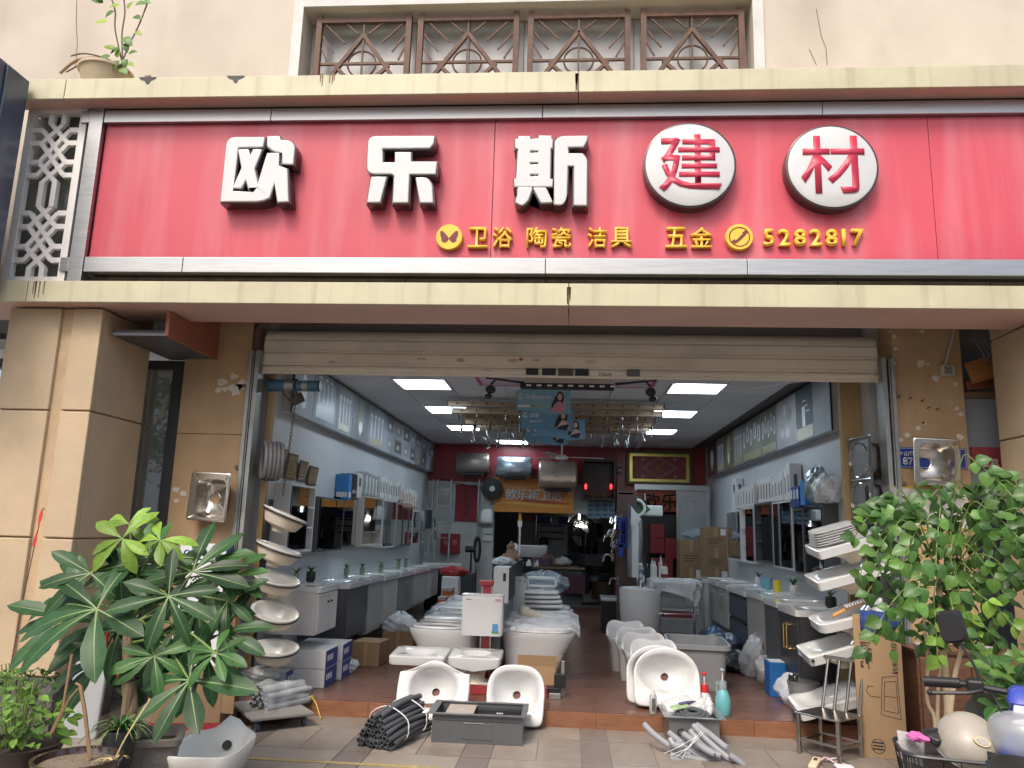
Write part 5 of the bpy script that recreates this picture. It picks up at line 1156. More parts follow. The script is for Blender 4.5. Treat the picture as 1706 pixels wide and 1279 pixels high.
# orange boxes beyond the left toilets and white cabinet
for x0,x1,y0,y1,Y,m,lb in ((736,753,980,996,4.8,'orange_carton','upper orange carton beyond the left toilets'),(729,742,995,1008,4.4,'orange_carton','lower orange carton beyond the left toilets')):
    a,b_ = at(x0,y1,Y=Y),at(x1,y0,Y=Y); t = thing('orange_carton',lb,'carton',((a.x + b_.x) / 2,Y,a.z)); w,h = b_.x - a.x,b_.z - a.z
    q = MB(); q.box(-w / 2,0,0,w / 2,.25,h * .7); q.build('carton',K('orange_carton',(.52,.13,.03),.5),t); q = MB(); q.box(-w / 2,0,h * .7 + .001,w / 2,.25,h); q.build('carton_lid',K('grey_lid',(.4,.38,.36),.5),t)
a,b_ = at(735,1008,Y=6.4),at(763,961,Y=6.4); t = thing('white_basin_stand','white basin stand with a red festive box on top','basin stand',((a.x + b_.x) / 2,6.4,.121)); q = MB(); q.box(-.14,0,0,.14,.3,b_.z - .121); q.build('body',white_p,t,bevel=.01)
crumple('red_parcel',((a.x + b_.x) / 2 + .03,6.6,b_.z + .075),(.22,.15,.085),K('festive_red',(.40,.03,.03),.4,var=.4,vs=20),'red festive parcel on the white basin stand','parcel',4,.85)
a = at(735,940,Y=7.2); t = thing('wash_basin','white basin top on a dark stand at the back left','wash basin',(a.x,7.2,.121)); q = MB(); q.box(-.35,0,a.z - .2,.35,.45,a.z - .1); q.build('basin',cer,t,bevel=.02); q = MB(); q.box(-.28,.05,0,.28,.4,a.z - .201); q.build('stand',darkm,t)
# black standing fan at the back
t = thing('standing_fan','black standing fan at the back wall','fan',tuple(at(788,915,Y=7.9)))
q = MB(); q.tube([(math.cos(k * PI / 12) * .05 + .08,-.0,math.sin(k * PI / 12) * .22) for k in range(24)],.03,6,closed=True); q.build('cage',black,t,smooth=True); q = MB(); q.cyl((-.14,0,0),(.05,0,0),.06,n=12); q.build('motor',black,t,smooth=True); q = MB(); q.cyl((-.03,0,-.05),(-.03,0,.121 - t.location.z),.018,n=8); q.cyl((-.03,0,.121 - t.location.z),(-.03,0,.15 - t.location.z),.18,n=16); q.build('stand',black,t)
q = MB(); p = at(775,985,Y=7.6); q.box(p.x - .14,7.5,.121,p.x + .14,7.8,.75); tag(q.build('dark_bin',K('bin_grey',(.06,.065,.07),.5),bevel=.02),'dark bin standing before the back wall','bin')
# two square counter basins and their stand in front
def counter_basin(label,loc,rot,w=.5,d=.42,h=.075,group=None,pointed=False):
    t = thing('counter_basin',label,'basin',loc,rot=rot,group=group); q = MB(); a,b_ = w / 2,d / 2
    def front(t_):                      # front edge dips in the middle
        x,y = se(a - .01,b_ - .005,14)(t_); return (x,y,(-.04 * (1 - abs(x) / a)) if (pointed and y < -b_ * .8) else 0)
    q.loft([(front,0),(se(a,b_,16),.015),(se(a,b_,16),h - .006),(se(a - .006,b_ - .006,16),h),(se(a * .60,b_ * .56,2.4,0,.0),h),(se(a * .55,b_ * .5,2.3),h - .012),(se(a * .35,b_ * .32),h - .045),(se(.03,.03),h - .06)],56); q.build('basin',cer,t,smooth=True,ang=40)
    q = MB(); q.loft([(se(a * .3,b_ * .35),-.12),(se(a * .5,b_ * .55),-.03),(se(a * .55,b_ * .6),-.002)],28); q.build('underside',cer_un,t,smooth=True)
    q = MB(); q.lathe([(.02,h - .0595),(.018,h - .057)],12); q.build('drain',chrome,t)
    return t
counter_basin('square white counter basin, left of the two at the front of the platform',(-1.31,.62,.365),(R(4),0,0),.50,.42)
counter_basin('white counter basin with a pointed front edge, right hand one of the platform pair',(-.80,.60,.375),(R(4),0,0),.46,.40,pointed=True)
t = thing('basin_stand','low brown ceramic stand and white slabs below the two counter basins','stand',(-1.05,.6,.2))
q = MB(); q.lathe([(.10,.005),(.08,.05),(.09,.13)],20,c=(.25,-.03,0)); q.build('pedestal',cer_un,t,smooth=True); q = MB(); q.box(-.4,-.05,.0,-.06,.2,.12); q.build('block',cer_un,t); q = MB(); q.box(.25,-.11,.0,.5,.1,.02); q.build('slab',cer,t,bevel=.004)
q = MB(); q.box(-.42,.50,.41,-.08,.75,.45); 
a = thing('open_carton','open brown carton on the platform behind the leaning basin','carton',(-.26,.62,.2)); q.b.free()
q = MB(); q.box(-.17,0,0,.17,.2,.16); q.build('box',card,a); q = MB(); q.prism([(-.17,.0,.161),(.17,0,.161),(.18,-.02,.25),(-.17,-.02,.25)],(0,.006,0)); q.build('flap',card,a); q = MB(); q.prism([(.171,.0,.161),(.171,.2,.161),(.21,.2,.24),(.21,0,.24)],(.005,0,0)); q.build('flap',card,a)
t = thing('metal_scraps','grey metal brackets piled beside the right leaning basin','brackets',(-.10,.42,.121))
for k,b in enumerate(((-.04,0,0,.06,.1,.05),(-.06,.02,.051,.05,.12,.09),(.0,.05,.091,.1,.1,.20),(.06,.12,0,.09,.16,.3))): q = MB(); q.box(*b); q.build('bracket',(galv,darkm,black,galv)[k],t,bevel=.004)
# ================================================================ big leaning basins
def leaning_basin(label,loc,tilt,w,h,kind,rotz=0,hole=True):
    """pedestal basin leaning back: local x across, z up the rim plane, -y is the open face"""
    t = thing('pedestal_basin',label,'basin',loc,rot=(-tilt,0,rotz)); a,b_ = w / 2,h / 2; n = 72
    def outer(k):
        def f(th):
            x,y = math.cos(th),math.sin(th)
            if kind == 'shoulder':      # domed top with sloping shoulders, straight flared sides
                m_ = max(abs(x),abs(y)) ** .93; px,py = a * max(-1,min(1,x / m_)),b_ * max(-1,min(1,y / m_))
                if py > 0: py *= .56 + .44 * math.exp(-(px / (a * .58)) ** 2)
                if py < 0: px *= 1 + .02 * py / b_
            elif kind == 'arch':
                px,py = se(a,b_,2.7 if y > 0 else 9)(th); px *= 1 - .05 * max(0,-py / b_)
            else: px,py = se(a,b_,2.1 if y > 0 else 9)(th)
            return (px * k,b_ + py * k)
        return f
    cy = b_ * 1.12
    bowl = {'shoulder': (a * .66,b_ * .72,2.1),'arch': (a * .80,b_ * .66,2.8),'round': (a * .84,b_ * .66,2.1)}[kind]
    if kind == 'shoulder': cy = b_ * 1.08
    mx = Matrix.Rotation(PI / 2,4,'X')     # outline (x,y)->(x,z), depth -> -y
    q = MB()
    q.loft([(se(.06,.06,2,0,cy),-.17),(se(bowl[0] * .75,bowl[1] * .75,2.2,0,cy),-.13),(se(bowl[0] * 1.02,bowl[1] * 1.02,bowl[2],0,cy),-.03),(outer(.97),-.012),(outer(1.0),.0),(outer(1.0),.03),(outer(.985),.042),(outer(.95),.045),(se(bowl[0] * 1.07,bowl[1] * 1.08,bowl[2],0,cy),.036),(se(bowl[0],bowl[1],bowl[2],0,cy),.03),(se(bowl[0] * .93,bowl[1] * .93,bowl[2],0,cy),-.0),(se(bowl[0] * .72,bowl[1] * .72,2.1,0,cy),-.07),(se(bowl[0] * .4,bowl[1] * .4,2,0,cy),-.115),(se(.032,.032,2,0,cy),-.13)],n,mx=mx,cap0=True,cap1=False); q.build('basin',cer,t,smooth=True,ang=60)
    q = MB(); q.lathe([(.031,-.129),(.031,-.150)],20,mx=Matrix.Translation((0,0,cy)) @ mx,cap0=False); q.build('drain',K('drain_red',(.16,.04,.03),.6),t)
    q = MB(); q.tube([(math.cos(k * PI / 10) * .033,.131,cy + math.sin(k * PI / 10) * .033) for k in range(20)],.004,6,closed=True); q.build('drain_ring',chrome,t)
    return t
leaning_basin('white basin with a domed top and sloping shoulders leaning on the step',(-1.08,-.075,.012),R(24),.60,.47,'shoulder')
leaning_basin('white basin with a rounded arch rim leaning on the step right of the sink',(-.40,-.12,.012),R(22),.47,.47,'arch')
leaning_basin('white round topped basin leaning in front of the mop tubs',(.845,.22,.135),R(20),.55,.48,'round')
leaning_basin('second round topped basin half hidden behind the first at the mop tubs',(.79,.33,.135),R(16),.55,.48,'round')
# ================================================================ right hand row: mop tubs, bin, cylinder basin, cart
def mop_tub(label,loc,rotz=0):
    t = thing('mop_tub',label,'mop tub',loc,rotz,'nested mop tubs'); a,b_ = .22,.22
    def rim(k,dz):
        def f(th):
            x,y = se(a * k,b_ * k,7)(th); up_ = max(0,(y / (b_ * k) - .55)) / .45; return (x,y,dz * up_ ** 1.5 * (1 if abs(x) > a * .5 else .85))
        return f
    q = MB(); q.loft([(se(a * .78,b_ * .78,7),0),(se(a * .80,b_ * .80,7),.02),(se(a * .88,b_ * .88,7),.24),(rim(.96,.02),.29),(rim(1.0,.14),.31),(rim(1.0,.14),.335),(rim(.96,.14),.34),(rim(.90,.10),.335),(se(a * .85,b_ * .85,6),.30),(se(a * .74,b_ * .74,5),.10),(se(.04,.04),.08)],48); q.build('tub',cer,t,smooth=True,ang=50)
    q = MB(); q.lathe([(.03,.081),(.028,.085)],14); q.build('drain',chrome,t)
    return t
for i,(x,y,r,nm) in enumerate(((.80,.66,0,'front'),(.76,1.12,2,'second'),(.72,1.58,-2,'third'),(.66,2.1,3,'rear'))): mop_tub('%s white mop tub of the nested row' % nm,(x,y,.121),R(r))
t = thing('leaning_slab','white ceramic slab leaning behind the mop tubs','slab',(.60,2.9,.121),rot=(0,R(18),0)); q = MB(); q.box(-.015,-.2,0,.015,.2,.42); q.build('slab',cer,t,bevel=.006)
t = thing('grey_bin','large grey plastic tub beside the mop tubs','tub',(1.28,1.45,.121),R(-4))
gbm = K('grey_plastic',(.33,.345,.35),.5,var=.06)
q = MB(); q.loft([(se(.23,.33,8),0),(se(.27,.38,8),.36),(se(.30,.41,8),.37),(se(.30,.41,8),.41),(se(.275,.385,8),.412),(se(.26,.37,8),.35),(se(.22,.32,8),.03)],48); q.build('tub',gbm,t,smooth=True,ang=50)
t = thing('cylinder_basin','tall white cylindrical pedestal basin with a chrome tap','basin',(.93,3.55,.121))
q = MB(); q.lathe([(.21,0),(.225,.01),(.262,.45),(.272,.72),(.268,.745),(.25,.75),(.235,.73),(.15,.62),(.03,.58)],48); q.build('pedestal',cer,t,smooth=True,ang=60)
q = MB(); q.cyl((.02,.2,.74),(.02,.2,.88),.03,n=12); q.cyl((.02,.2,.86),(.02,.06,.83),.02,n=10); q.cyl((.02,.2,.88),(.02,.18,.92),.028,.02,n=10); q.build('tap',chrome,t,smooth=True)
# cart with wrapped trays
t = thing('steel_cart','chrome trolley of wrapped trays and red boxes','trolley',(1.36,3.6,.121))
for x in (-.28,.28):
    for y in (-.22,.22): q = MB(); q.cyl((x,y,0),(x,y,.76),.014,n=10); q.build('leg',chrome,t,smooth=True)
for z in (.12,.40): q = MB(); q.box(-.27,-.21,z,.27,.21,z + .015); q.build('shelf',steel,t); q = MB(); q.tube([(-.27,-.215,z + .06),(.27,-.215,z + .06)],.006,6); q.build('guard_rail',chrome,t)
for k in range(4): q = MB(); q.box(-.30 + .01 * k,-.24,.765 + k * .022,.31 - .012 * k,.24,.778 + k * .022); q.build('tray',(steel,K('tray_grey',(.5,.5,.5),.35),steel,film)[k],t,bevel=.004)
for b in ((-.2,-.15,.136,.2,.15,.2),(-.16,-.12,.416,.2,.12,.47)): q = MB(); q.box(*b); q.build('red_box',K('red_carton',(0,0,0)),t)
q = MB()
def fnw(u,v):
    a = 2 * PI * u; x,y = se(.32 - .02 * v,.26,6)(a); k = 1 + .05 * math.sin(9 * a + 3 * v) + .03 * math.sin(23 * a - 6 * v); return (x * k,y * k,.86 - .30 * v * (.7 + .3 * math.sin(5 * a + 1)))
q.surf(fnw,60,8); q.build('film_skirt',film,t,smooth=True)
crumple('plastic_wrap',(1.38,3.6,.885),(.2,.15,.035),film,'shiny wrap heaped on top of the chrome trolley','plastic wrap',12,.5)
# tubes and bottles behind the cart on a shelf unit
t = thing('shelf_unit','low white shelf unit behind the cylinder basin','shelf unit',(1.15,4.7,.121)); q = MB(); q.box(-.35,0,0,.7,.4,.80); q.build('carcass',white_p,t,bevel=.01); q = MB(); q.box(-.33,-.012,.06,.68,-.001,.38); q.box(-.33,-.012,.42,.68,-.001,.76); q.build('front_panel',grey_p,t)
for k,(px,top) in enumerate(((1087,930),(1091,934),(1101,925))):
    p = at(px,970,Y=4.8); ztop = at(px,top,Y=4.8).z; t = thing('sealant_tube',('left','middle','right')[k] + ' white sealant tube standing on the low shelf unit','tube',(p.x,4.8,.922)); q = MB(); q.cyl((0,0,0),(0,0,(ztop - .922) * .7),.03,n=12); q.build('barrel',white_p,t,smooth=True); q = MB(); q.cyl((0,0,(ztop - .922) * .7),(0,0,ztop - .922),.018,.004,n=8); q.build('nozzle',white_p,t,smooth=True)
p = at(1107,970,Y=4.75); t = thing('glue_bottle','white and red glue bottle with a dark nozzle by the sealant tubes','bottle',(p.x,4.75,.922)); q = MB(); q.lathe([(.045,0),(.05,.12),(.045,.16),(.02,.18)],14); q.build('bottle',white_p,t,smooth=True); q = MB(); q.lathe([(.051,.02),(.051,.07)],14,cap0=False,cap1=False); q.build('label',redst,t,smooth=True); q = MB(); q.lathe([(.03,.18),(.028,.22)],12); q.build('cap',redst,t,smooth=True); q = MB(); q.cyl((0,0,.22),(0,0,.30),.01,.004,n=8); q.build('nozzle',black,t)
p = at(1067,955,Y=4.8); t = thing('paint_pail','white and blue pail with a lid beside the sealant tubes','pail',(p.x,4.85,.922)); q = MB(); q.lathe([(.09,0),(.105,.17)],20); q.build('pail',white_p,t,smooth=True); q = MB(); q.lathe([(.097,.04),(.103,.12)],20,cap0=False,cap1=False); q.build('label',K('pail_blue',(.06,.2,.42),.4),t,smooth=True); q = MB(); q.lathe([(.112,.171),(.112,.19),(.09,.2)],20); q.build('lid',white_p,t,smooth=True)
# faucet board: pegboard stand with chrome taps and blue packets, wrapped panel in front
t = thing('tap_stand','tall stand of chrome taps and blue packets beside the aisle','display stand',(.75,4.6,.121))
p = at(1030,900,Y=4.6); q = MB(); q.box(p.x - .02,4.6,.121,p.x + .26,4.64,2.15); q.build('back_board',K('board_brown',(.10,.06,.05),.6),t,world=True)
qd = random.Random(9)
for k in range(16):
    p = at(qd.uniform(1018,1040),qd.uniform(862,975),Y=4.5); q = MB(); s_ = qd.uniform(.7,1.2)
    q.tube([p,p + Vector((-.06 * s_,-.02,.03)),p + Vector((-.10 * s_,-.05,.02)),p + Vector((-.12 * s_,-.06,-.06 * s_))],.012,7); q.cyl(p + Vector((0,.0,-.06)),p + Vector((0,0,.05)),.018,n=8); q.build('tap',chrome,t,world=True,smooth=True)
for k in range(7):
    p = at(1034 + k % 3 * 4,868 + (k // 3) * 22 + k % 2 * 6,Y=4.45); q = MB(); q.box(p.x - .03,4.42,p.z - .13,p.x + .035,4.46,p.z + .05); q.build('blue_packet',K('packet_blue',(.02,.05,.28),.35),t,world=True,bevel=.005)
t = thing('shower_column','film wrapped blue grey shower panel standing by the cylinder basin','shower panel',(.98,4.4,.93)); p = at(1052,900,Y=4.4); p2 = at(1052,840,Y=4.4)
q = MB(); q.box(p.x - .05,4.38,.95,p.x - .02,4.42,p2.z); q.build('edge',K('slate_blue',(.10,.12,.20),.4),t,world=True); q = MB(); q.loft([(se(.045,.03,4),.95),(se(.05,.035,4),p2.z - .28)],20,mx=Matrix.Translation((p.x + .05,4.4,0))); q.build('panel',white_p,t,world=True,smooth=True)
q = MB(); q.surf(lambda u,v: (p.x + .05 + math.cos(2 * PI * u) * (.09 + .02 * math.sin(9 * u + 8 * v)),4.4 + math.sin(2 * PI * u) * (.06 + .02 * math.sin(7 * u - 9 * v)),.95 + v * (p2.z - 1.15)),20,10); q.build('film_sleeve',clear,t,world=True,smooth=True)
q = MB(); q.prism([(p.x - .01,4.36,p2.z - .02),(p.x + .13,4.36,p2.z - .2),(p.x + .05,4.36,p2.z - .32),(p.x - .01,4.36,p2.z - .27)],(0,.004,0)); q.build('paper',white_p,t,world=True)
p = at(1061,846,Y=4.7); t = thing('seat_ring','round white ring on a green card above the taps','ring',tuple(p)); q = MB(); q.tube([(math.cos(k * PI / 12) * .11,0,math.sin(k * PI / 12) * .11) for k in range(24)],.022,8,closed=True); q.build('ring',white_p,t,smooth=True); q = MB(); q.prism([(0,.03,.19),(.20,.03,-.02),(0,.03,-.16),(-.20,.03,-.02)],(0,.01,0)); q.build('card',K('green_card',(.06,.14,.08),.5),t)
p = at(1080,850,Y=4.9); t = thing('bathroom_shelf','white rounded box shelf right of the round ring','shelf',tuple(p)); q = MB(); q.box(-.18,-.1,-.08,.2,.1,.07); q.build('box',white_p,t,bevel=.02)
q = MB(); p = at(1073,822,Y=5.0); q.tube([p,p + Vector((.0,0,-.1))],.03,8); p2 = at(1048,820,Y=4.6); q.box(p2.x - .14,4.6,p2.z - .03,p2.x + .06,4.63,p2.z - .005); tag(q.build('towel_hook',chrome),'chrome towel hook at the top of the tap stand','hook')
t = thing('shower_hose','black curved shower hose arching beside the wrapped panel','hose',tuple(at(1075,930,Y=4.5))); q = MB(); q.tube([at(1062,905,Y=4.55),at(1070,925,Y=4.5),at(1077,950,Y=4.45),at(1078,972,Y=4.4)],.03,8); q.build('hose',black,t,world=True,smooth=True)
t = thing('sink_cabinet','small white sink cabinet with a black front by the aisle','cabinet',(.55,5.0,.121)); a,b_ = at(1003,1030,Y=5.0),at(1022,1002,Y=5.0); q = MB(); q.box(a.x - .55,5.0,.121,b_.x - .55 + .5,5.4,b_.z + .02); q.b.free(); q = MB(); q.box(a.x,5.0,.121,b_.x + .1,5.5,b_.z); q.build('body',black,t,world=True,bevel=.01); q = MB(); q.box(a.x - .02,4.98,b_.z + .001,b_.x + .12,5.52,b_.z + .05); q.build('top',cer,t,world=True,bevel=.015)
# middle back: basin unit, film wrapped boxes, grab rail, seat stacks
p = at(872,920,Y=4.9); t = thing('wash_basin','white rectangular wash basin on a black column behind the toilets','wash basin',(p.x + .06,4.9,.2)); h = p.z - .2
q = MB(); q.loft([(se(.22,.16,6),h - .06),(se(.28,.21,6),h + .0),(se(.30,.22,7),h + .1),(se(.285,.205,7),h + .1),(se(.2,.14,5),h + .02)],40); q.build('basin',cer,t,smooth=True,ang=50); q = MB(); q.box(-.07,-.05,0,.07,.1,h - .061); q.build('column',black,t); q = MB(); q.lathe([(.26,.1),(.28,h - .30),(.24,h - .29)],36); q.build('drum',cer,t,smooth=True)
t = thing('tap_boxes','small white chrome taps displayed under the wash basin','taps',(p.x,4.6,p.z - .14)); 
for k in range(4): q = MB(); q.box(-.16 + k * .11,0,-.04,-.09 + k * .11,.1,.02); q.cyl((-.12 + k * .11,.05,.02),(-.12 + k * .11,.05,.05),.02,n=8); q.build('tap_block',(white_p,chrome)[k % 2],t,bevel=.005)
for k,(y0,y1) in enumerate(((962,975),(976,1008))):
    a,b_ = at(845,y1,Y=2.6),at(872,y0,Y=2.6); q = MB(); q.box(a.x,2.55,a.z + (.01 if k else .004),b_.x,2.85,b_.z); tag(q.build('wrapped_tank',K('wrapped_grey',(.48,.48,.48),.3,var=.12,vs=10),bevel=.015),('upper','lower')[k] + ' film wrapped cistern box on the right toilet row','cistern')
t = thing('grab_rail','white folding grab rail wrapped in film above the right toilets','grab rail',(-.4,3.0,.8)); z0,z1 = at(880,985,Y=3.0).z,at(880,962,Y=3.0).z; xa,xb = at(880,970,Y=3.0).x,at(926,970,Y=3.0).x
q = MB(); q.tube([(xa,3.0,z0),(xa,3.0,z1),(xb - .02,3.0,z1),(xb,3.0,z1 - .02),(xb,3.0,z1 - .08),(xb - .02,3.0,z1 - .1),(xa,3.0,z1 - .1)],.02,8); q.cyl((xa + .18,3.0,z1 - .1),(xa + .18,3.0,.6),.02,n=8); q.cyl((xa,3.0,z1 - .1),(xa,3.0,.6),.024,n=8); q.build('rail',white_p,t,world=True,smooth=True)
for k in range(4):
    z = .64 + k * .05; t = thing('seat_stack',('lowest','second','third','top')[k] + ' film wrapped toilet seat of the stack on the right row','toilet seat',(-.28 - k * .02,2.75,z + .03),R(4 * k),'toilet seats stacked on the right row'); q = MB(); q.loft([(se(.24,.18,2.6),0),(se(.25,.19,2.6),.012),(se(.24,.18,2.6),.035),(se(.2,.15,2.5),.04)],32); q.build('seat',seatm,t,smooth=True)
    if k == 3:
        for x in (-.08,.09): q = MB(); q.box(x - .05,-.1,.041,x + .05,-.02,.043); q.build('red_label',redst,t)
t = thing('bidet_arm','cream bidet arm laid across the wrapped toilets','bidet',(-.45,1.95,.68),rot=(0,R(14),R(-12))); q = MB(); q.cyl((0,0,.0),(.5,0,-.0),.055,.03,n=16); q.ball((0,0,0),.07,16,10); q.build('arm',K('cream_plastic',(.60,.54,.42),.4),t,smooth=True)
crumple('plastic_wrap',(-.30,3.6,.86),(.3,.3,.16),K('grey_film',(0,0,0)),'bulky grey film bag behind the grab rail','plastic wrap',31,.9)
# ================================================================ rear storeroom content and the seated person
t = thing('store_board','grey display board with rails in the storeroom','display board',(-.6,10.5,1.2)); a,b_ = at(895,935,Y=10.5),at(946,868,Y=10.5)
q = MB(); q.box(a.x,10.5,.101,b_.x,10.54,b_.z); q.build('board',K('board_grey',(.40,.40,.40),.5),t,world=True)
for k in range(3): z = b_.z - .12 - k * .14; q = MB(); q.box(a.x + .05,10.44,z,b_.x - .08,10.47,z + .025); q.build('rail',darkm,t,world=True)
q = MB(); q.box(a.x + .55,10.47,b_.z - .95,a.x + .75,10.497,b_.z - .72); q.build('switch_plate',black,t,world=True)
a,b_ = at(860,925,Y=10.8),at(893,868,Y=10.8); q = MB(); q.box(a.x,10.8,.101,b_.x,11.1,b_.z); tag(q.build('grey_locker',K('locker_grey',(.30,.31,.32),.5)),'pale grey locker left of the storeroom board','locker')
for x0,x1,y0,y1,Y,c,lb in ((896,918,860,872,10.4,(.03,.04,.16),'left navy carton on top of the storeroom board'),(930,947,860,873,10.4,(.03,.03,.2),'right navy carton on top of the storeroom board'),(862,893,858,867,10.7,(.30,.10,.05),'orange carton above the grey locker')):
    a,b_ = at(x0,y1,Y=Y),at(x1,y0,Y=Y); q = MB(); q.box(a.x,Y,a.z,b_.x,Y + .3,b_.z); tag(q.build('stored_carton',K('stored%d' % x0,c,.5),bevel=.005),lb,'carton')
t = thing('storeroom_vent','bright slot window high in the storeroom','window',(1,13.58,2)); a,b_ = at(946,877,Y=13.55),at(980,869,Y=13.55); q = MB(); q.box(a.x,13.56,a.z,b_.x,13.598,b_.z); q.build('pane',K('slot_glow',(.9,.9,.85),emit=(1,.98,.92),es=5.0),t,world=True)
for k in range(3): q = MB(); x = a.x + (b_.x - a.x) * (.22 + .28 * k); q.box(x,13.54,a.z,x + .03,13.559,b_.z); q.build('bar',darkm,t,world=True)
t = thing('storeroom_tube','small lit lamp hanging under the doorway lintel','lamp',tuple(at(965,858,Y=8.9))); q = MB(); q.cyl((0,0,-.09),(0,0,.05),.018,n=8); q.build('tube',K('small_lamp',(.9,.95,.95),emit=(.9,1,1),es=4),t,smooth=True); q = MB(); q.cyl((0,0,.051),(0,0,.3),.006,n=6); q.build('cord',black,t)
coilm = K('coil_grey',(.20,.21,.22),.65)
for k,(px,py,r) in enumerate(((958,905,.30),(968,890,.36))):
    p = at(px,py,Y=11.2 + .3 * k); q = MB()
    for j in range(5): q.tube([(p.x + math.cos(a * PI / 12) * (r - j * .035),p.y + j * .02,p.z + math.sin(a * PI / 12) * (r - j * .035) * 1.2) for a in range(24)],.022,6,closed=True)
    tag(q.build('hose_coil',coilm,smooth=True),('near','far')[k] + ' grey hose coil hanging in the storeroom','hose coil')
for k,(x0,x1,y0,y1,Y) in enumerate(((987,1005,872,895,12.5),(987,996,902,925,12.5))):
    a,b_ = at(x0,y1,Y=Y),at(x1,y0,Y=Y); q = MB(); q.box(a.x,12.5,a.z,b_.x,12.6,b_.z); tag(q.build('wall_opening',black),('upper','lower')[k] + ' dark opening in the storeroom partition','opening')
a = at(905,945,Y=9.3); t = thing('counter_desk','cluttered desk in the storeroom doorway','desk',(-.3,9.4,.101)); q = MB(); q.box(-1.0,9.2,.80,.35,9.75,.84); q.build('top',K('desk_wood',(.30,.22,.14),.5),t,world=True); q = MB(); q.box(-.95,9.25,.101,.3,9.7,.799); q.build('body',K('desk_body',(.10,.10,.11),.6),t,world=True)
qd = random.Random(21)
clut = [(x,y) for x,y in ((985,925),(1000,940),(975,945),(990,960),(1005,965),(965,955),(950,945),(1008,945),(980,970),(998,955),(960,968),(935,958),(925,950),(1010,980),(940,975))]
cc = [(.06,.06,.07),(.12,.08,.05),(.05,.07,.12),(.14,.14,.14),(.10,.03,.05),(.18,.15,.12)]
for k,(px,py) in enumerate(clut):
    Y = qd.uniform(9.0,11.5); p = at(px,py,Y=Y); s_ = qd.uniform(.10,.24); zb = max(.101,p.z - s_)
    t = thing('storage_box',('charcoal','brown','navy','grey','maroon','tan')[k % 6] + ' storage box, ' + ('nearest','middle','farthest')[k // 6] + ' of its colour in the storeroom heap','box',(p.x,Y,zb),qd.uniform(0,3),'storage boxes heaped in the storeroom'); q = MB(); q.box(-s_,-s_,0,s_,s_,max(.1,p.z + s_ * .6 - zb) * (1 if k % 3 else .7)); q.build('box',K('clutter%d' % (k % 6),cc[k % 6],.5),t,bevel=.01)
crumple('white_sheet',tuple(at(938,935,Y=9.3)),(.15,.1,.09),white_p,'crumpled white paper on the storeroom desk','paper',41)
t = thing('umbrella_stand','dark bin of rods before the storeroom wall','rod bin',tuple(at(974,925,Y=10.5))); q = MB(); q.lathe([(.12,-.2),(.14,.2),(.13,.2)],14); q.build('bin',black,t); 
for k in range(6): q = MB(); q.cyl((-.06 + .024 * k,0,0),(-.1 + .04 * k,0,.4 + .02 * k),.012,n=6); q.build('rod',(darkm,white_p)[k % 3 == 0],t)
# person behind the desk: one continuous body, head bowed
def skinned(name,verts,edges,m,parent,root=0,sub=1):
    me = bpy.data.meshes.new(name); me.from_pydata([v[0] for v in verts],edges,[]); me.materials.append(m)
    o = bpy.data.objects.new(name,me); COL.objects.link(o); o.parent = parent
    k = o.modifiers.new('skin','SKIN'); k.use_smooth_shade = True
    for i,v in enumerate(verts):
        d = me.skin_vertices[0].data[i]; d.radius = (v[1],v[1] * (v[2] if len(v) > 2 else 1)); d.use_root = i == root
    s_ = o.modifiers.new('sub','SUBSURF'); s_.levels = s_.render_levels = sub
    return o
p = at(906,906,Y=9.95); t = thing('person','person in a mauve top sitting behind the storeroom desk with bowed head and dark hair','person',(p.x,9.95,.101)); hz = p.z - .101
V = [((0,0,.50),.15,.9),((0,-.02,.72),.14,.8),((0,-.05,hz - .28),.15,.7),((0,-.07,hz - .16),.055),((0,-.10,hz - .03),.085,1.1),((0,-.11,hz + .05),.075),
     ((.19,-.04,hz - .24),.06),((.25,-.20,hz - .46),.045),((.12,-.42,hz - .5),.035),((.05,-.5,hz - .5),.03),((-.19,-.04,hz - .24),.06),((-.25,-.20,hz - .46),.045),((-.12,-.42,hz - .5),.035),((-.05,-.5,hz - .5),.03),
     ((.12,-.1,.48),.09),((.13,-.40,.46),.07),((.13,-.42,.08),.05),((-.12,-.1,.48),.09),((-.13,-.40,.46),.07),((-.13,-.42,.08),.05),((.13,-.52,.04),.04),((-.13,-.52,.04),.04)]
Ed = [(0,1),(1,2),(2,3),(3,4),(4,5),(2,6),(6,7),(7,8),(8,9),(2,10),(10,11),(11,12),(12,13),(0,14),(14,15),(15,16),(0,17),(17,18),(18,19),(16,20),(19,21)]
skinned('body',V,Ed,K('person_skin',(.42,.27,.19),.5),t)
q = MB(); q.loft([(se(.2,.14),.5),(se(.19,.13),.7),(se(.22,.13),hz - .3),(se(.17,.10),hz - .2),(se(.075,.07,2,0,-.05),hz - .16)],24); q.build('shirt',K('mauve_cloth',(.22,.14,.26),.8),t,smooth=True)
q = MB(); q.ball((0,-.07,hz + .045),.115,18,10,(1,1,.95)); q.ball((0,.0,hz - .02),.10,14,8); q.build('hair',K('dark_hair',(.012,.01,.01),.5),t,smooth=True)
q = MB(); q.cyl((-.16,0,.0),(-.16,0,.38),.02,n=6); q.cyl((.16,0,0),(.16,0,.38),.02,n=6); q.cyl((-.16,.2,.0),(-.16,.2,.8),.02,n=6); q.cyl((.16,.2,0),(.16,.2,.8),.02,n=6); q.box(-.2,-.15,.36,.2,.22,.39); st = q.build('stool',darkm); st.location = (p.x,9.97,.101); tag(st,'dark stool under the seated person in the storeroom','stool')
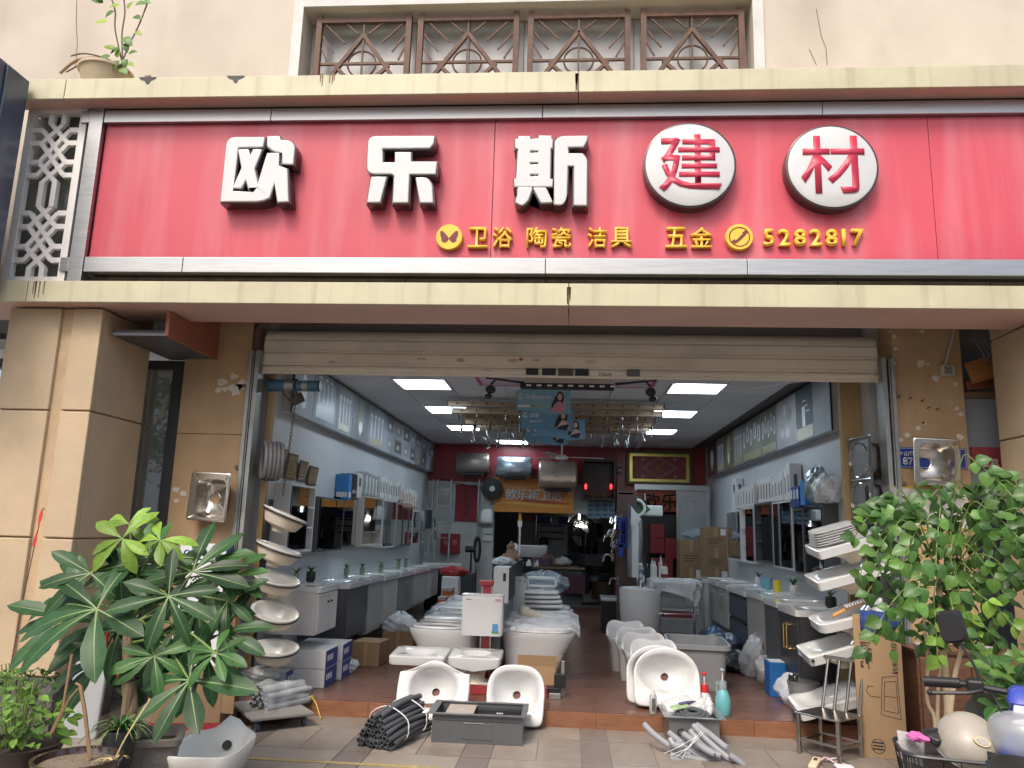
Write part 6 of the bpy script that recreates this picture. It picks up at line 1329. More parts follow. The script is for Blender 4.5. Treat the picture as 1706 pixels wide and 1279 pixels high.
# ================================================================ floor clutter along the right wall
bluebag = K('blue_bag',(.05,.13,.24),.35,var=.7,vs=14)
for k,(px,py,Y,sz,m,lb) in enumerate(((1190,1068,3.5,(.2,.26,.17),bluebag,'blue and white packets heaped under the navy vanity'),(1207,1080,2.9,(.25,.26,.17),K('dark_bag',(.04,.06,.10),.3,var=.8,vs=16),'dark shiny bags heaped in front of the blue packets'),(1222,1095,2.3,(.22,.2,.11),K('black_bag',(.03,.035,.045),.3,var=.9,vs=20),'black packets lying on the floor in front of the bags'),(1262,1085,2.0,(.18,.18,.22),film,'clear bag of white fittings on the right floor'),(1280,1105,1.6,(.14,.14,.14),film,'clear bag of white lamp cups on the right floor'),(1322,1130,.7,(.15,.14,.13),film,'clear bag of bits nearest the basin rack on the right'))):
    p = at(px,py,Y=Y); crumple('floor_bag',(p.x,Y,.125 + sz[2] * .8),sz,m,lb,'bag',50 + k,.8)
p = at(1240,1095,Y=2.5); q = MB(); q.lathe([(.05,0),(.07,.07),(.06,.07)],14,c=(p.x - .03,2.35,.121)); tag(q.build('red_pot',redst,smooth=True),'small red pot on the right floor','pot')
for k,(px,py,Y) in enumerate(((1276,1085,1.75),(1286,1078,1.85))): p = at(px,py,Y=Y); q = MB(); mx = Matrix.Translation(p) @ Euler((R(50),R(20),0)).to_matrix().to_4x4(); q.lathe([(.02,-.06),(.045,-.03),(.075,.06),(.07,.06),(.03,-.02)],18,mx=mx); tag(q.build('lamp_cup',K('cream_cup',(.6,.57,.5),.4),smooth=True),('left','right')[k] + ' cream funnel cup on the clear bag','cup')
a = at(1305,1130,Y=1.05); t = thing('blue_box','bright blue open box on the right floor','box',(1.95,1.05,.121)); q = MB(); q.box(-.09,-.1,0,.09,.1,.30); q.build('box',K('box_blue',(.02,.14,.42),.5),t,bevel=.005); q = MB(); q.box(-.075,-.085,.301,.075,.085,.306); q.build('content',white_p,t)
t = thing('wire_bin','clear bin of black cables beside the tilted basins','bin',(1.97,.30,.121)); q = MB(); q.lathe([(.09,0),(.13,.26),(.125,.26)],20); q.build('bin',K('smoky_bin',(.2,.2,.2),.3,alpha=.7),t,smooth=True)
for k in range(4): q = MB(); q.tube([(-.08 + .03 * math.cos(a),.05 * math.sin(a),.27 + .035 * math.sin(a * 2 + k)) for a in [j * PI / 6 + k for j in range(10)]],.008,6); q.build('cable',black,t)
# boxes on the left floor
bcb = K('blue_print_carton',(.035,.06,.23),.5)
for k,(x,y,z,r,lb) in enumerate(((-2.33,.62,.121,0,'lower front'),(-2.33,.62,.281,0,'upper front'),(-2.30,1.02,.121,2,'lower rear'),(-2.30,1.02,.281,2,'upper rear'),(-2.62,.45,.121,0,'left'))):
    t = thing('tap_carton','%s white and blue carton under the front white vanity' % lb,'carton',(x,y,z),R(r),'white and blue cartons under the left vanities')
    q = MB(); q.box(-.24,-.18,0,.20,.18,.155); q.build('carton',bx_w,t,bevel=.004); q = MB(); q.box(.2001,-.178,.002,.2015,.178,.153); q.build('blue_side',bcb,t)
    q = MB()
    for j in range(4): q.box(.2016,-.13 + j * .045,.06,.2024,-.10 + j * .045,.11)
    q.build('print',white_p,t)
for k,(x0,y,w,d,h,lb) in enumerate(((-2.05,1.75,.30,.32,.24,'brown carton below the slanted panel vanity'),(-1.95,2.75,.36,.36,.22,'brown carton under a clear bag below the taupe vanity'),(-2.0,3.6,.3,.3,.2,'brown carton further down the left floor'))):
    t = thing('cardboard_carton',lb,'carton',(x0,y,.121),R(8 * k - 6)); q = MB(); q.box(-w / 2,-d / 2,0,w / 2,d / 2,h); q.build('box',card2,t,bevel=.004); q = MB(); q.box(-.02,-d / 2 - .001,0,.02,-d / 2 - .0002,h); q.build('tape',K('tape',(0,0,0)),t)
crumple('plastic_bag',(-1.95,2.72,.42),(.2,.22,.12),film,'clear bag lying on the brown carton on the left','plastic bag',61,.6)
crumple('plastic_bag',(-2.18,1.22,.18),(.14,.12,.07),film,'crumpled clear bag on the floor by the white and blue cartons','plastic bag',62,.8)
crumple('plastic_bag',(-1.75,4.2,.3),(.2,.25,.18),K('grey_film',(0,0,0)),'grey blue bag under the far left vanities','plastic bag',63,.9)
# ================================================================ left rack of oval basins
t = thing('basin_rack','dark slanted rack carrying five oval basins by the left rail','rack',(-2.72,.12,.0))
q = MB(); q.beam((-2.72,.20,.125),(-2.66,.20,1.75),.05,.03); q.build('upright',darkm,t,world=True); q = MB(); q.box(-2.74,.1,.125,-2.50,.4,.15); q.build('foot',darkm,t,world=True)
def oval_basin(label,c,rot,w=.205,d=.165):
    t = thing('oval_basin',label,'basin',c,rot=rot,group='oval basins on the left rack')
    q = MB(); q.loft([(se(.05,.05),-.165),(se(.05,.05),-.14),(se(w * .7,d * .7),-.11),(se(w * .88,d * .88),-.04),(se(w * .90,d * .90),-.012)],36,cap1=False); q.build('outside',cer_un,t,smooth=True)
    q = MB(); q.loft([(se(w * .9,d * .9),-.0125),(se(w,d),-.010),(se(w * 1.01,d * 1.01),.0),(se(w,d),.006),(se(w * .88,d * .86),.004),(se(w * .84,d * .82),-.01),(se(w * .66,d * .64),-.085),(se(w * .3,d * .3),-.12),(se(.025,.025),-.125)],36,cap0=False); q.build('rim',K('cream_basin',(.55,.54,.50),.12,coat=.5,var=.03),t,smooth=True,ang=60)
    q = MB(); q.tube([(math.cos(a) * w * .98,math.sin(a) * d * .98,-.02) for a in [PI * 2 * k / 24 for k in range(24)]],.007,6,closed=True); q.build('holder_ring',darkm,t,smooth=True)
    q = MB(); q.lathe([(.022,-.1245),(.02,-.122)],12); q.build('drain',chrome,t)
    return t
for k,(px,py,tx,ty_,nm) in enumerate(((476,856,-5,21,'topmost'),(465,912,-2,18,'second'),(461,962,10,14,'middle'),(458,1018,20,15,'fourth'),(457,1078,14,4,'lowest'))):
    p = at(px,py,Y=.02 - .06 * (k / 4)); oval_basin('%s oval basin on the slanted rack by the left rail' % nm,tuple(p),(R(tx),R(ty_),0))
t = thing('tool_tray','low black tray with white and green sheets at the left step','tray',(-2.56,-.1,.0)); q = MB(); q.box(-2.78,.03,.121,-2.35,.32,.20); q.build('tray',black,t,world=True,bevel=.006); q = MB(); q.box(-2.72,.05,.2012,-2.42,.2,.206); q.build('sheet',white_p,t,world=True); q = MB(); q.box(-2.55,.04,.2065,-2.40,.12,.21); q.build('sheet',K('green_sheet',(.2,.3,.1),.5),t,world=True)
crumple('plastic_bag',(-2.60,.12,.28),(.16,.1,.06),film,'clear plastic bag under the lowest oval basin','plastic bag',65,.8)
# ================================================================ right rack of tilted rectangular basins
def tilted_basin(label,c,rot,w,d,round_=14,trap=True):
    t = thing('tilted_basin',label,'basin',c,rot=rot,group='tilted basins on the right rack'); a,b_ = w / 2,d / 2
    q = MB(); q.loft([(se(a - .02,b_ - .02,round_),-.076),(se(a,b_,round_),-.068),(se(a,b_,round_),-.004),(se(a - .006,b_ - .006,round_),0),(se(a * .72,b_ * .70,3,-.02,0),0),(se(a * .66,b_ * .62,2.8,-.02),-.012),(se(a * .4,b_ * .4),-.045),(se(.03,.03),-.05)],56,cap0=False); q.build('basin',cer,t,smooth=True,ang=40)
    q = MB(); q.loft([(se(.05,.05,2,.02),-.20),(se(.07,.08,2,.02),-.16),(se(a * .45,b_ * .6,2.4,.0),-.11),(se(a * .72,b_ * .8,3,.0),-.085),(se(a - .025,b_ - .025,10),-.0765)],40); q.build('underside',cer_un,t,smooth=True,ang=60)
    return t
basp = []
for k,(px,py,w,d,ro,lb) in enumerate(((1408,897,.58,.42,16,'topmost tilted basin with a stack of white dishes on it'),(1408,948,.58,.42,16,'second tilted white basin from the top of the right rack'),(1412,1018,.58,.42,5,'third tilted basin, round cornered and holding a brush'),(1393,1070,.56,.40,16,'fourth tilted basin with a dark drain hole on the right rack'),(1376,1158,.54,.42,16,'lowest tilted basin behind the steel chair'))):
    p = at(px,py,Y=.02); o = tilted_basin(lb,tuple(p),(R(7),R(-17),R(-3)),w,d,ro); basp.append(o)
q = MB(); q.cyl((-.272,-.214,-.022),(-.25,-.2115,-.02),.012,n=10); q.build('overflow_hole',black,basp[3])
t = thing('basin_rack','brown rack and box behind the tilted basins on the right','rack',(2.55,.3,0)); q = MB(); q.box(2.50,.10,.121,2.56,.16,2.0); q.build('upright',darkm,t,world=True); q = MB(); q.box(2.28,.20,.121,2.59,.36,.9); q.build('board',card2,t,world=True)
mw = Matrix.LocRotScale(basp[0].location,basp[0].rotation_euler,None)
for k in range(6):
    p = mw @ Vector((-.10 + .004 * k,.0,.004 + .020 * k)); o = thing('dish',('lowest','second','third','fourth','fifth','topmost')[k] + ' white soap dish of the stack on the topmost tilted basin','dish',tuple(p),rot=tuple(basp[0].rotation_euler),group='white dishes on the topmost tilted basin')
    q = MB(); q.loft([(se(.15,.10,5),0),(se(.175,.125,5),.014),(se(.17,.12,5),.016),(se(.14,.09,5),.006)],36); q.build('dish',seatm,o,smooth=True,ang=50)
mw = Matrix.LocRotScale(basp[2].location,basp[2].rotation_euler,None); p = mw @ Vector((.02,-.05,.02)); t = thing('long_brush','orange handled brush lying in the third tilted basin','brush',tuple(p),rot=(R(7),R(-17),R(16)))
q = MB(); q.cyl((-.18,0,.0),(-.06,0,.015),.014,n=8); q.build('handle',K('orange_handle',(.60,.30,.08),.5),t,smooth=True); q = MB(); q.box(-.06,-.015,.005,.14,.015,.03); q.build('brush_block',K('brush_brown',(.25,.17,.1),.7),t)
for k in range(7): q = MB(); q.box(-.05 + k * .027,-.016,.031,-.035 + k * .027,.016,.05); q.build('bristle_tuft',white_p,t)
crumple('tissue',tuple(mw @ Vector((.2,-.06,.05))),(.06,.05,.04),white_p,'crumpled white tissue at the end of the brush','tissue',71,.9)
# bags on the right cabinets
for k,(px,py,Y,sz,m,lb) in enumerate(((1358,822,1.35,(.11,.14,.19),K('silver_bag',(.28,.34,.36),.25,var=.5,vs=10,metal=.3),'silver green foil bag standing on the right cabinets'),(1385,822,1.1,(.11,.14,.15),film,'clear film bag beside the foil bag on the right cabinets'),(1410,815,.9,(.10,.14,.12),film,'clear film bag nearest the hanging double sink'))):
    p = at(px,py,Y=Y); crumple('foil_bag',(2.48,Y,1.885 + sz[2] * .9),sz,m,lb,'bag',80 + k,.9)
# ================================================================ steel sinks hung on the pilasters
def steel_sink(label,c,rot,w,h,depth,dx=0,dz=0,hole=.05,rnd_=5,holes=()):
    t = thing('steel_sink',label,'sink',c,rot=rot); a,b_ = w / 2,h / 2
    mx = Matrix.Rotation(PI / 2,4,'X'); bo = (a * .78,b_ * .80)
    q = MB(); q.loft([(se(a,b_,18),-.012),(se(a + .004,b_ + .004,18),-.004),(se(a,b_,18),.0),(se(a * .93,b_ * .94,16),.0),(se(a * .92,b_ * .93,14),-.004),(se(bo[0],bo[1],rnd_,dx,dz),-.004),(se(bo[0] * .97,bo[1] * .97,rnd_,dx,dz),-.012),(se(bo[0] * .90,bo[1] * .90,rnd_,dx,dz),-depth * .8),(se(bo[0] * .78,bo[1] * .78,rnd_ - 1,dx,dz),-depth),(se(hole * 1.25,hole * 1.25,2,dx - bo[0] * .25 * (1 if dx >= 0 else -1),dz),-depth - .003),(se(hole,hole,2,dx - bo[0] * .25 * (1 if dx >= 0 else -1),dz),-depth - .01)],64,cap0=False,cap1=False,mx=mx); q.build('sink',K('sink_steel',(.58,.55,.50),.24,1,var=.08,vs=4,stretch=(1,1,12)),t,smooth=True,ang=45)
    q = MB(); hx = dx - bo[0] * .25 * (1 if dx >= 0 else -1); q.tube([(hx + math.cos(k * PI / 12) * hole * 1.12,depth + .002,dz + math.sin(k * PI / 12) * hole * 1.12) for k in range(24)],.004,6,closed=True); q.build('drain_ring',chrome,t,smooth=True)
    for (hx,hz) in holes: q = MB(); q.prism([(hx + math.cos(2 * PI * k / 14) * .016,-.0005,hz + math.sin(2 * PI * k / 14) * .016) for k in range(14)],(0,-.0006,0)); q.build('tap_hole',K('hole_brown',(.22,.15,.09),.7),t)
    return t
p = at(347,827,Y=-.20); steel_sink('square stainless sink hung on the left ochre pilaster',tuple(p),(0,R(2),R(-5)),.355,.405,.14,.015,-.012,.045,holes=((-.145,.165),))
p = at(1562,769,Y=-.22); steel_sink('square stainless sink hung over the blue number plate',tuple(p),(0,R(2),0),.355,.375,.15,.0,.0,.048,holes=((.145,.155),(.145,-.155)))
t = thing('double_sink','double stainless sink hung edge on inside the right rail','sink',(2.46,.22,2.05),rot=(0,0,R(-82)))
q = MB(); q.box(-.20,.03,-.36,.20,.036,.36)
for dz in (-.175,.175): q.loft([(se(.165,.155,5,0,dz),0),(se(.15,.14,5,0,dz),-.10),(se(.05,.05,2,0,dz),-.105)],32,mx=Matrix.Translation((0,.037,0)) @ Matrix.Rotation(PI / 2,4,'X'),cap0=False)
q.build('sheet',steel,t,smooth=True,ang=30)
for dz in (-.36,0,.36): q = MB(); q.cyl((-.21,.02,dz),(.21,.02,dz),.012,n=8); q.build('rim',chrome,t,smooth=True)
for dx in (-.21,.21): q = MB(); q.cyl((dx,.02,-.36),(dx,.02,.36),.012,n=8); q.build('rim',chrome,t,smooth=True)
for dz in (-.175,.175): q = MB(); q.tube([(math.cos(k * PI / 12) * .16,.024,dz + math.sin(k * PI / 12) * .15) for k in range(24)],.005,6,closed=True); q.build('bowl_rim',chrome,t,smooth=True)
# number plate
t = thing('number_plate','blue street number plate reading 87 half hidden by the hung sink','plate',(0,-.05,2)); a,b_ = at(1491,779,Y=-.055),at(1609,747,Y=-.055); bl = K('plate_blue',(.015,.06,.30),.35)
t.location = ((a.x + b_.x) / 2,-.055,(a.z + b_.z) / 2); q = MB(); q.box(a.x,-.058,a.z,b_.x,-.052,b_.z); q.build('plate',bl,t,world=True)
q = MB()
for s_ in (0,1): z = a.z + .008 if s_ == 0 else b_.z - .008; q.box(a.x + .008,-.0588,z - .0015,b_.x - .008,-.0582,z + .0015); x = a.x + .008 if s_ == 0 else b_.x - .008; q.box(x - .0015,-.0588,a.z + .0098,x + .0015,-.0582,b_.z - .0098)
q.build('border',white_p,t,world=True)
for ch,x in (('金',1501),('山',1510),('西',1519)): p = at(x,755,Y=-.058); text('character',ch,.036,None,white_p,t,Vector((p.x,-.0585,p.z)) - t.location,FACE,.0008,.015)
p = at(1513,768,Y=-.058); text('number','87',.085,None,white_p,t,Vector((p.x,-.0585,p.z)) - t.location,FACE,.0008,.02)
# socket and conduit
p = at(1576,618,Y=-.06); t = thing('wall_socket','dirty white socket box on the right pilaster with its conduit','socket',tuple(p)); q = MB(); q.box(-.055,-.04,-.045,.055,.01,.045); q.build('box',K('old_white',(.52,.50,.43),.5,dirt=.5),t,bevel=.006); q = MB(); q.box(-.032,-.043,-.032,.032,-.0402,.032); q.build('faceplate',K('socket_grey',(.2,.23,.22),.4),t)
for dx,dz in ((-.012,.01),(.012,.01),(0,-.014)): q = MB(); q.box(dx - .003,-.0445,dz - .006,dx + .003,-.0432,dz + .006); q.build('socket_slot',black,t)
q = MB(); q.tube([(-.01,-.012,.046),at(1590,548,Y=-.062) - t.location],.012,8); q.build('conduit',K('old_white',(0,0,0)),t,smooth=True)
q = MB(); a,b_ = at(1487,880,Y=-.06),at(1615,812,Y=-.06); q.box(a.x,-.06,a.z,b_.x,-.052,b_.z); o = q.build('notice_board',K('notice_yellow',(.55,.40,.08),.5)); tag(o,'yellow framed notice sheet under the number plate behind the tree','notice'); q = MB(); q.box(a.x + .02,-.0625,a.z + .02,b_.x - .02,-.0605,b_.z - .02); q.build('sheet',K('notice_paper',(.6,.58,.52),.6,var=.4,vs=25),o)
# ================================================================ on the pavement
# dark kitchen sink
t = thing('kitchen_sink','dark grey kitchen sink with a drawn cardboard board standing on the pavement','sink',(-.645,-.42,0),R(1))
nano = K('nano_grey',(.115,.12,.128),.38,.3,var=.08); w,d,h = .335,.20,.20
q = MB()
for b in ((-w,-d,0,w,-d + .008,h),(-w,d - .008,0,w,d,h),(-w,-d + .0085,0,-w + .008,d - .0085,h),(w - .008,-d + .0085,0,w,d - .0085,h),(-w + .0085,-d + .0085,0,w - .0085,d - .0085,.008)): q.box(*b)
q.build('bowl',nano,t)
q = MB()
for b in ((-w - .035,-d - .03,h,w + .03,-d + .015,h + .006),(-w - .035,d - .015,h,w + .03,d + .03,h + .006),(-w - .035,-d + .0152,h,-w + .02,d - .0152,h + .006),(w - .015,-d + .0152,h,w + .03,d - .0152,h + .006)): q.box(*b)
q.build('rim',nano,t)
q = MB(); q.box(-.25,-d + .01,h - .02,-.04,d - .02,h - .010); q.build('cover_board',K('stone_board',(.40,.33,.29),.6,var=.25,vs=40),t)
q = MB(); q.box(-.02,d - .09,h - .09,w - .03,d - .01,h - .03); q.build('accessory_tray',K('tray_black',(.03,.032,.035),.4),t); q = MB()
for j in range(2):
    for i in range(3): q.box(.12 + i * .018,d - .0915,h - .055 - j * .016,.132 + i * .018,d - .0902,h - .045 - j * .016)
q.build('print',white_p,t); q = MB(); q.box(-.11,-d - .0035,.03,.11,-d - .0005,.14); q.build('embossed_panel',nano,t,bevel=.0015); q = MB(); q.box(-.10,-d - .008,.141,.05,-d - .0005,.147); q.build('bright_strip',chrome,t)
q = MB(); q.box(-w + .02,-d - .002,.155,w - .02,-d - .0004,.158); q.build('crease',black,t)
# bundle of dark pipes
t = thing('pipe_bundle','bundle of dark grey foam pipes tied with white string on the pavement','pipe bundle',(-1.24,-.62,0))
fo = K('foam_pipe',(.075,.078,.085),.55,var=.15,rand=.15); fin = K('foam_inside',(.03,.03,.033),.8)
spots = []; rr_ = .0195
for j,n in enumerate((7,8,7,6,5,4,2)):
    for i in range(n): spots.append(((i - (n - 1) / 2) * rr_ * 2.02 + rnd.uniform(-.003,.003),rr_ + j * rr_ * 1.76 + rnd.uniform(-.002,.002)))
pm_ = []
for v in range(4):
    q = MB(); pts = [(.012 * math.sin(PI * k / 6 + v),.52 * k / 6,.012 * math.sin(PI * k / 6) * (1 + .3 * v)) for k in range(7)]; q.tube(pts,rr_,10,caps=False); q.m = 1; q.tube(pts,rr_ * .62,8,caps=False)
    A = q.b.verts; q.m = 0
    for e in (0,6):
        p0 = Vector(pts[e]); ra = q.ring([p0 + Vector((math.cos(2 * PI * j / 10) * rr_,0,math.sin(2 * PI * j / 10) * rr_)) for j in range(10)]); rb_ = q.ring([p0 + Vector((math.cos(2 * PI * j / 10) * rr_ * .62,0,math.sin(2 * PI * j / 10) * rr_ * .62)) for j in range(10)]); q.bridge(ra,rb_)
    me = bpy.data.meshes.new('pipe'); q.b.to_mesh(me); q.b.free(); me.materials.append(fo); me.materials.append(fin); me.polygons.foreach_set('use_smooth',[True] * len(me.polygons)); pm_.append(me)
for i,(x,z) in enumerate(spots): inst('pipe',pm_[i % 4],t,(x,rnd.uniform(-.29,-.24),z),(R(rnd.uniform(1.0,3.0)),0,R(rnd.uniform(-2,2) - 8 * x)))
t.rotation_euler = (R(3),0,R(-22))
for y in (-.10,.14):
    q = MB(); q.tube([(math.cos(k * PI / 14) * .175,y + .01 * math.sin(k),.125 + math.sin(k * PI / 14) * .135) for k in range(28)],.0045,6,closed=True); q.build('string',white_p,t,smooth=True)
# steel box sink with grey hoses
t = thing('box_sink','stainless box sink filled with wrapped parts at the step','sink',(.965,-.22,0)); a_,b2,h = .185,.17,.20
q = MB()
for b in ((-a_,-b2,0,a_,-b2 + .006,h),(-a_,b2 - .006,0,a_,b2,h),(-a_,-b2 + .0065,0,-a_ + .006,b2 - .0065,h),(a_ - .006,-b2 + .0065,0,a_,b2 - .0065,h),(-a_ + .0065,-b2 + .0065,0,a_ - .0065,b2 - .0065,.006)): q.box(*b)
q.build('bowl',K('dull_steel',(.26,.26,.26),.4,.7),t)
q = MB()
for b in ((-a_ - .04,-b2 - .03,h,a_ + .05,-b2 + .012,h + .005),(-a_ - .04,b2 - .012,h,a_ + .05,b2 + .05,h + .005),(-a_ - .04,-b2 + .0122,h,-a_ + .012,b2 - .0122,h + .005),(a_ - .012,-b2 + .0122,h,a_ + .05,b2 - .0122,h + .005)): q.box(*b)
q.build('rim',steel,t)
q = MB(); q.tube([(-.10 + math.cos(k * PI / 10) * .022,-b2 - .004,.10 + math.sin(k * PI / 10) * .022) for k in range(20)],.005,6,closed=True); q.build('port',darkm,t)
for k,(dx,dy,sz,m,lb,nm) in enumerate(((-.02,.08,(.17,.09,.10),K('white_sack',(.55,.55,.54),.4,var=.2,vs=16),'white plastic sack in the box sink','plastic_sack'),(.12,.05,(.07,.1,.10),film,'clear bag of fittings in the right of the box sink','fittings_bag'))): crumple(nm,(.965 + dx,-.22 + dy,.20),sz,m,lb,'bag',90 + k,.9)
t2 = thing('coil_pack','dark coiled hose pack with a green label lying in the box sink','hose coil',(.97,-.28,.20),rot=(R(20),0,0))
for j in range(3): q = MB(); q.tube([(math.cos(k * PI / 14) * (.115 - j * .03),math.sin(k * PI / 14) * (.085 - j * .022),.012 * j) for k in range(28)],.018,8,closed=True); q.build('hose_turn',K('dark_hose',(.08,.09,.10),.35),t2,smooth=True)
q = MB(); q.box(-.14,.04,.04,.0,.10,.044,Matrix.Rotation(R(25),4,'Z')); q.build('label',K('green_label',(.30,.42,.20),.5,var=.5,vs=40),t2); q = MB(); q.box(-.06,.08,.045,.08,.11,.049,Matrix.Rotation(R(25),4,'Z')); q.build('label',K('navy_label',(.03,.03,.1),.4),t2)
t = thing('hose_bundle','bundle of light grey drain hoses tied with string in front of the box sink','hose bundle',(1.0,-.55,0))
hm2 = K('drain_hose',(.27,.28,.30),.42,var=.1)
hp = [((1073,1206,.24),(1092,1225,.16),(1130,1252,.05),(1150,1258,.03)),((1114,1220,.20),(1140,1240,.12),(1180,1262,.04),(1200,1268,.025)),((1127,1237,.15),(1150,1250,.09),(1185,1272,.03),(1200,1277,.025)),((1117,1256,.08),(1150,1262,.06),(1172,1266,.035),(1182,1270,.03)),((1116,1262,.03),(1140,1272,.025),(1165,1277,.025),(1170,1274,.025)),((1155,1208,.24),(1180,1235,.14),(1212,1262,.05),(1225,1267,.03)),((1160,1207,.25),(1185,1225,.18),(1207,1243,.1),(1214,1246,.07)),((1150,1217,.21),(1168,1240,.12),(1190,1255,.06),(1200,1259,.05)),((1215,1258,.03),(1228,1266,.025),(1238,1276,.025),(1226,1284,.025)),((1116,1230,.15),(1122,1240,.12),(1130,1243,.10),(1140,1241,.1)),((1138,1222,.2),(1158,1236,.13),(1178,1250,.07),(1190,1256,.05))]
def cat(pts,n=8):
    out = []; P_ = [pts[0]] + pts + [pts[-1]]
    for i in range(1,len(P_) - 2):
        for k in range(n):
            u = k / n; a,b_,c,d = P_[i - 1],P_[i],P_[i + 1],P_[i + 2]
            out.append(.5 * ((2 * b_) + (c - a) * u + (2 * a - 5 * b_ + 4 * c - d) * u * u + (3 * b_ - a - 3 * c + d) * u ** 3))
    return out + [P_[-1]]
for k,h_ in enumerate(hp): q = MB(); q.tube(cat([at(x,y,Y=-.50 - .012 * k - (.24 - z) * .9) for x,y,z in h_]),.0215,10); q.build('hose',hm2,t,world=True,smooth=True)
for k in range(4):
    q = MB(); x = 1170 - k * 5; q.tube(cat([at(x + 8 * (k % 2),1216 + 3 * k,Y=-.74),at(x - 22 + 6 * (k % 3),1243,Y=-.80),at(x - 34 - 5 * k,1264 - 3 * k,Y=-.86)],5),.0018,5); q.build('string',white_p,t,world=True)
# bottles on the step edge
t = thing('aerosol_can','slim grey white bottle on the step edge before the round topped basin','bottle',tuple(at(1088,1186,Y=.08))); t.location.z = .121; q = MB(); q.lathe([(.028,0),(.03,.005),(.03,.13),(.018,.15)],18); q.build('bottle',K('pale_bottle',(.42,.42,.40),.4,var=.25,vs=30),t,smooth=True); q = MB(); q.lathe([(.016,.15),(.016,.175)],12); q.build('cap',white_p,t,smooth=True); q = MB(); q.box(-.012,-.0315,.02,.014,-.0302,.12); q.build('label',K('label_grey',(.1,.1,.1),.5,var=.6,vs=60),t)
def sprayer(label,loc,body,head,bodyh):
    t = thing('spray_bottle',label,'spray bottle',loc); q = MB(); q.lathe([(.055,0),(.062,.01),(.062,bodyh * .6),(.045,bodyh * .85),(.03,bodyh)],24); q.build('bottle',body,t,smooth=True)
    q = MB(); q.lathe([(.034,bodyh),(.034,bodyh + .03),(.028,bodyh + .06)],16); q.box(-.06,-.012,bodyh + .03,.03,.012,bodyh + .055); q.build('head',head,t,smooth=True,ang=30)
    q = MB(); q.box(-.055,-.008,bodyh - .04,-.045,.008,bodyh + .03); q.build('trigger',head,t); q = MB(); q.cyl((0,0,bodyh + .06),(0,0,bodyh + .13),.005,n=8); q.build('pump_rod',white_p,t); q = MB(); q.lathe([(.005,bodyh + .13),(.022,bodyh + .14),(.02,bodyh + .155),(.005,bodyh + .16)],14); q.build('pump_knob',head,t,smooth=True)
    return t
sprayer('white pump sprayer with a red head beside the grey tub',(1.16,.30,.121),K('sprayer_white',(.62,.60,.64),.4),K('sprayer_red',(.60,.03,.03),.35),.14)
sprayer('turquoise pump sprayer with a grey head on the step',(1.28,.14,.121),K('sprayer_teal',(.14,.42,.44),.3),K('sprayer_grey',(.25,.29,.30),.4),.20)
# trolley with pipes
t = thing('flat_trolley','low grey board on castors by the left step','trolley',(-2.34,-.25,0),R(38)); q = MB(); q.box(-.24,-.34,.085,.24,.30,.105); q.build('board',K('board_ply',(.24,.23,.21),.6,dirt=.4),t,bevel=.004)
for dx in (-.18,.18):
    for dy in (-.27,.23): q = MB(); q.cyl((dx - .012,dy,.032),(dx + .012,dy,.032),.031,n=14); q.box(dx - .02,dy - .012,.064,dx + .02,dy + .012,.084); q.build('castor',K('castor_blue',(.07,.10,.16),.4),t)
t = thing('pvc_pipes','sheaf of grey pvc pipes in a clear bag on the low trolley','pipes',(-2.40,-.36,.106),R(-28)); gp = K('pvc_grey',(.27,.28,.29),.4)
q = MB(); q.tube([(0,0,0),(0,.45,0)],.021,12,caps=False); q.tube([(0,0,0),(0,.45,0)],.017,12,caps=False); me = bpy.data.meshes.new('pipe'); q.b.to_mesh(me); q.b.free(); me.materials.append(gp)
k = 0
for j,n in enumerate((5,4,5,3)):
    for i in range(n): inst('pipe',me,t,((i - (n - 1) / 2) * .045,rnd.uniform(-.02,.03),.022 + j * .039),(0,0,R(rnd.uniform(-3,3))))
q = MB()
def fb(u,v): a = PI * (u * 1.1 - .05); r_ = 1 + .07 * math.sin(7 * u * 3 + 6 * v) + .05 * math.sin(17 * v - 9 * u); return (math.cos(a) * .17 * r_ * (1 - .25 * v),-.08 + .5 * v,max(.004,math.sin(a) * .22 * r_ * (1 - .35 * v)))
q.surf(fb,40,18); q.build('clear_bag',clear,t,smooth=True)
q = MB(); q.tube(cat([Vector((-2.10 + .02 * math.cos(k * 1.3),-.02 + .02 * math.sin(k * 1.3),.13 + .002 * k)) for k in range(12)] + [Vector((-2.02,-.10,.11)),Vector((-1.97,-.14,.03)),Vector((-1.96,-.15,.008))],4),.005,6); tag(q.build('yellow_cord',K('cord_yellow',(.55,.40,.06),.5),smooth=True),'yellow cord trailing off the low trolley','cord')
# steel chair
t = thing('steel_chair','low stainless chair with four back rods on the pavement','chair',(1.93,-.45,0),R(-48)); cs = K('chair_steel',(.42,.40,.37),.22,.95,var=.15); w,d,h = .155,.15,.29
for sx in (-1,1):
    for sy in (-1,1): q = MB(); q.box(sx * w - .013,sy * d - .013,0,sx * w + .013,sy * d + .013,h - .012); q.build('leg',cs,t,bevel=.003)
q = MB(); q.box(-w - .02,-d - .02,h - .012,w + .02,d + .02,h); q.build('seat',cs,t,bevel=.004)
for sx in (-1,1): q = MB(); q.box(sx * w - .008,-d + .014,.09,sx * w + .008,d - .014,.106); q.build('stretcher',cs,t)
q = MB(); q.box(-w + .014,d - .008,.10,w - .014,d + .008,.116); q.build('stretcher',cs,t); q = MB(); q.box(-w + .014,-d - .008,.10,w - .014,-d + .008,.116); q.build('stretcher',cs,t)
for k in range(4): q = MB(); x = -.14 + k * .093; q.cyl((x,d + .005,h - (.06 if k == 3 else .0)),(x + .01,d + .10,h + .355),.0115,n=10); q.build('back_rod',cs,t,smooth=True)
q = MB(); q.cyl((-.19,d + .10,h + .36),(.20,d + .10,h + .36),.014,n=12); q.build('top_rail',cs,t,smooth=True)
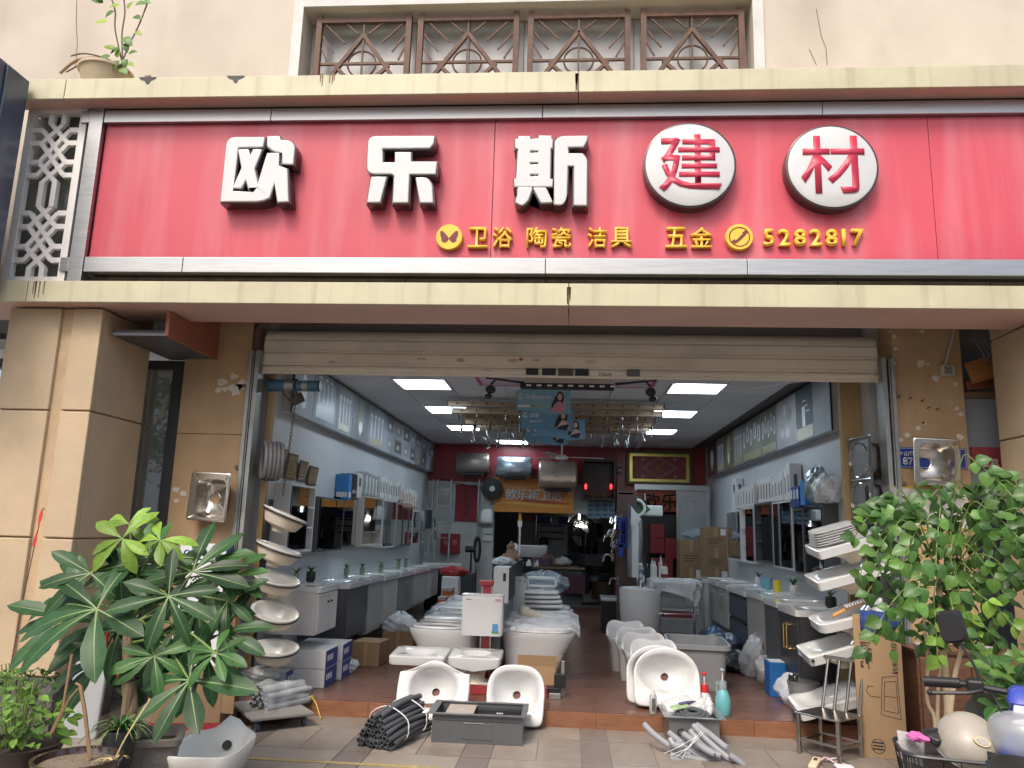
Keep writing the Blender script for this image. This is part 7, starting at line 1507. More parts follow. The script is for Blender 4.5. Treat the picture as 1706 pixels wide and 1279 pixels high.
t = thing('handset','cream telephone handset with loose wires on the pavement by the chair','handset',(1.73,-.74,.0),rot=(R(12),0,R(-32))); q = MB(); q.box(-.028,-.075,.004,.028,.075,.036); q.build('body',K('cream_handset',(.66,.54,.36),.4),t,bevel=.01); q = MB(); q.box(-.012,.01,.0365,.014,.05,.038); q.build('display',K('display_brown',(.1,.05,.05),.3),t)
for k,c in enumerate(((.6,.6,.58),(.35,.05,.08),(.6,.6,.58))): q = MB(); q.tube(cat([Vector((1.78,-.68 + .02 * k,.01)),Vector((1.84 + .04 * k,-.62,.03)),Vector((1.90,-.70 + .05 * k,.01)),Vector((1.99,-.74,.008))],6),.005,6); q.build('wire',K('wire%d' % k,c,.5),t,world=True)
q = MB(); q.box(1.86,-.80,.003,1.98,-.72,.02); tag(q.build('white_plug_strip',white_p,bevel=.006),'white plug strip on the pavement under the chair','plug strip')
# tall carton with printing
t = thing('tall_carton','tall brown sink carton with black lettering standing by the chair','carton',(2.34,-.35,0),R(-20)); w,d,h = .16,.115,.98
q = MB(); q.box(-w,-d,0,w,d,h); q.build('box',card,t,bevel=.004)
VT = (PI / 2,R(-90),0)
def vtext(body,x,z,hh,ww): 
    me_o = text('printed_line',body,hh,None,ink,t,(x,-d - .0006,z),(0,0,0),.0005,.02); me_o.rotation_mode = 'XYZ'; me_o.rotation_euler = (Matrix.Rotation(PI / 2,3,'X') @ Matrix.Rotation(PI / 2,3,'Z')).to_euler(); return me_o
vtext('黑金刚手',-.09,.74,.26,0); vtext('纳米抗菌防污水槽',.11,.77,.36,0); vtext('抗菌耐用',-.05,.71,.10,0)
q = MB()
def ln(a,b_,tk=.004): q.beam((a[0],-d - .0008,a[1]),(b_[0],-d - .0008,b_[1]),tk,.0008) if False else q.beam((a[0],-d - .0008,a[1]),(b_[0],-d - .0008,b_[1]),.0008,tk)
for poly in (((.0,.30),(.02,.56),(.12,.58),(.13,.28),(.0,.30)),((.02,.33),(.035,.53),(.11,.54),(.115,.32),(.02,.33)),((.03,.43),(.112,.43)),((.0,.42),(-.06,.42),(-.09,.45),(-.08,.49),(-.04,.49))):
    for a,b_ in zip(poly,poly[1:]): ln(a,b_)
q.build('sink_drawing',ink,t)
for cx_,cz_ in ((-.03,.08),):
    q = MB()
    for k in range(12): a,b_ = k * PI / 6,(k + 1) * PI / 6; q.beam((cx_ + math.cos(a) * .045,-d - .0008,cz_ + math.sin(a) * .05),(cx_ + math.cos(b_) * .045,-d - .0008,cz_ + math.sin(b_) * .05),.0008,.005)
    for k in range(3): q.box(cx_ - .035,-d - .001,cz_ - .025 + k * .022,cx_ + .035,-d - .0003,cz_ - .015 + k * .022)
    q.build('seal_print',ink,t)
for cz_ in (.15,.86):
    q = MB()
    for k in range(12): a,b_ = k * PI / 6,(k + 1) * PI / 6; q.beam((-w - .0008,.0 + math.cos(a) * .035,cz_ + math.sin(a) * .055),(-w - .0008,math.cos(b_) * .035,cz_ + math.sin(b_) * .055),.0008,.005)
    q.build('seal_print',ink,t)
q = MB(); q.box(-w - .0012,-.09,.30,-w - .0003,-.07,.68); q.box(-w - .0012,-.035,.66,-w - .0003,-.025,.90); q.box(-w - .0012,-.06,.64,-w - .0003,-.05,.88); q.build('side_print',ink,t); q = MB(); q.box(-w - .0014,.02,.62,-w - .0004,.07,.70); q.build('label',white_p,t); q = MB(); q.box(-w - .0016,.075,.05,-w - .0006,.10,.60); q.build('tape',K('tape',(0,0,0)),t)
t = thing('blue_cloth','crumpled dark blue cloth draped over the tall carton','cloth',(2.36,-.36,.985),R(-20)); q = MB()
def fc(u,v): x = -.13 + .30 * u; y = -.16 + .26 * v; ov = max(0,-.115 - y); z = .012 + .012 * math.sin(20 * u + 9 * v) + .012 * math.sin(31 * v - 12 * u); return (x,max(y,-.125 - .01 * math.sin(20 * u)),z - (ov * 3.2 * (.5 + .5 * math.sin(3.2 * u + .6)) if ov else 0))
q.surf(fc,34,30); q.build('cloth',K('navy_cloth',(.02,.05,.18),.9,var=.3),t,smooth=True,solid=.004)
# brown cabinet behind the tree
t = thing('wood_cabinet','brown wooden cabinet behind the tree stems','cabinet',(2.98,-.15,0)); cw = K('cabinet_wood',(.20,.095,.055),.45,var=.25,vs=3,stretch=(2,2,14)); q = MB(); q.box(-.36,-.2,.0,.42,.09,.72); q.build('body',cw,t,bevel=.004)
q = MB(); q.box(-.38,-.22,.722,.44,.095,.755); q.build('top',K('cab_top',(.16,.07,.04),.4),t,bevel=.006)
for x0,x1 in ((-.34,.02),(.03,.40)): q = MB(); q.box(x0,-.215,.04,x1,-.2005,.70); dr = q.build('door',cw,t,bevel=.004); q = MB(); q.box(x0 + .05,-.2205,.10,x1 - .05,-.2155,.64); q.build('raised_panel',cw,dr,bevel=.004)
for k,(x,y,z,s_,lb) in enumerate(((2.80,-.2,.757,(.11,.11,.015),'clear film roll on the brown cabinet'),(3.2,-.2,.757,(.1,.08,.01),'paper bundle on the brown cabinet'))): crumple('paper_pile',(x,y,z + s_[2] * .9),s_,film,lb,'papers',100 + k,.9)
t = thing('cardboard_sheets','folded brown cardboard on the wooden cabinet behind the leaves','cardboard',(2.95,-.05,.757),rot=(R(-10),0,0)); 
for k in range(3): q = MB(); q.box(-.25 + .03 * k,-.02 + .02 * k,0,.22 + .05 * k,-.008 + .02 * k,.22 + .04 * k); q.build('sheet',card,t)
# cartons behind the money tree
t = thing('appliance_carton','tall white carton with blue side and black lettering behind the money tree','carton',(-2.97,-.30,0),R(4)); w,h = .19,1.36
q = MB(); q.box(-w,-.08,0,w,.09,h); q.build('box',K('carton_gloss',(.66,.67,.68),.35),t,bevel=.003); q = MB(); q.box(w + .0004,-.078,.0,w + .0014,.088,h - .002); q.build('blue_side',bcb,t)
q = MB(); q.lathe([(.026,0),(.026,.001)],20,mx=Matrix.Translation((-.13,-.081,h - .075)) @ Matrix.Rotation(PI / 2,4,'X')); q.build('logo',K('plate_blue',(0,0,0)),t); q = MB(); q.lathe([(.014,.0011),(.014,.002)],16,mx=Matrix.Translation((-.126,-.081,h - .075)) @ Matrix.Rotation(PI / 2,4,'X')); q.build('logo_centre',white_p,t)
text('lettering','电器系列',.17,None,K('plate_blue',(0,0,0)),t,(.0,-.0812,h - .075),FACE,.0006,.015); text('lettering','冷热',.22,None,ink,t,(.02,-.0812,h - .30),FACE,.0006,.01); text('lettering','高品质',.14,None,ink,t,(.05,-.0812,.45),FACE,.0006,.015)
for k,z in enumerate((.95,1.05,1.15,.72)): q = MB(); q.box(w + .0015,-.05,z,w + .0024,.05,z + .05); q.build('side_print',white_p,t)
q = MB(); q.box(-2.755,-.22,0,-2.71,-.12,1.30); tag(q.build('brown_board',K('brown_board',(.34,.2,.1),.6)),'narrow brown board beside the white carton','board')
t = thing('flat_carton','brown carton leaning low behind the money tree','carton',(-2.78,-.52,0),R(12)); q = MB(); q.box(-.34,-.1,0,.16,.12,.42); q.build('box',card2,t,bevel=.004); q = MB(); q.prism([(.161,-.1,.12),(.161,-.1,.40),(.26,-.14,.47),(.26,-.14,.12)],(0,.006,0)); q.build('flap',card2,t); q = MB(); q.tube([(-.08 + math.cos(k * PI / 8) * .03,-.102,.16 + math.sin(k * PI / 8) * .03) for k in range(16)],.004,5,closed=True); q.build('print',ink,t); q = MB(); q.box(-.34,-.104,.0,.16,-.1005,.05); q.build('red_edge',redst,t)
t = thing('grey_crate','pale grey plastic board standing behind the money tree trunk','board',(-3.45,-.98,.0),rot=(R(-6),0,0)); q = MB(); q.loft([(se(.13,.02,6),0),(se(.12,.02,6),.50),(se(.10,.015,6),.53)],28); q.build('board',K('pale_grey_plastic',(.34,.35,.36),.5),t,smooth=True,ang=50)
# ceramic urinal lying in the lower left
t = thing('urinal_trough','white ceramic trough with a peaked back lying on the pavement','ceramic trough',(-2.13,-1.75,0),R(6)); A,B = .215,.31
def rim(k,up_=1):
    def f(th):
        x,y = se(A * k,B * k,4.5)(th); pk = .095 * math.exp(-((x - .02) / .085) ** 2) * max(0,(y / (B * k) - .55)) / .45 * up_; return (x * (1 - .2 * max(0,y / B - .6)),y,pk + .05 * max(0,-y / B) * 0)
    return f
q = MB(); q.loft([(se(A * .55,B * .7,4),.0),(se(A * .75,B * .85,4),.05),(rim(.96,.5),.17),(rim(1.0),.215),(rim(.985),.225),(rim(.92),.222),(rim(.86,.8),.20),(se(A * .66,B * .70,3,0,.0),.08),(se(A * .4,B * .4,2.5),.055)],72); q.build('trough',K('cream_ceramic',(.82,.81,.75),.35,coat=.1,var=.03),t,smooth=True,ang=60)
q = MB(); q.lathe([(.03,0),(.028,.004),(.02,.002)],20,mx=Matrix.Translation((.02,.222,.155)) @ Matrix.Rotation(R(60),4,'X')); q.build('drain_hole',black,t,smooth=True)
# ================================================================ plants
def leafmat(nm,c,rough=.38): return K(nm,c,rough,var=.22,vs=9,rand=.42,transl=.25,spec=.28,coat=.0)
L_dark = leafmat('leaf_dark',(.032,.088,.030)); L_mid = leafmat('leaf_mid',(.045,.125,.030)); L_young = leafmat('leaf_young',(.20,.34,.045)); L_rib = K('leaf_rib',(.15,.23,.075),.5)
bark = K('bark',(.30,.22,.14),.8,var=.3,vs=12,stretch=(1,1,.4),bump=.5,bs=40); bark_l = K('pale_bark',(.42,.33,.21),.75,var=.25,vs=14,stretch=(1,1,.3),bump=.4,bs=40)
stemm = K('green_stem',(.16,.24,.06),.5); soil = K('soil',(.05,.04,.03),.95,var=.4,vs=30,bump=1)
def leaf_mesh(nm,m,w=.2,shape='obovate',fold=.18,droop=.25,nu=8,wave=.0,rib=True):
    """unit leaf along +x, upper side +z"""
    def half(u):
        if shape == 'obovate': return w * (math.sin(PI * u ** 1.35)) ** .8 * (.55 + .6 * u) * (1 if u < .98 else .3)
        if shape == 'ovate': return w * (math.sin(PI * min(1,u ** .72))) ** .85 * 1.0
        return w * math.sin(PI * u) ** .7
    q = MB(); nv = 4
    def fn(u,v):
        s_ = (v - .5) * 2; hw = half(u) + .004 * (1 - u)
        return (u - .05 * u * u * droop,s_ * hw,-droop * u * u + fold * abs(s_) * hw + wave * math.sin(u * 26) * abs(s_) * hw * .35)
    q.surf(fn,nu,nv)
    if rib:
        q.m = 1
        for i in range(nu):
            u0,u1 = i / nu,(i + 1) / nu; t0,t1 = .010 * (1 - u0) + .002,.010 * (1 - u1) + .002; a,b_ = fn(u0,.5),fn(u1,.5)
            q.quad((a[0],-t0,a[2] + .006),(b_[0],-t1,b_[2] + .006),(b_[0],t1,b_[2] + .006),(a[0],t0,a[2] + .006))
    me = bpy.data.meshes.new(nm); q.b.to_mesh(me); q.b.free(); me.materials.append(m); me.materials.append(L_rib); me.polygons.foreach_set('use_smooth',[True] * len(me.polygons)); return me
def place(nm,me,parent,p,d,nrm,s):
    d = Vector(d).normalized(); nrm = Vector(nrm); y = nrm.cross(d)
    if y.length < .05: y = Vector((0,0,1)).cross(d)
    y.normalize(); z = d.cross(y); M_ = Matrix((d,y,z)).transposed().to_4x4(); M_.translation = Vector(p) - parent.location
    o = bpy.data.objects.new(nm,me); COL.objects.link(o); o.parent = parent
    l,q_,_ = M_.decompose(); o.location = l; o.rotation_euler = q_.to_euler(); o.scale = (s,s,s) if not isinstance(s,tuple) else s
    return o
# ---- money tree
TY = -1.95
mt_ = thing('money_tree','potted money tree with big palmate leaves in front of the left pillar','potted tree',tuple(at(213,1262,Y=TY)))
mt_.location.z = 0
ob = [leaf_mesh('leaflet',L_dark,.150,'obovate',.22,d,9,.25) for d in (.12,.28,.42)]
obm = [leaf_mesh('leaflet',L_mid,.16,'obovate',.22,d,9,.25) for d in (.15,.3)]
oby = [leaf_mesh('leaflet',L_young,.18,'obovate',.25,d,9,.25) for d in (.3,.5)]
clusters = [(162,1015,118,-2.15,0,[215,190,168,85,-18,-68,140]),(281,993,80,-2.15,0,[-48,-100,195,160,95,15,-15]),(316,1133,100,-2.25,0,[-58,-108,222,178,105,-5]),(360,1088,52,-2.25,1,[35,-20,-55,235,200,165,98]),(257,1093,58,-2.2,1,[228,205,172,95,35,-22,-70]),
            (204,897,56,-2.0,2,[-128,-60,-20,150,195,60]),(267,900,48,-2.0,2,[-70,-28,12,165,205,120]),(215,872,40,-1.9,2,[20,155,185,60,-40]),(151,955,74,-2.0,0,[150,195,235,30,-35,80]),(202,958,62,-1.95,0,[240,285,330,20,120,70]),(321,953,92,-1.95,0,[-10,20,55,95,150,200,250]),(372,1055,70,-1.9,0,[-20,20,-60,70,120,210]),(168,1100,100,-1.75,0,[195,225,260,-35,20,160]),(351,935,62,-1.85,1,[-15,-50,20,60,130,200]),(379,1000,62,-1.85,0,[-70,-30,-110,40,100]),(228,940,70,-1.8,0,[-50,-80,-10,30,160,210]),(120,1030,92,-1.9,0,[200,230,170,250,100]),(290,1050,80,-1.8,0,[-20,-60,-100,200,240,60]),(240,1010,78,-1.75,0,[-90,-50,20,70,140,200]),(330,1015,80,-1.75,0,[-20,20,-60,-100,80]),(200,1050,74,-1.8,0,[-30,10,-80,190,220]),(385,960,56,-1.8,1,[10,-25,-60,60,120]),(255,1060,84,-1.7,0,[-30,-70,-110,200,250,20]),(130,985,80,-1.75,0,[170,210,250,120,60]),(300,985,84,-1.65,0,[-10,40,-50,100,160,220]),(180,1040,90,-1.65,0,[200,240,280,160,320]),(345,1090,80,-1.7,0,[-20,-60,-100,30,200]),(250,930,66,-1.7,1,[30,70,110,150,0,200])]
qd = random.Random(11); trunk_top = at(212,1050,Y=TY)
for ci,(px,py,r,Y,kind,angs) in enumerate(clusters):
    c = at(px,py,Y=Y); R_ = r * (Y + 6.6) / 1281 * 1.16
    n = Vector((qd.uniform(-.25,.25),-.8,qd.uniform(.35,.75))).normalized(); ex = Vector((1,0,0)); ex = (ex - n * ex.dot(n)).normalized(); ez = ex.cross(n) * -1
    if ez.z < 0: ez = -ez
    for a in angs:
        a = R(a + qd.uniform(-6,6)); d = ex * math.cos(a) + ez * math.sin(a) + n * qd.uniform(.0,.25)
        if math.sin(a) > .3: d += Vector((0,-.15,-.1))
        me = qd.choice((ob,obm,oby)[kind]); s_ = R_ * qd.uniform(.82,1.1); place('leaflet',me,mt_,c,d,n + Vector((0,0,.15)),(s_,s_ * qd.uniform(.9,1.15),s_))
    st = trunk_top + Vector((qd.uniform(-.03,.03),qd.uniform(-.03,.03),qd.uniform(-.12,.12)))
    if py < 960: st = at(215,985,Y=TY)
    q = MB(); mid = (st + c) / 2 + Vector((0,.02,.10 if py > 930 else .03)); q.tube(cat([st,mid,c],5),[.009,.009,.008,.008,.007,.007,.006,.006,.006,.006,.005],6); q.build('petiole',stemm,mt_,world=True,smooth=True)
base = at(218,1232,Y=TY)
for k in range(3):
    q = MB(); pts = []
    for i in range(15): u = i / 14; p = base.lerp(trunk_top,u); a = k * 2.1 + u * 7; pts.append(p + Vector((math.cos(a) * .022 * (1.1 - u),math.sin(a) * .022 * (1.1 - u),0)))
    q.tube(pts,[.032 - .010 * i / 14 for i in range(15)],9); q.build('trunk',bark,mt_,world=True,smooth=True)
q = MB(); q.tube(cat([trunk_top,at(214,1010,Y=TY),at(219,960,Y=TY)],6),.013,8); q.build('stem',stemm,mt_,world=True,smooth=True)
q = MB()
for i in range(3): q.tube([base.lerp(trunk_top,.55 + .04 * i) + Vector((math.cos(a) * .05,math.sin(a) * .05,0)) for a in [k * PI / 6 for k in range(12)]],.006,5,closed=True)
q.build('tie_wire',black,mt_,world=True)
pc = at(248,1232,Y=TY); conc = K('concrete_pot',(.20,.185,.165),.85,var=.25,vs=8,bump=.4,bs=60,dirt=.4); q = MB(); hz = pc.z
q.loft([(se(.15,.15,9),0),(se(.17,.17,9),hz),(se(.19,.19,10),hz + .002),(se(.19,.19,10),hz + .035),(se(.155,.155,8),hz + .035),(se(.15,.15,8),hz - .02)],32,mx=Matrix.Translation((pc.x,TY,0)) @ Matrix.Rotation(R(22),4,'Z'),cap1=False); q.build('pot',conc,mt_,world=True,smooth=True,ang=40)
q = MB(); q.loft([(se(.152,.152,8),hz - .02),(se(.02,.02),hz - .005)],32,mx=Matrix.Translation((pc.x,TY,0)) @ Matrix.Rotation(R(22),4,'Z')); q.build('soil',soil,mt_,world=True)
q = MB(); q.tube([at(70,850,Y=-1.85),at(66,870,Y=-1.85),at(40,990,Y=-1.85),at(12,1140,Y=-1.85)],.003,5); q.tube([at(70,850,Y=-1.85),at(72,846,Y=-1.85),at(75,850,Y=-1.85)],.003,5); o = q.build('hooked_wire',K('wire_rust',(.10,.05,.05),.6)); tag(o,'thin hooked rod with a red ribbon standing at the left pillar','rod')
q = MB(); q.surf(lambda u,v: tuple(at(70 - 14 * u + 3 * (v - .5) * (1 + math.sin(9 * u)),850 + 60 * u,Y=-1.87)),10,1); q.build('red_ribbon',K('ribbon_red',(.55,.04,.03),.6),o,solid=.002)
for px,py in ((178,1062),(199,1122)): q = MB(); c = at(px,py,Y=-2.0); q.box(c.x - .008,-2.01,c.z - .05,c.x + .008,-1.995,c.z + .03); q.build('red_tag',K('ribbon_red',(0,0,0)),mt_,world=True)
# ---- spider plant in front of the pot
def strap_plant(t,c,n,l,w,m,seed,up=.9,spread=1,rb=None):
    qd = random.Random(seed)
    for k in range(n):
        a = qd.uniform(0,2 * PI); ll = l * qd.uniform(.6,1.1); el = qd.uniform(.5,1.3) * up; ww = w * qd.uniform(.8,1.2)
        def fn(u,v):
            rr = ll * u * math.cos(el) * spread + .02; zz = ll * (math.sin(el) * u - .75 * u * u); s_ = (v - .5) * 2 * ww * (1 - u) ** .6
            return (c[0] + math.cos(a) * rr - math.sin(a) * s_,c[1] + math.sin(a) * rr + math.cos(a) * s_,c[2] + zz + abs(v - .5) * ww * .8)
        q = MB(); q.surf(fn,8,2); q.build('leaf',m,t,world=True,smooth=True)
p = at(200,1215,Y=-2.25); t = thing('spider_plant','spider plant with arching striped leaves before the money tree pot','plant',(p.x,-2.25,0)); strap_plant(t,(p.x,-2.25,p.z),46,.26,.008,L_mid,4); strap_plant(t,(p.x,-2.25,p.z),18,.24,.004,K('pale_stripe',(.42,.46,.22),.5,transl=.2),5)
q = MB(); q.lathe([(.06,0),(.085,p.z - .01),(.08,p.z),(.07,p.z - .03)],18,c=(p.x,-2.25,0)); q.build('pot',black,t,world=True,smooth=True)
p = at(190,1268,Y=-2.5); t = thing('withered_plant','withered pale strap leaves in the brown bowl','plant',tuple(p)); strap_plant(t,p,12,.12,.006,K('straw',(.55,.45,.22),.7),9)
q = MB(); q.tube(cat([p,p + Vector((.05,0,.12)),p + Vector((.13,.05,.30))],6),.004,5); q.build('dry_stalk',K('straw',(0,0,0)),t,world=True)
# ---- brown glazed bowl with sticks
p = at(128,1275,Y=-2.55); t = thing('planter_bowl','wide brown glazed bowl with dry sticks in front of the plants','planter',(p.x,-2.55,0)); gz = K('brown_glaze',(.045,.025,.02),.15,coat=.6,var=.3); zt = at(128,1246,Y=-2.40).z; r_ = (at(200,1260,Y=-2.5).x - at(66,1260,Y=-2.5).x) / 2
q = MB(); q.lathe([(r_ * .6,0),(r_ * .8,zt * .5),(r_ * .95,zt - .03),(r_ * 1.0,zt - .012),(r_ * 1.0,zt),(r_ * .9,zt),(r_ * .88,zt - .02),(r_ * .7,zt - .10),(.01,zt - .12)],40); q.build('bowl',gz,t,smooth=True,ang=60); q = MB(); q.lathe([(r_ * .86,zt - .03),(.01,zt - .025)],30,cap0=False); q.build('soil',K('pale_soil',(.20,.155,.11),.95,var=.3,vs=14,bump=1),t)
for pts,rr in ((((85,1222),(105,1180),(120,1090)),.007),(((88,1220),(115,1165),(130,1147)),.005),(((150,1265),(142,1190),(134,1142)),.010),(((134,1142),(126,1138)),.006),(((152,1262),(148,1232),(145,1216)),.006)):
    q = MB(); q.tube([at(x,y,Y=-2.5) for x,y in pts],rr,6); q.build('stick',K('stick',(.27,.17,.09),.8),t,world=True,smooth=True)
# ---- bright bush in a ribbed pot at the far left
p = at(25,1250,Y=-2.35); t = thing('leafy_bush','bright green bush in a ribbed brown plastic pot at the left edge','potted plant',(p.x,-2.35,0)); zt = at(40,1240,Y=-2.2).z + .05; rp_ = at(93,1250,Y=-2.35).x - p.x
q = MB(); q.lathe([(rp_ * .72,0)] + [(rp_ * (.74 + .24 * k / 12) + (.006 if k % 2 else 0),zt * k / 12) for k in range(1,12)] + [(rp_,zt - .02),(rp_ * 1.03,zt),(rp_ * .95,zt),(rp_ * .9,zt - .05)],40,cap1=False); q.build('pot',K('brown_plastic_pot',(.055,.038,.032),.45),t,smooth=True,ang=60); q = MB(); q.lathe([(rp_ * .9,zt - .04),(.01,zt - .03)],30); q.build('soil',soil,t)
lv = leaf_mesh('leaf',leafmat('leaf_bright',(.15,.27,.05)),.30,'ovate',.2,.25,5,rib=False); lv2 = leaf_mesh('leaf',leafmat('leaf_bright2',(.10,.20,.045)),.30,'ovate',.2,.25,5,rib=False); qd = random.Random(8)
for k in range(150):
    a,rr = qd.uniform(0,2 * PI),rp_ * qd.uniform(.1,1.15); zz = zt + .02 + qd.uniform(0,.30) * (1.1 - .6 * rr / rp_); c = Vector((p.x + math.cos(a) * rr,-2.35 + math.sin(a) * rr,zz)); d = Vector((math.cos(a) + qd.uniform(-.5,.5),math.sin(a) - .5,qd.uniform(-.6,.4))); place('leaf',lv if k % 3 else lv2,t,c,d,Vector((0,-.4,1)),qd.uniform(.05,.085))
q = MB()
for k in range(22): a,rr = qd.uniform(0,2 * PI),rp_ * qd.uniform(.1,.9); q.tube([(p.x + math.cos(a) * rr * .4,-2.35 + math.sin(a) * rr * .4,zt - .03),(p.x + math.cos(a) * rr,-2.35 + math.sin(a) * rr,zt + qd.uniform(.1,.32))],.004,5)
q.build('stems',stemm,t,world=True)
lv3 = leaf_mesh('leaf',leafmat('leaf_fine',(.09,.19,.04)),.22,'ovate',.2,.25,4,rib=False); p2 = at(22,1150,Y=-1.95); t2 = thing('fine_shrub','fine leaved shrub behind the bright bush at the left pillar base','plant',(p2.x,-1.95,0))
for k in range(150):
    c = at(qd.uniform(-6,92) ,1100 + abs(qd.gauss(0,1)) * 26 + 15,Y=qd.uniform(-2.1,-1.8)); place('leaf',lv3,t2,c,Vector((qd.uniform(-1,1),-.5,qd.uniform(-.5,.8))),Vector((0,-.5,1)),qd.uniform(.03,.06))
q = MB()
for k in range(16): q.tube([(p2.x + qd.uniform(-.1,.1),-1.95,.02),at(qd.uniform(0,85),qd.uniform(1100,1140),Y=-1.95)],.004,5)
q.build('stems',stemm,t2,world=True); q = MB(); q.lathe([(.10,0),(.13,.2),(.12,.2),(.11,.17)],18,c=(p2.x,-1.95,0)); q.build('pot',black,t2,world=True,smooth=True)
# ---- pothos on the upper cornice
p = at(205,121,Y=-1.05); t = thing('pothos_plant','pothos vine in a tan pot trailing over the upper cornice','potted plant',(p.x,-1.05,5.037)); q = MB(); q.lathe([(.15,0),(.20,.16),(.215,.165),(.215,.19),(.195,.19),(.18,.14)],28,c=(-.18,.05,0)); q.build('pot',K('tan_pot',(.48,.38,.25),.6,dirt=.3),t,smooth=True,ang=50)
vines = [((205,110),(203,60),(208,20),(205,-10)),((200,112),(215,75),(232,40),(247,0),(250,-20)),((205,110),(192,50),(192,20),(185,-5)),((195,108),(170,95),(140,89),(118,93)),((200,112),(180,100),(150,100),(110,120))]
for k,v in enumerate(vines): q = MB(); q.tube(cat([at(x,y,Y=-1.12) for x,y in v],6),.006,6); q.build('vine',K('vine_brown',(.13,.09,.06),.7),t,world=True,smooth=True)
pl_ = leaf_mesh('leaf',leafmat('leaf_pothos',(.11,.22,.05)),.36,'ovate',.15,.3,6,rib=False); pl2 = leaf_mesh('leaf',leafmat('leaf_lime',(.28,.40,.06)),.36,'ovate',.15,.3,6,rib=False)
for k,(x,y,s_,an) in enumerate(((178,36,22,170),(225,8,24,20),(222,28,20,0),(226,52,16,-20),(206,62,26,-30),(208,72,20,-60),(192,82,22,150),(184,93,24,190),(200,80,20,200),(160,115,14,220),(200,114,20,-20),(214,90,18,30),(214,105,16,-10),(198,100,22,240),(178,108,18,200),(200,8,20,180),(172,5,22,150),(190,18,20,210),(212,15,18,60),(236,4,20,10),(180,-2,22,170),(195,96,16,80),(208,98,18,-70))):
    c = at(x,y,Y=-1.13); a = R(an); place('leaf',pl_ if k % 3 else pl2,t,c,Vector((math.cos(a),-.35,math.sin(a) - .2)),Vector((0,-1,.5)),s_ * .0046)
q = MB(); q.tube(cat([at(100,122,Y=-1.1),at(130,100,Y=-1.1),at(175,98,Y=-1.1),at(215,122,Y=-1.1)],6),.012,6); q.build('dry_root',K('stick',(0,0,0)),t,world=True)
q = MB(); pp_ = at(71,124,Y=-1.15); q.lathe([(.015,0),(.02,.02)],10,c=(pp_.x,-1.1,5.037)); tag(q.build('screw_cap',galv),'small metal cap on the upper cornice ledge','cap')
# ---- the small tree at the right
RY = -1.45
tr = thing('small_tree','small potted tree with glossy heart shaped leaves at the right','potted tree',tuple(at(1570,1240,Y=RY))); tr.location.z = 0
g0 = at(1575,1232,Y=RY)
for pts,r0_,r1_ in ((((1577,1232),(1580,1180),(1573,1100),(1568,1010),(1560,930)),.030,.012),(((1582,1190),(1590,1130),(1602,1080),(1615,1000),(1640,920)),.018,.008),(((1560,1240),(1557,1195),(1545,1165),(1545,1090),(1535,1000)),.014,.008),(((1562,1230),(1563,1150),(1572,1080),(1590,960),(1600,880)),.012,.007)):
    P_ = cat([at(x,y,Y=RY + .02 * i) for i,(x,y) in enumerate(pts)],6); q = MB(); n = len(P_); q.tube(P_,[r0_ + (r1_ - r0_) * i / (n - 1) for i in range(n)],9); q.build('trunk',bark_l,tr,world=True,smooth=True)
q = MB(); q.lathe([(.15,0),(.20,.28),(.215,.30),(.195,.30),(.18,.25)],28,c=(g0.x,RY,0)); q.build('pot',K('brown_plastic_pot',(0,0,0)),tr,world=True,smooth=True); q = MB(); q.lathe([(.185,.26),(.01,.27)],24,c=(g0.x,RY,0)); q.build('soil',soil,tr,world=True)
gl = lambda nm,c: K(nm,c,.36,var=.25,vs=8,rand=.38,transl=.28,spec=.42)
hl = [leaf_mesh('leaf',gl('gloss_leaf',(.060,.150,.032)),.43,'ovate',.22,.3,6,.1),leaf_mesh('leaf',gl('gloss_leaf_mid',(.105,.225,.042)),.43,'ovate',.22,.2,6,.1),leaf_mesh('leaf',gl('gloss_leaf_young',(.22,.38,.06)),.43,'ovate',.22,.25,6,.1)]
qd = random.Random(23)
twigs = [(1465,850,200),(1500,840,170),(1500,830,210),(1606,772,-30),(1640,830,-20),(1670,845,-10),(1640,800,20),(1660,815,-10),(1680,830,-20),(1690,860,-40),(1560,830,200),(1530,850,220),(1590,820,-60),(1570,860,250),(1540,880,230),(1600,860,-40),(1630,850,-20),(1660,900,-30),(1690,910,-50),(1500,880,200),(1480,900,220),(1500,930,210),(1540,940,240),(1580,930,-80),(1610,920,-40),(1640,940,-30),(1680,960,-40),(1500,1010,230),(1530,1000,240),(1560,1010,-90),(1590,1000,-60),(1620,1000,-30),(1600,1050,-50),(1630,1050,-50),(1560,970,200),(1650,870,10),(1520,970,200),(1580,890,-90),(1620,960,-60)]
allleaf = 0; back = MB()
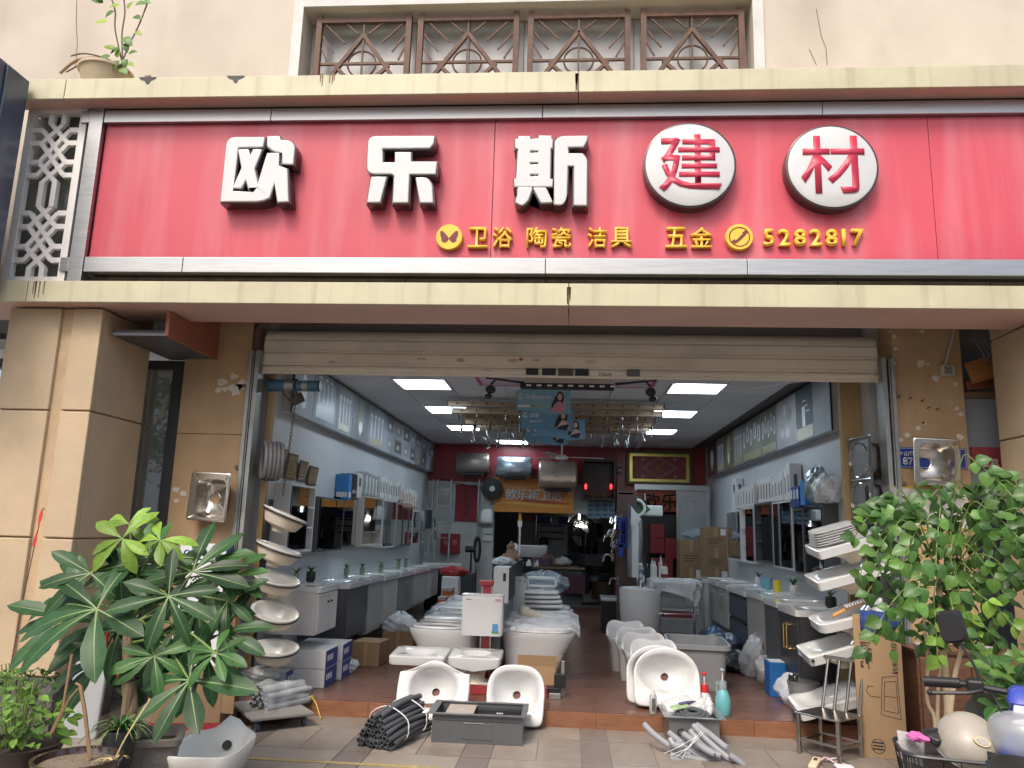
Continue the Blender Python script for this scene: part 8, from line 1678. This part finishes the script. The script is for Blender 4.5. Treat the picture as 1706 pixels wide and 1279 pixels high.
for ti,(px,py,an) in enumerate(twigs):
    Y = RY - .28 + qd.uniform(-.12,.34); st = at(px + qd.uniform(-8,8),py - 14,Y=Y); a = R(an); L_ = qd.uniform(.20,.30); dx = Vector((math.cos(a),qd.uniform(-.5,.1),math.sin(a) * .5 - .35)).normalized()
    pts = [st + dx * (L_ * k / 4) + Vector((0,0,-.10 * (k / 4) ** 2)) for k in range(5)]
    origin = at(1570,960,Y=RY + .06); q = MB(); q.tube(cat([origin.lerp(st,.25),st.lerp(origin,.35) + Vector((0,0,.05)),st] + pts[1:],3),.0035,5); q.build('twig',stemm,tr,world=True)
    young = py in (1000,1010) and 1560 <= px <= 1620 or (px,py) in ((1590,1000),(1500,815))
    for k in range(1,5):
        for s_ in (-1,1):
            if qd.random() < .12: continue
            side = Vector((-dx.z,-.2,dx.x)) * s_; d = side * .8 + dx * .6 + Vector((qd.uniform(-.3,.3),-.15,qd.uniform(-.55,.1))); me = hl[2] if young else hl[0 if qd.random() < .55 else 1]
            place('leaf',me,tr,pts[k],d,Vector((qd.uniform(-.7,.7),-1,qd.uniform(.1,1.2))),qd.uniform(.062,.108)); allleaf += 1
            if allleaf >= 298: break
# deeper leaves fill the crown as one foliage part
def raw_leaf(q,p,d,nrm,s):
    d = Vector(d).normalized(); y = Vector(nrm).cross(d).normalized(); z = d.cross(y)
    f = lambda a,b_,c: p + d * a * s + y * b_ * s + z * c * s
    v = [f(0,0,0),f(.3,.30,.05),f(.65,.22,-.02),f(1,0,-.25),f(.65,-.22,-.02),f(.3,-.30,.05)]; m_ = [f(.3,0,-.03),f(.65,0,-.1)]
    V = [q.b.verts.new(x) for x in v + m_]
    for fc_ in ((0,1,6),(0,6,5),(1,2,7,6),(6,7,4,5),(2,3,7),(7,3,4)): q._f([V[i] for i in fc_])
for k in range(340):
    x = qd.gauss(1580,62); y = qd.uniform(800,1075)
    if (x - 1580) ** 2 / 125 ** 2 + (y - 930) ** 2 / 165 ** 2 > 1: continue
    raw_leaf(back,at(x,y,Y=RY + qd.uniform(-.1,.34)),Vector((qd.uniform(-1,1),qd.uniform(-.6,.3),qd.uniform(-1,.1))),Vector((qd.uniform(-.5,.5),-.7,1)),qd.uniform(.085,.12))
back.build('foliage',hl[0].materials[0],tr,world=True,smooth=True,kind='stuff')
# ---- bush behind the scooter
BY = -2.6; t = thing('broadleaf_bush','bush of thick oval leaves at the right edge behind the scooter','potted plant',tuple(at(1700,1200,Y=BY))); t.location.z = 0
ov = [leaf_mesh('leaf',gl('thick_leaf',(.05,.13,.035)),.22,'ell',.12,.15,6),leaf_mesh('leaf',gl('thick_leaf_light',(.12,.23,.05)),.22,'ell',.12,.15,6)]
for k in range(90):
    x,y = qd.uniform(1648,1760),qd.uniform(1095,1205)
    if x < 1672 and y < 1110 or (x < 1660 and y > 1165): continue
    c = at(x,y,Y=BY + qd.uniform(-.15,.25)); place('leaf',ov[k % 3 == 0],t,c,Vector((qd.uniform(-1.2,.5),qd.uniform(-.8,.1),qd.uniform(-.3,.9))),Vector((0,-.7,1)),qd.uniform(.10,.15))
q = MB(); b0 = at(1705,1260,Y=BY)
for k in range(14): q.tube(cat([Vector((b0.x,BY,.2)),at(qd.uniform(1680,1740),1190,Y=BY),at(qd.uniform(1655,1760),qd.uniform(1110,1170),Y=BY)],4),.006,6)
q.build('stems',stemm,t,world=True); q = MB(); q.lathe([(.13,0),(.17,.24),(.16,.24),(.15,.2)],24,c=(b0.x,BY,0)); q.build('pot',conc,t,world=True,smooth=True)
# ---- street trees and the house across the street (seen only in reflections; they shade the shop front)
trm = None
for k,(x,y,s_,lb) in enumerate(((-13.5,-18,1.0,'left street tree behind the photographer'),(-.5,-21,1.15,'middle street tree behind the photographer'),(8.0,-19,1.05,'right street tree behind the photographer'))):
    if trm is None:
        trm = thing('street_tree',lb,'tree',(x,y,0),0,'street trees opposite the shop'); q = MB(); q.tube([(0,0,0),(.1,0,1.5),(0,.1,3.2),(.3,0,5)],[.2,.16,.14,.07],10); q.tube([(0,.1,2.6),(-1,.2,4.2),(-1.8,0,5.2)],[.1,.07,.04],8); q.tube([(0,.1,2.8),(1.2,-.2,4.3),(2.0,0,5.4)],[.1,.07,.04],8); q.build('trunk',bark,trm,smooth=True)
        q = MB(); cl = [(qd.uniform(-2.4,2.4),qd.uniform(-2,2),qd.uniform(3.2,7.6)) for _ in range(46)]
        for i in range(5200):
            c = qd.choice(cl); p = Vector((qd.gauss(c[0],.42),qd.gauss(c[1],.42),qd.gauss(c[2],.36))); d = Vector((qd.uniform(-1,1),qd.uniform(-1,1),qd.uniform(-1,.6))).normalized(); y_ = d.orthogonal().normalized(); q.quad(p,p + d * .12 + y_ * .06,p + d * .24,p + d * .12 - y_ * .06)
        q.build('crown',leafmat('street_leaf',(.06,.11,.035)),trm)
    else: dup(trm,(x,y,0),k * 1.3,lb,scale=s_)
t = thing('opposite_house','plain grey beige house across the street behind the photographer','building',(0,-45,0)); q = MB(); q.box(-30,-49,0,30,-45,11); q.build('wall',K('house_beige',(.40,.37,.33),.8,var=.1,vs=1),t,world=True)
for r_ in range(3):
    for c_ in range(10): q = MB(); q.box(-27 + c_ * 5.6,-45.0,1.4 + r_ * 3.3,-24.6 + c_ * 5.6,-44.96,3.2 + r_ * 3.3); q.build('window',K('house_window',(.05,.06,.07),.15),t,world=True)
# ================================================================ scooter, basket bicycle and helmet at the lower right
hb = at(1645,1160,Z=.98)
sc_ = thing('electric_scooter','blue electric scooter with a black mirror at the lower right','scooter',(hb.x + .205,hb.y + .12,0),R(-112))
bl_ = K('scooter_blue',(.035,.06,.36),.2,coat=.6,var=.06); tyre = K('tyre',(.018,.018,.018),.8,var=.2); alu = K('alloy',(.5,.5,.52),.3,.9)
# local frame: +x forward, y left, z up
def wheel(x,r,nm):
    mx = Matrix.Translation((x,0,r)) @ Matrix.Rotation(PI / 2,4,'X'); q = MB(); q.lathe([(r - .06,-.04),(r - .015,-.045),(r,0),(r - .015,.045),(r - .06,.04)],36,mx=mx,cap0=False,cap1=False); w_ = q.build('wheel',tyre,sc_,smooth=True); q = MB(); q.lathe([(r - .058,-.035),(r - .07,-.02),(.05,-.012),(.05,.012),(r - .07,.02),(r - .058,.035)],36,mx=mx); q.build('rim',alu,w_,smooth=True,ang=30)
wheel(.30,.20,'f'); wheel(-.92,.20,'r')
for s_ in (-1,1): q = MB(); q.tube([(.30,s_ * .075,.20),(.16,s_ * .075,.55),(.10,s_ * .05,.70)],.022,8); q.build('fork',darkm,sc_,smooth=True)
q = MB(); q.surf(lambda u,v: (.30 + math.cos(R(30 + 130 * u)) * .24,(v - .5) * .16,.20 + math.sin(R(30 + 130 * u)) * .24 - .03 * abs(v - .5) * 2),14,4); q.build('mudguard',bl_,sc_,smooth=True,solid=.008)
# front shield
q = MB(); q.loft([(lambda a: (.12 + .07 * math.cos(a),.10 * math.sin(a)),.34),(lambda a: (.12 + .09 * math.cos(a),.15 * math.sin(a)),.52),(lambda a: (.10 + .11 * math.cos(a),.19 * math.sin(a)),.72),(lambda a: (.07 + .08 * math.cos(a),.15 * math.sin(a)),.84),(lambda a: (.03 + .06 * math.cos(a),.075 * math.sin(a)),.88),(lambda a: (.0 + .04 * math.cos(a),.05 * math.sin(a)),.95)],32); q.build('front_shield',bl_,sc_,smooth=True,ang=60)
mh = Matrix.Translation((.12,0,.84)) @ Matrix.Rotation(PI / 2,4,'Y'); q = MB(); q.loft([(se(.085,.15,3),-.02),(se(.085,.15,3),.03),(se(.078,.135,3),.07),(se(.055,.10,2.8),.10),(se(.02,.04,2.5),.115)],36,mx=mh); q.build('headlight',K('headlight_lens',(.50,.53,.55),.06,alpha=.5,spec=.9),sc_,smooth=True,ang=50); q = MB(); q.loft([(se(.08,.142,3),-.015),(se(.074,.13,3),.025),(se(.03,.06,2.5),.012)],36,mx=mh); q.build('reflector',alu,sc_,smooth=True)
q = MB(); q.tube([(.206,.0 + math.cos(k * PI / 10) * .055,.845 + math.sin(k * PI / 10) * .045) for k in range(20)],.006,6,closed=True); q.build('lamp_ring',chrome,sc_,smooth=True)
q = MB(); q.surf(lambda u,v: (.12 + .125 * math.cos((u - .5) * 2.4),.20 * math.sin((u - .5) * 2.4),.735 + v * .05),20,1); q.build('black_band',black,sc_,smooth=True,solid=.008)
q = MB(); q.surf(lambda u,v: (.135 - .075 * v + .03 * math.cos((u - .5) * 2),(.07 - .02 * v) * (u - .5) * 2,.885 + .055 * v),10,6); q.build('white_panel',K('number_panel',(.74,.76,.80),.2),sc_,smooth=True,solid=.006)
# handlebar cowl, bars, grips, levers
q = MB(); q.loft([(se(.035,.045,3,.03),.90),(se(.05,.07,3.5,.02),.945),(se(.04,.06,3.5,.0),.985),(se(.025,.04,3,-.01),1.0)],24); q.build('handlebar_cowl',bl_,sc_,smooth=True)
for s_ in (-1,1):
    q = MB(); q.tube([(0,s_ * .06,.975),(-.03,s_ * .20,.985),(-.06,s_ * .34,.975)],.013,8); q.build('handlebar',darkm,sc_,smooth=True)
    q = MB(); q.tube([(-.035,s_ * .22,.985),(-.06,s_ * .35,.975)],.021,12); q.build('grip',black,sc_,smooth=True)
    q = MB(); q.box(-.05,s_ * .17 - .03,.96,.02,s_ * .17 + .03,1.01); q.build('switch_cluster',black,sc_,bevel=.01)
    q = MB(); q.tube([(.03,s_ * .15,.975),(.06,s_ * .2,.965),(.05,s_ * .33,.95)],.008,6); q.ball((.05,s_ * .335,.95),.012,8,6); q.build('brake_lever',black,sc_,smooth=True)
    q = MB(); q.tube(cat([Vector((-.02,s_ * .15,1.0)),Vector((-.03,s_ * .17,1.07)),Vector((-.05,s_ * .22,1.16))],5),.006,8); mr = q.build('mirror_stalk',darkm,sc_,smooth=True)
    q = MB(); mxx = Matrix.Translation((-.05,s_ * .235,1.205)) @ Euler((R(-12 * s_),R(0),R(14 * s_))).to_matrix().to_4x4() @ Matrix.Rotation(PI / 2,4,'Y'); q.loft([(se(.055,.04,4),.022),(se(.066,.05,5),.0),(se(.066,.05,5),-.015)],28,mx=mxx); q.build('mirror_shell',black,mr,smooth=True,ang=50); q = MB(); q.loft([(se(.06,.045,5),-.0155),(se(.06,.045,5),-.017)],28,mx=mxx); q.build('mirror_glass',mirror,mr)
for k in range(3): q = MB(); q.tube(cat([Vector((.02,.12 - .12 * k,.97)),Vector((.10,.10 - .1 * k,.93)),Vector((.09,.04 - .04 * k,.80))],5),.005,6); q.build('cable',black,sc_,smooth=True)
q = MB(); q.tube([(.02 + .0,.14 + math.cos(k * PI / 7) * .035,.80 + math.sin(k * PI / 7) * .02) for k in range(12)],.008,6); q.build('orange_hook',K('orange_plastic',(.70,.16,.03),.4),sc_,smooth=True)
# body
q = MB(); q.box(-.55,-.14,.24,.06,.14,.30); q.build('footboard',black,sc_,bevel=.02)
q = MB(); q.loft([(se(.34,.12,3,-.82),.28),(se(.36,.16,3,-.80),.45),(se(.38,.17,3,-.80),.66),(se(.36,.14,3,-.80),.70)],32); q.build('rear_body',bl_,sc_,smooth=True,ang=50)
q = MB(); q.loft([(se(.36,.15,3,-.78),.702),(se(.38,.165,3,-.78),.74),(se(.34,.13,3,-.78),.79)],32); q.build('saddle',black,sc_,smooth=True,ang=50)
q = MB(); q.tube([(-.5,.12,.25),(-.55,.2,.02)],.012,6); q.build('kickstand',darkm,sc_)
# bicycle carrying the wire basket
bc = at(1585,1262,Z=.72); t = thing('parked_bicycle','parked bicycle whose black wire basket carries the helmet','bicycle',(bc.x,bc.y,0),R(78)); wire = K('basket_wire',(.05,.05,.055),.4,.5)
def wb(pts,r=.0035,nm=None,m=wire,cl=False): q = MB(); q.tube(pts,r,6,closed=cl); return q
A_,B_,z0,z1 = .15,.19,.50,.745
bk = MB(); f = se(A_,B_,6); rimp = [Vector((*f(2 * PI * k / 40),z1)) for k in range(40)]; bk.tube(rimp,.007,6,closed=True); bk = bk.build('basket',wire,t,smooth=True)
for k in range(40):
    a = 2 * PI * k / 40; x,y = f(a); q = MB(); q.tube([(x,y,z1),(x * .82,y * .82,z0)],.003,5); q.build('basket_wire',wire,bk)
for z,s_ in ((z1 - .05,.96),(z1 - .13,.91),(z0,.82)): q = MB(); q.tube([Vector((f(2 * PI * k / 40)[0] * s_,f(2 * PI * k / 40)[1] * s_,z)) for k in range(40)],.003,5,closed=True); q.build('basket_hoop',wire,bk)
q = MB(); 
for k in range(8): q.tube([(-.12 + k * .034,-.15,z0),(-.12 + k * .034,.15,z0)],.003,5)
q.build('basket_floor',wire,bk)
mx = Matrix.Translation((-.02,0,.33)) @ Matrix.Rotation(PI / 2,4,'X'); q = MB(); q.tube([(-.02 + math.cos(k * PI / 20) * .31,0,.33 + math.sin(k * PI / 20) * .31) for k in range(40)],.02,8,closed=True); w_ = q.build('wheel',tyre,t,smooth=True); q = MB(); q.tube([(-.02 + math.cos(k * PI / 20) * .285,0,.33 + math.sin(k * PI / 20) * .285) for k in range(40)],.008,6,closed=True)
for k in range(14): q.cyl((-.02,0,.33),(-.02 + math.cos(k * PI / 7) * .28,0,.33 + math.sin(k * PI / 7) * .28),.002,n=5)
q.build('rim',alu,w_)
q = MB(); q.tube([(-.02,.05,.33),(-.06,.05,.45),(-.16,.0,.70)],.014,8); q.tube([(-.02,-.05,.33),(-.06,-.05,.45),(-.16,.0,.70)],.014,8); q.build('fork',darkm,t,smooth=True)
q = MB(); q.tube([(-.16,0,.66),(-.7,0,.40),(-.95,0,.35)],.02,8); q.tube([(-.7,0,.45),(-.85,0,.85)],.016,8); q.build('bicycle_frame',darkm,t,smooth=True)
q = MB(); q.tube([(-1.1 + math.cos(k * PI / 20) * .31,0,.33 + math.sin(k * PI / 20) * .31) for k in range(40)],.02,8,closed=True); q.build('wheel',tyre,t,smooth=True)
q = MB(); q.loft([(se(.12,.08,2.5,-.86),.86),(se(.13,.09,2.5,-.86),.90),(se(.1,.06,2.5,-.86),.92)],20); q.build('saddle',black,t,smooth=True)
# helmet
hc = at(1612,1240,Y=bc.y - .02); t = thing('helmet','dusty champagne half helmet with an oval emblem lying in the wire basket','helmet',tuple(hc),rot=(R(16),R(20),R(-20))); hs = K('helmet_shell',(.40,.365,.30),.5,var=.16,vs=7,coat=.12,dirt=.5,metal=.1,bump=.03,bs=120)
prof = [(.118 * math.sin(PI / 2 * k / 10),.115 * math.cos(PI / 2 * k / 10)) for k in range(10,-1,-1)]
q = MB(); q.lathe([(.113,-.035),(.119,-.025)] + [(max(r_,.001),z) for r_,z in prof],40,mx=Matrix.Scale(1.16,4,(0,1,0)),cap0=False,cap1=False); q.build('shell',hs,t,smooth=True)
q = MB(); q.tube([(math.cos(k * PI / 18) * .116,math.sin(k * PI / 18) * .116 * 1.16,-.035) for k in range(36)],.006,6,closed=True); q.build('edge_trim',K('trim_grey',(.16,.155,.15),.6),t,smooth=True)
q = MB(); q.lathe([(.108,-.034),(.108,0),(.07,.08),(.001,.10)],30,mx=Matrix.Scale(1.16,4,(0,1,0)),cap0=False,cap1=False); q.build('lining',black,t,smooth=True)
iv = parent_world(t).inverted(); eo = iv @ EYE; ed = (iv @ at(1636,1236,Y=bc.y) - eo).normalized(); D_ = Vector((1 / .119,1 / .138,1 / .116)); o1 = Vector(a * b for a,b in zip(eo,D_)); d1 = Vector(a * b for a,b in zip(ed,D_))
qa,qb,qc = d1.dot(d1),o1.dot(d1),o1.dot(o1) - 1; em_c = eo + ed * ((-qb - max(0,qb * qb - qa * qc) ** .5) / qa); nrm = Vector((em_c.x * D_.x ** 2,em_c.y * D_.y ** 2,em_c.z * D_.z ** 2)).normalized(); ax = nrm.cross(Vector((0,0,1))).normalized(); ay = ax.cross(nrm)
for k,(rx,rz,m) in enumerate(((.030,.017,K('emblem_gold',(.55,.47,.28),.4)),(.023,.012,K('emblem_grey',(.36,.34,.30),.4)))): q = MB(); q.prism([em_c + nrm * (.004 + .002 * k) + ax * math.cos(2 * PI * i / 24) * rx + ay * math.sin(2 * PI * i / 24) * rz for i in range(24)],-nrm * .004); q.build('emblem',m,t)
# things in the basket
for k,(px,py,sz,m,lb,nm) in enumerate(((1530,1228,(.035,.05,.016),K('pink_cloth',(.55,.13,.36),.8,var=.3,vs=20),'pink cloth glove at the left of the wire basket','pink_glove'),(1560,1228,(.05,.05,.03),black,'black gloves heaped in the wire basket','black_gloves'))): p = at(px,py,Y=bc.y - .01); crumple(nm,tuple(p),sz,m,lb,'glove',120 + k,.9)
t = thing('flyer_stack','white flyers with print stuck upright in the wire basket','flyers',tuple(at(1520,1240,Y=bc.y + .05)))
for k in range(3): q = MB(); a,b_ = at(1494 + k * 2,1250,Y=bc.y + .05),at(1552,1222,Y=bc.y + .05); q.prism([at(1494,1216 + 18 * k,Y=bc.y + .04 + .012 * k),at(1540,1225 + 18 * k,Y=bc.y + .08 + .012 * k),at(1540,1262 + 8 * k,Y=bc.y + .08 + .012 * k),at(1499,1246 + 8 * k,Y=bc.y + .04 + .012 * k)],(0,.002,0)); q.build('flyer',K('flyer_paper',(.62,.62,.60),.6,var=.3,vs=40),t,world=True)
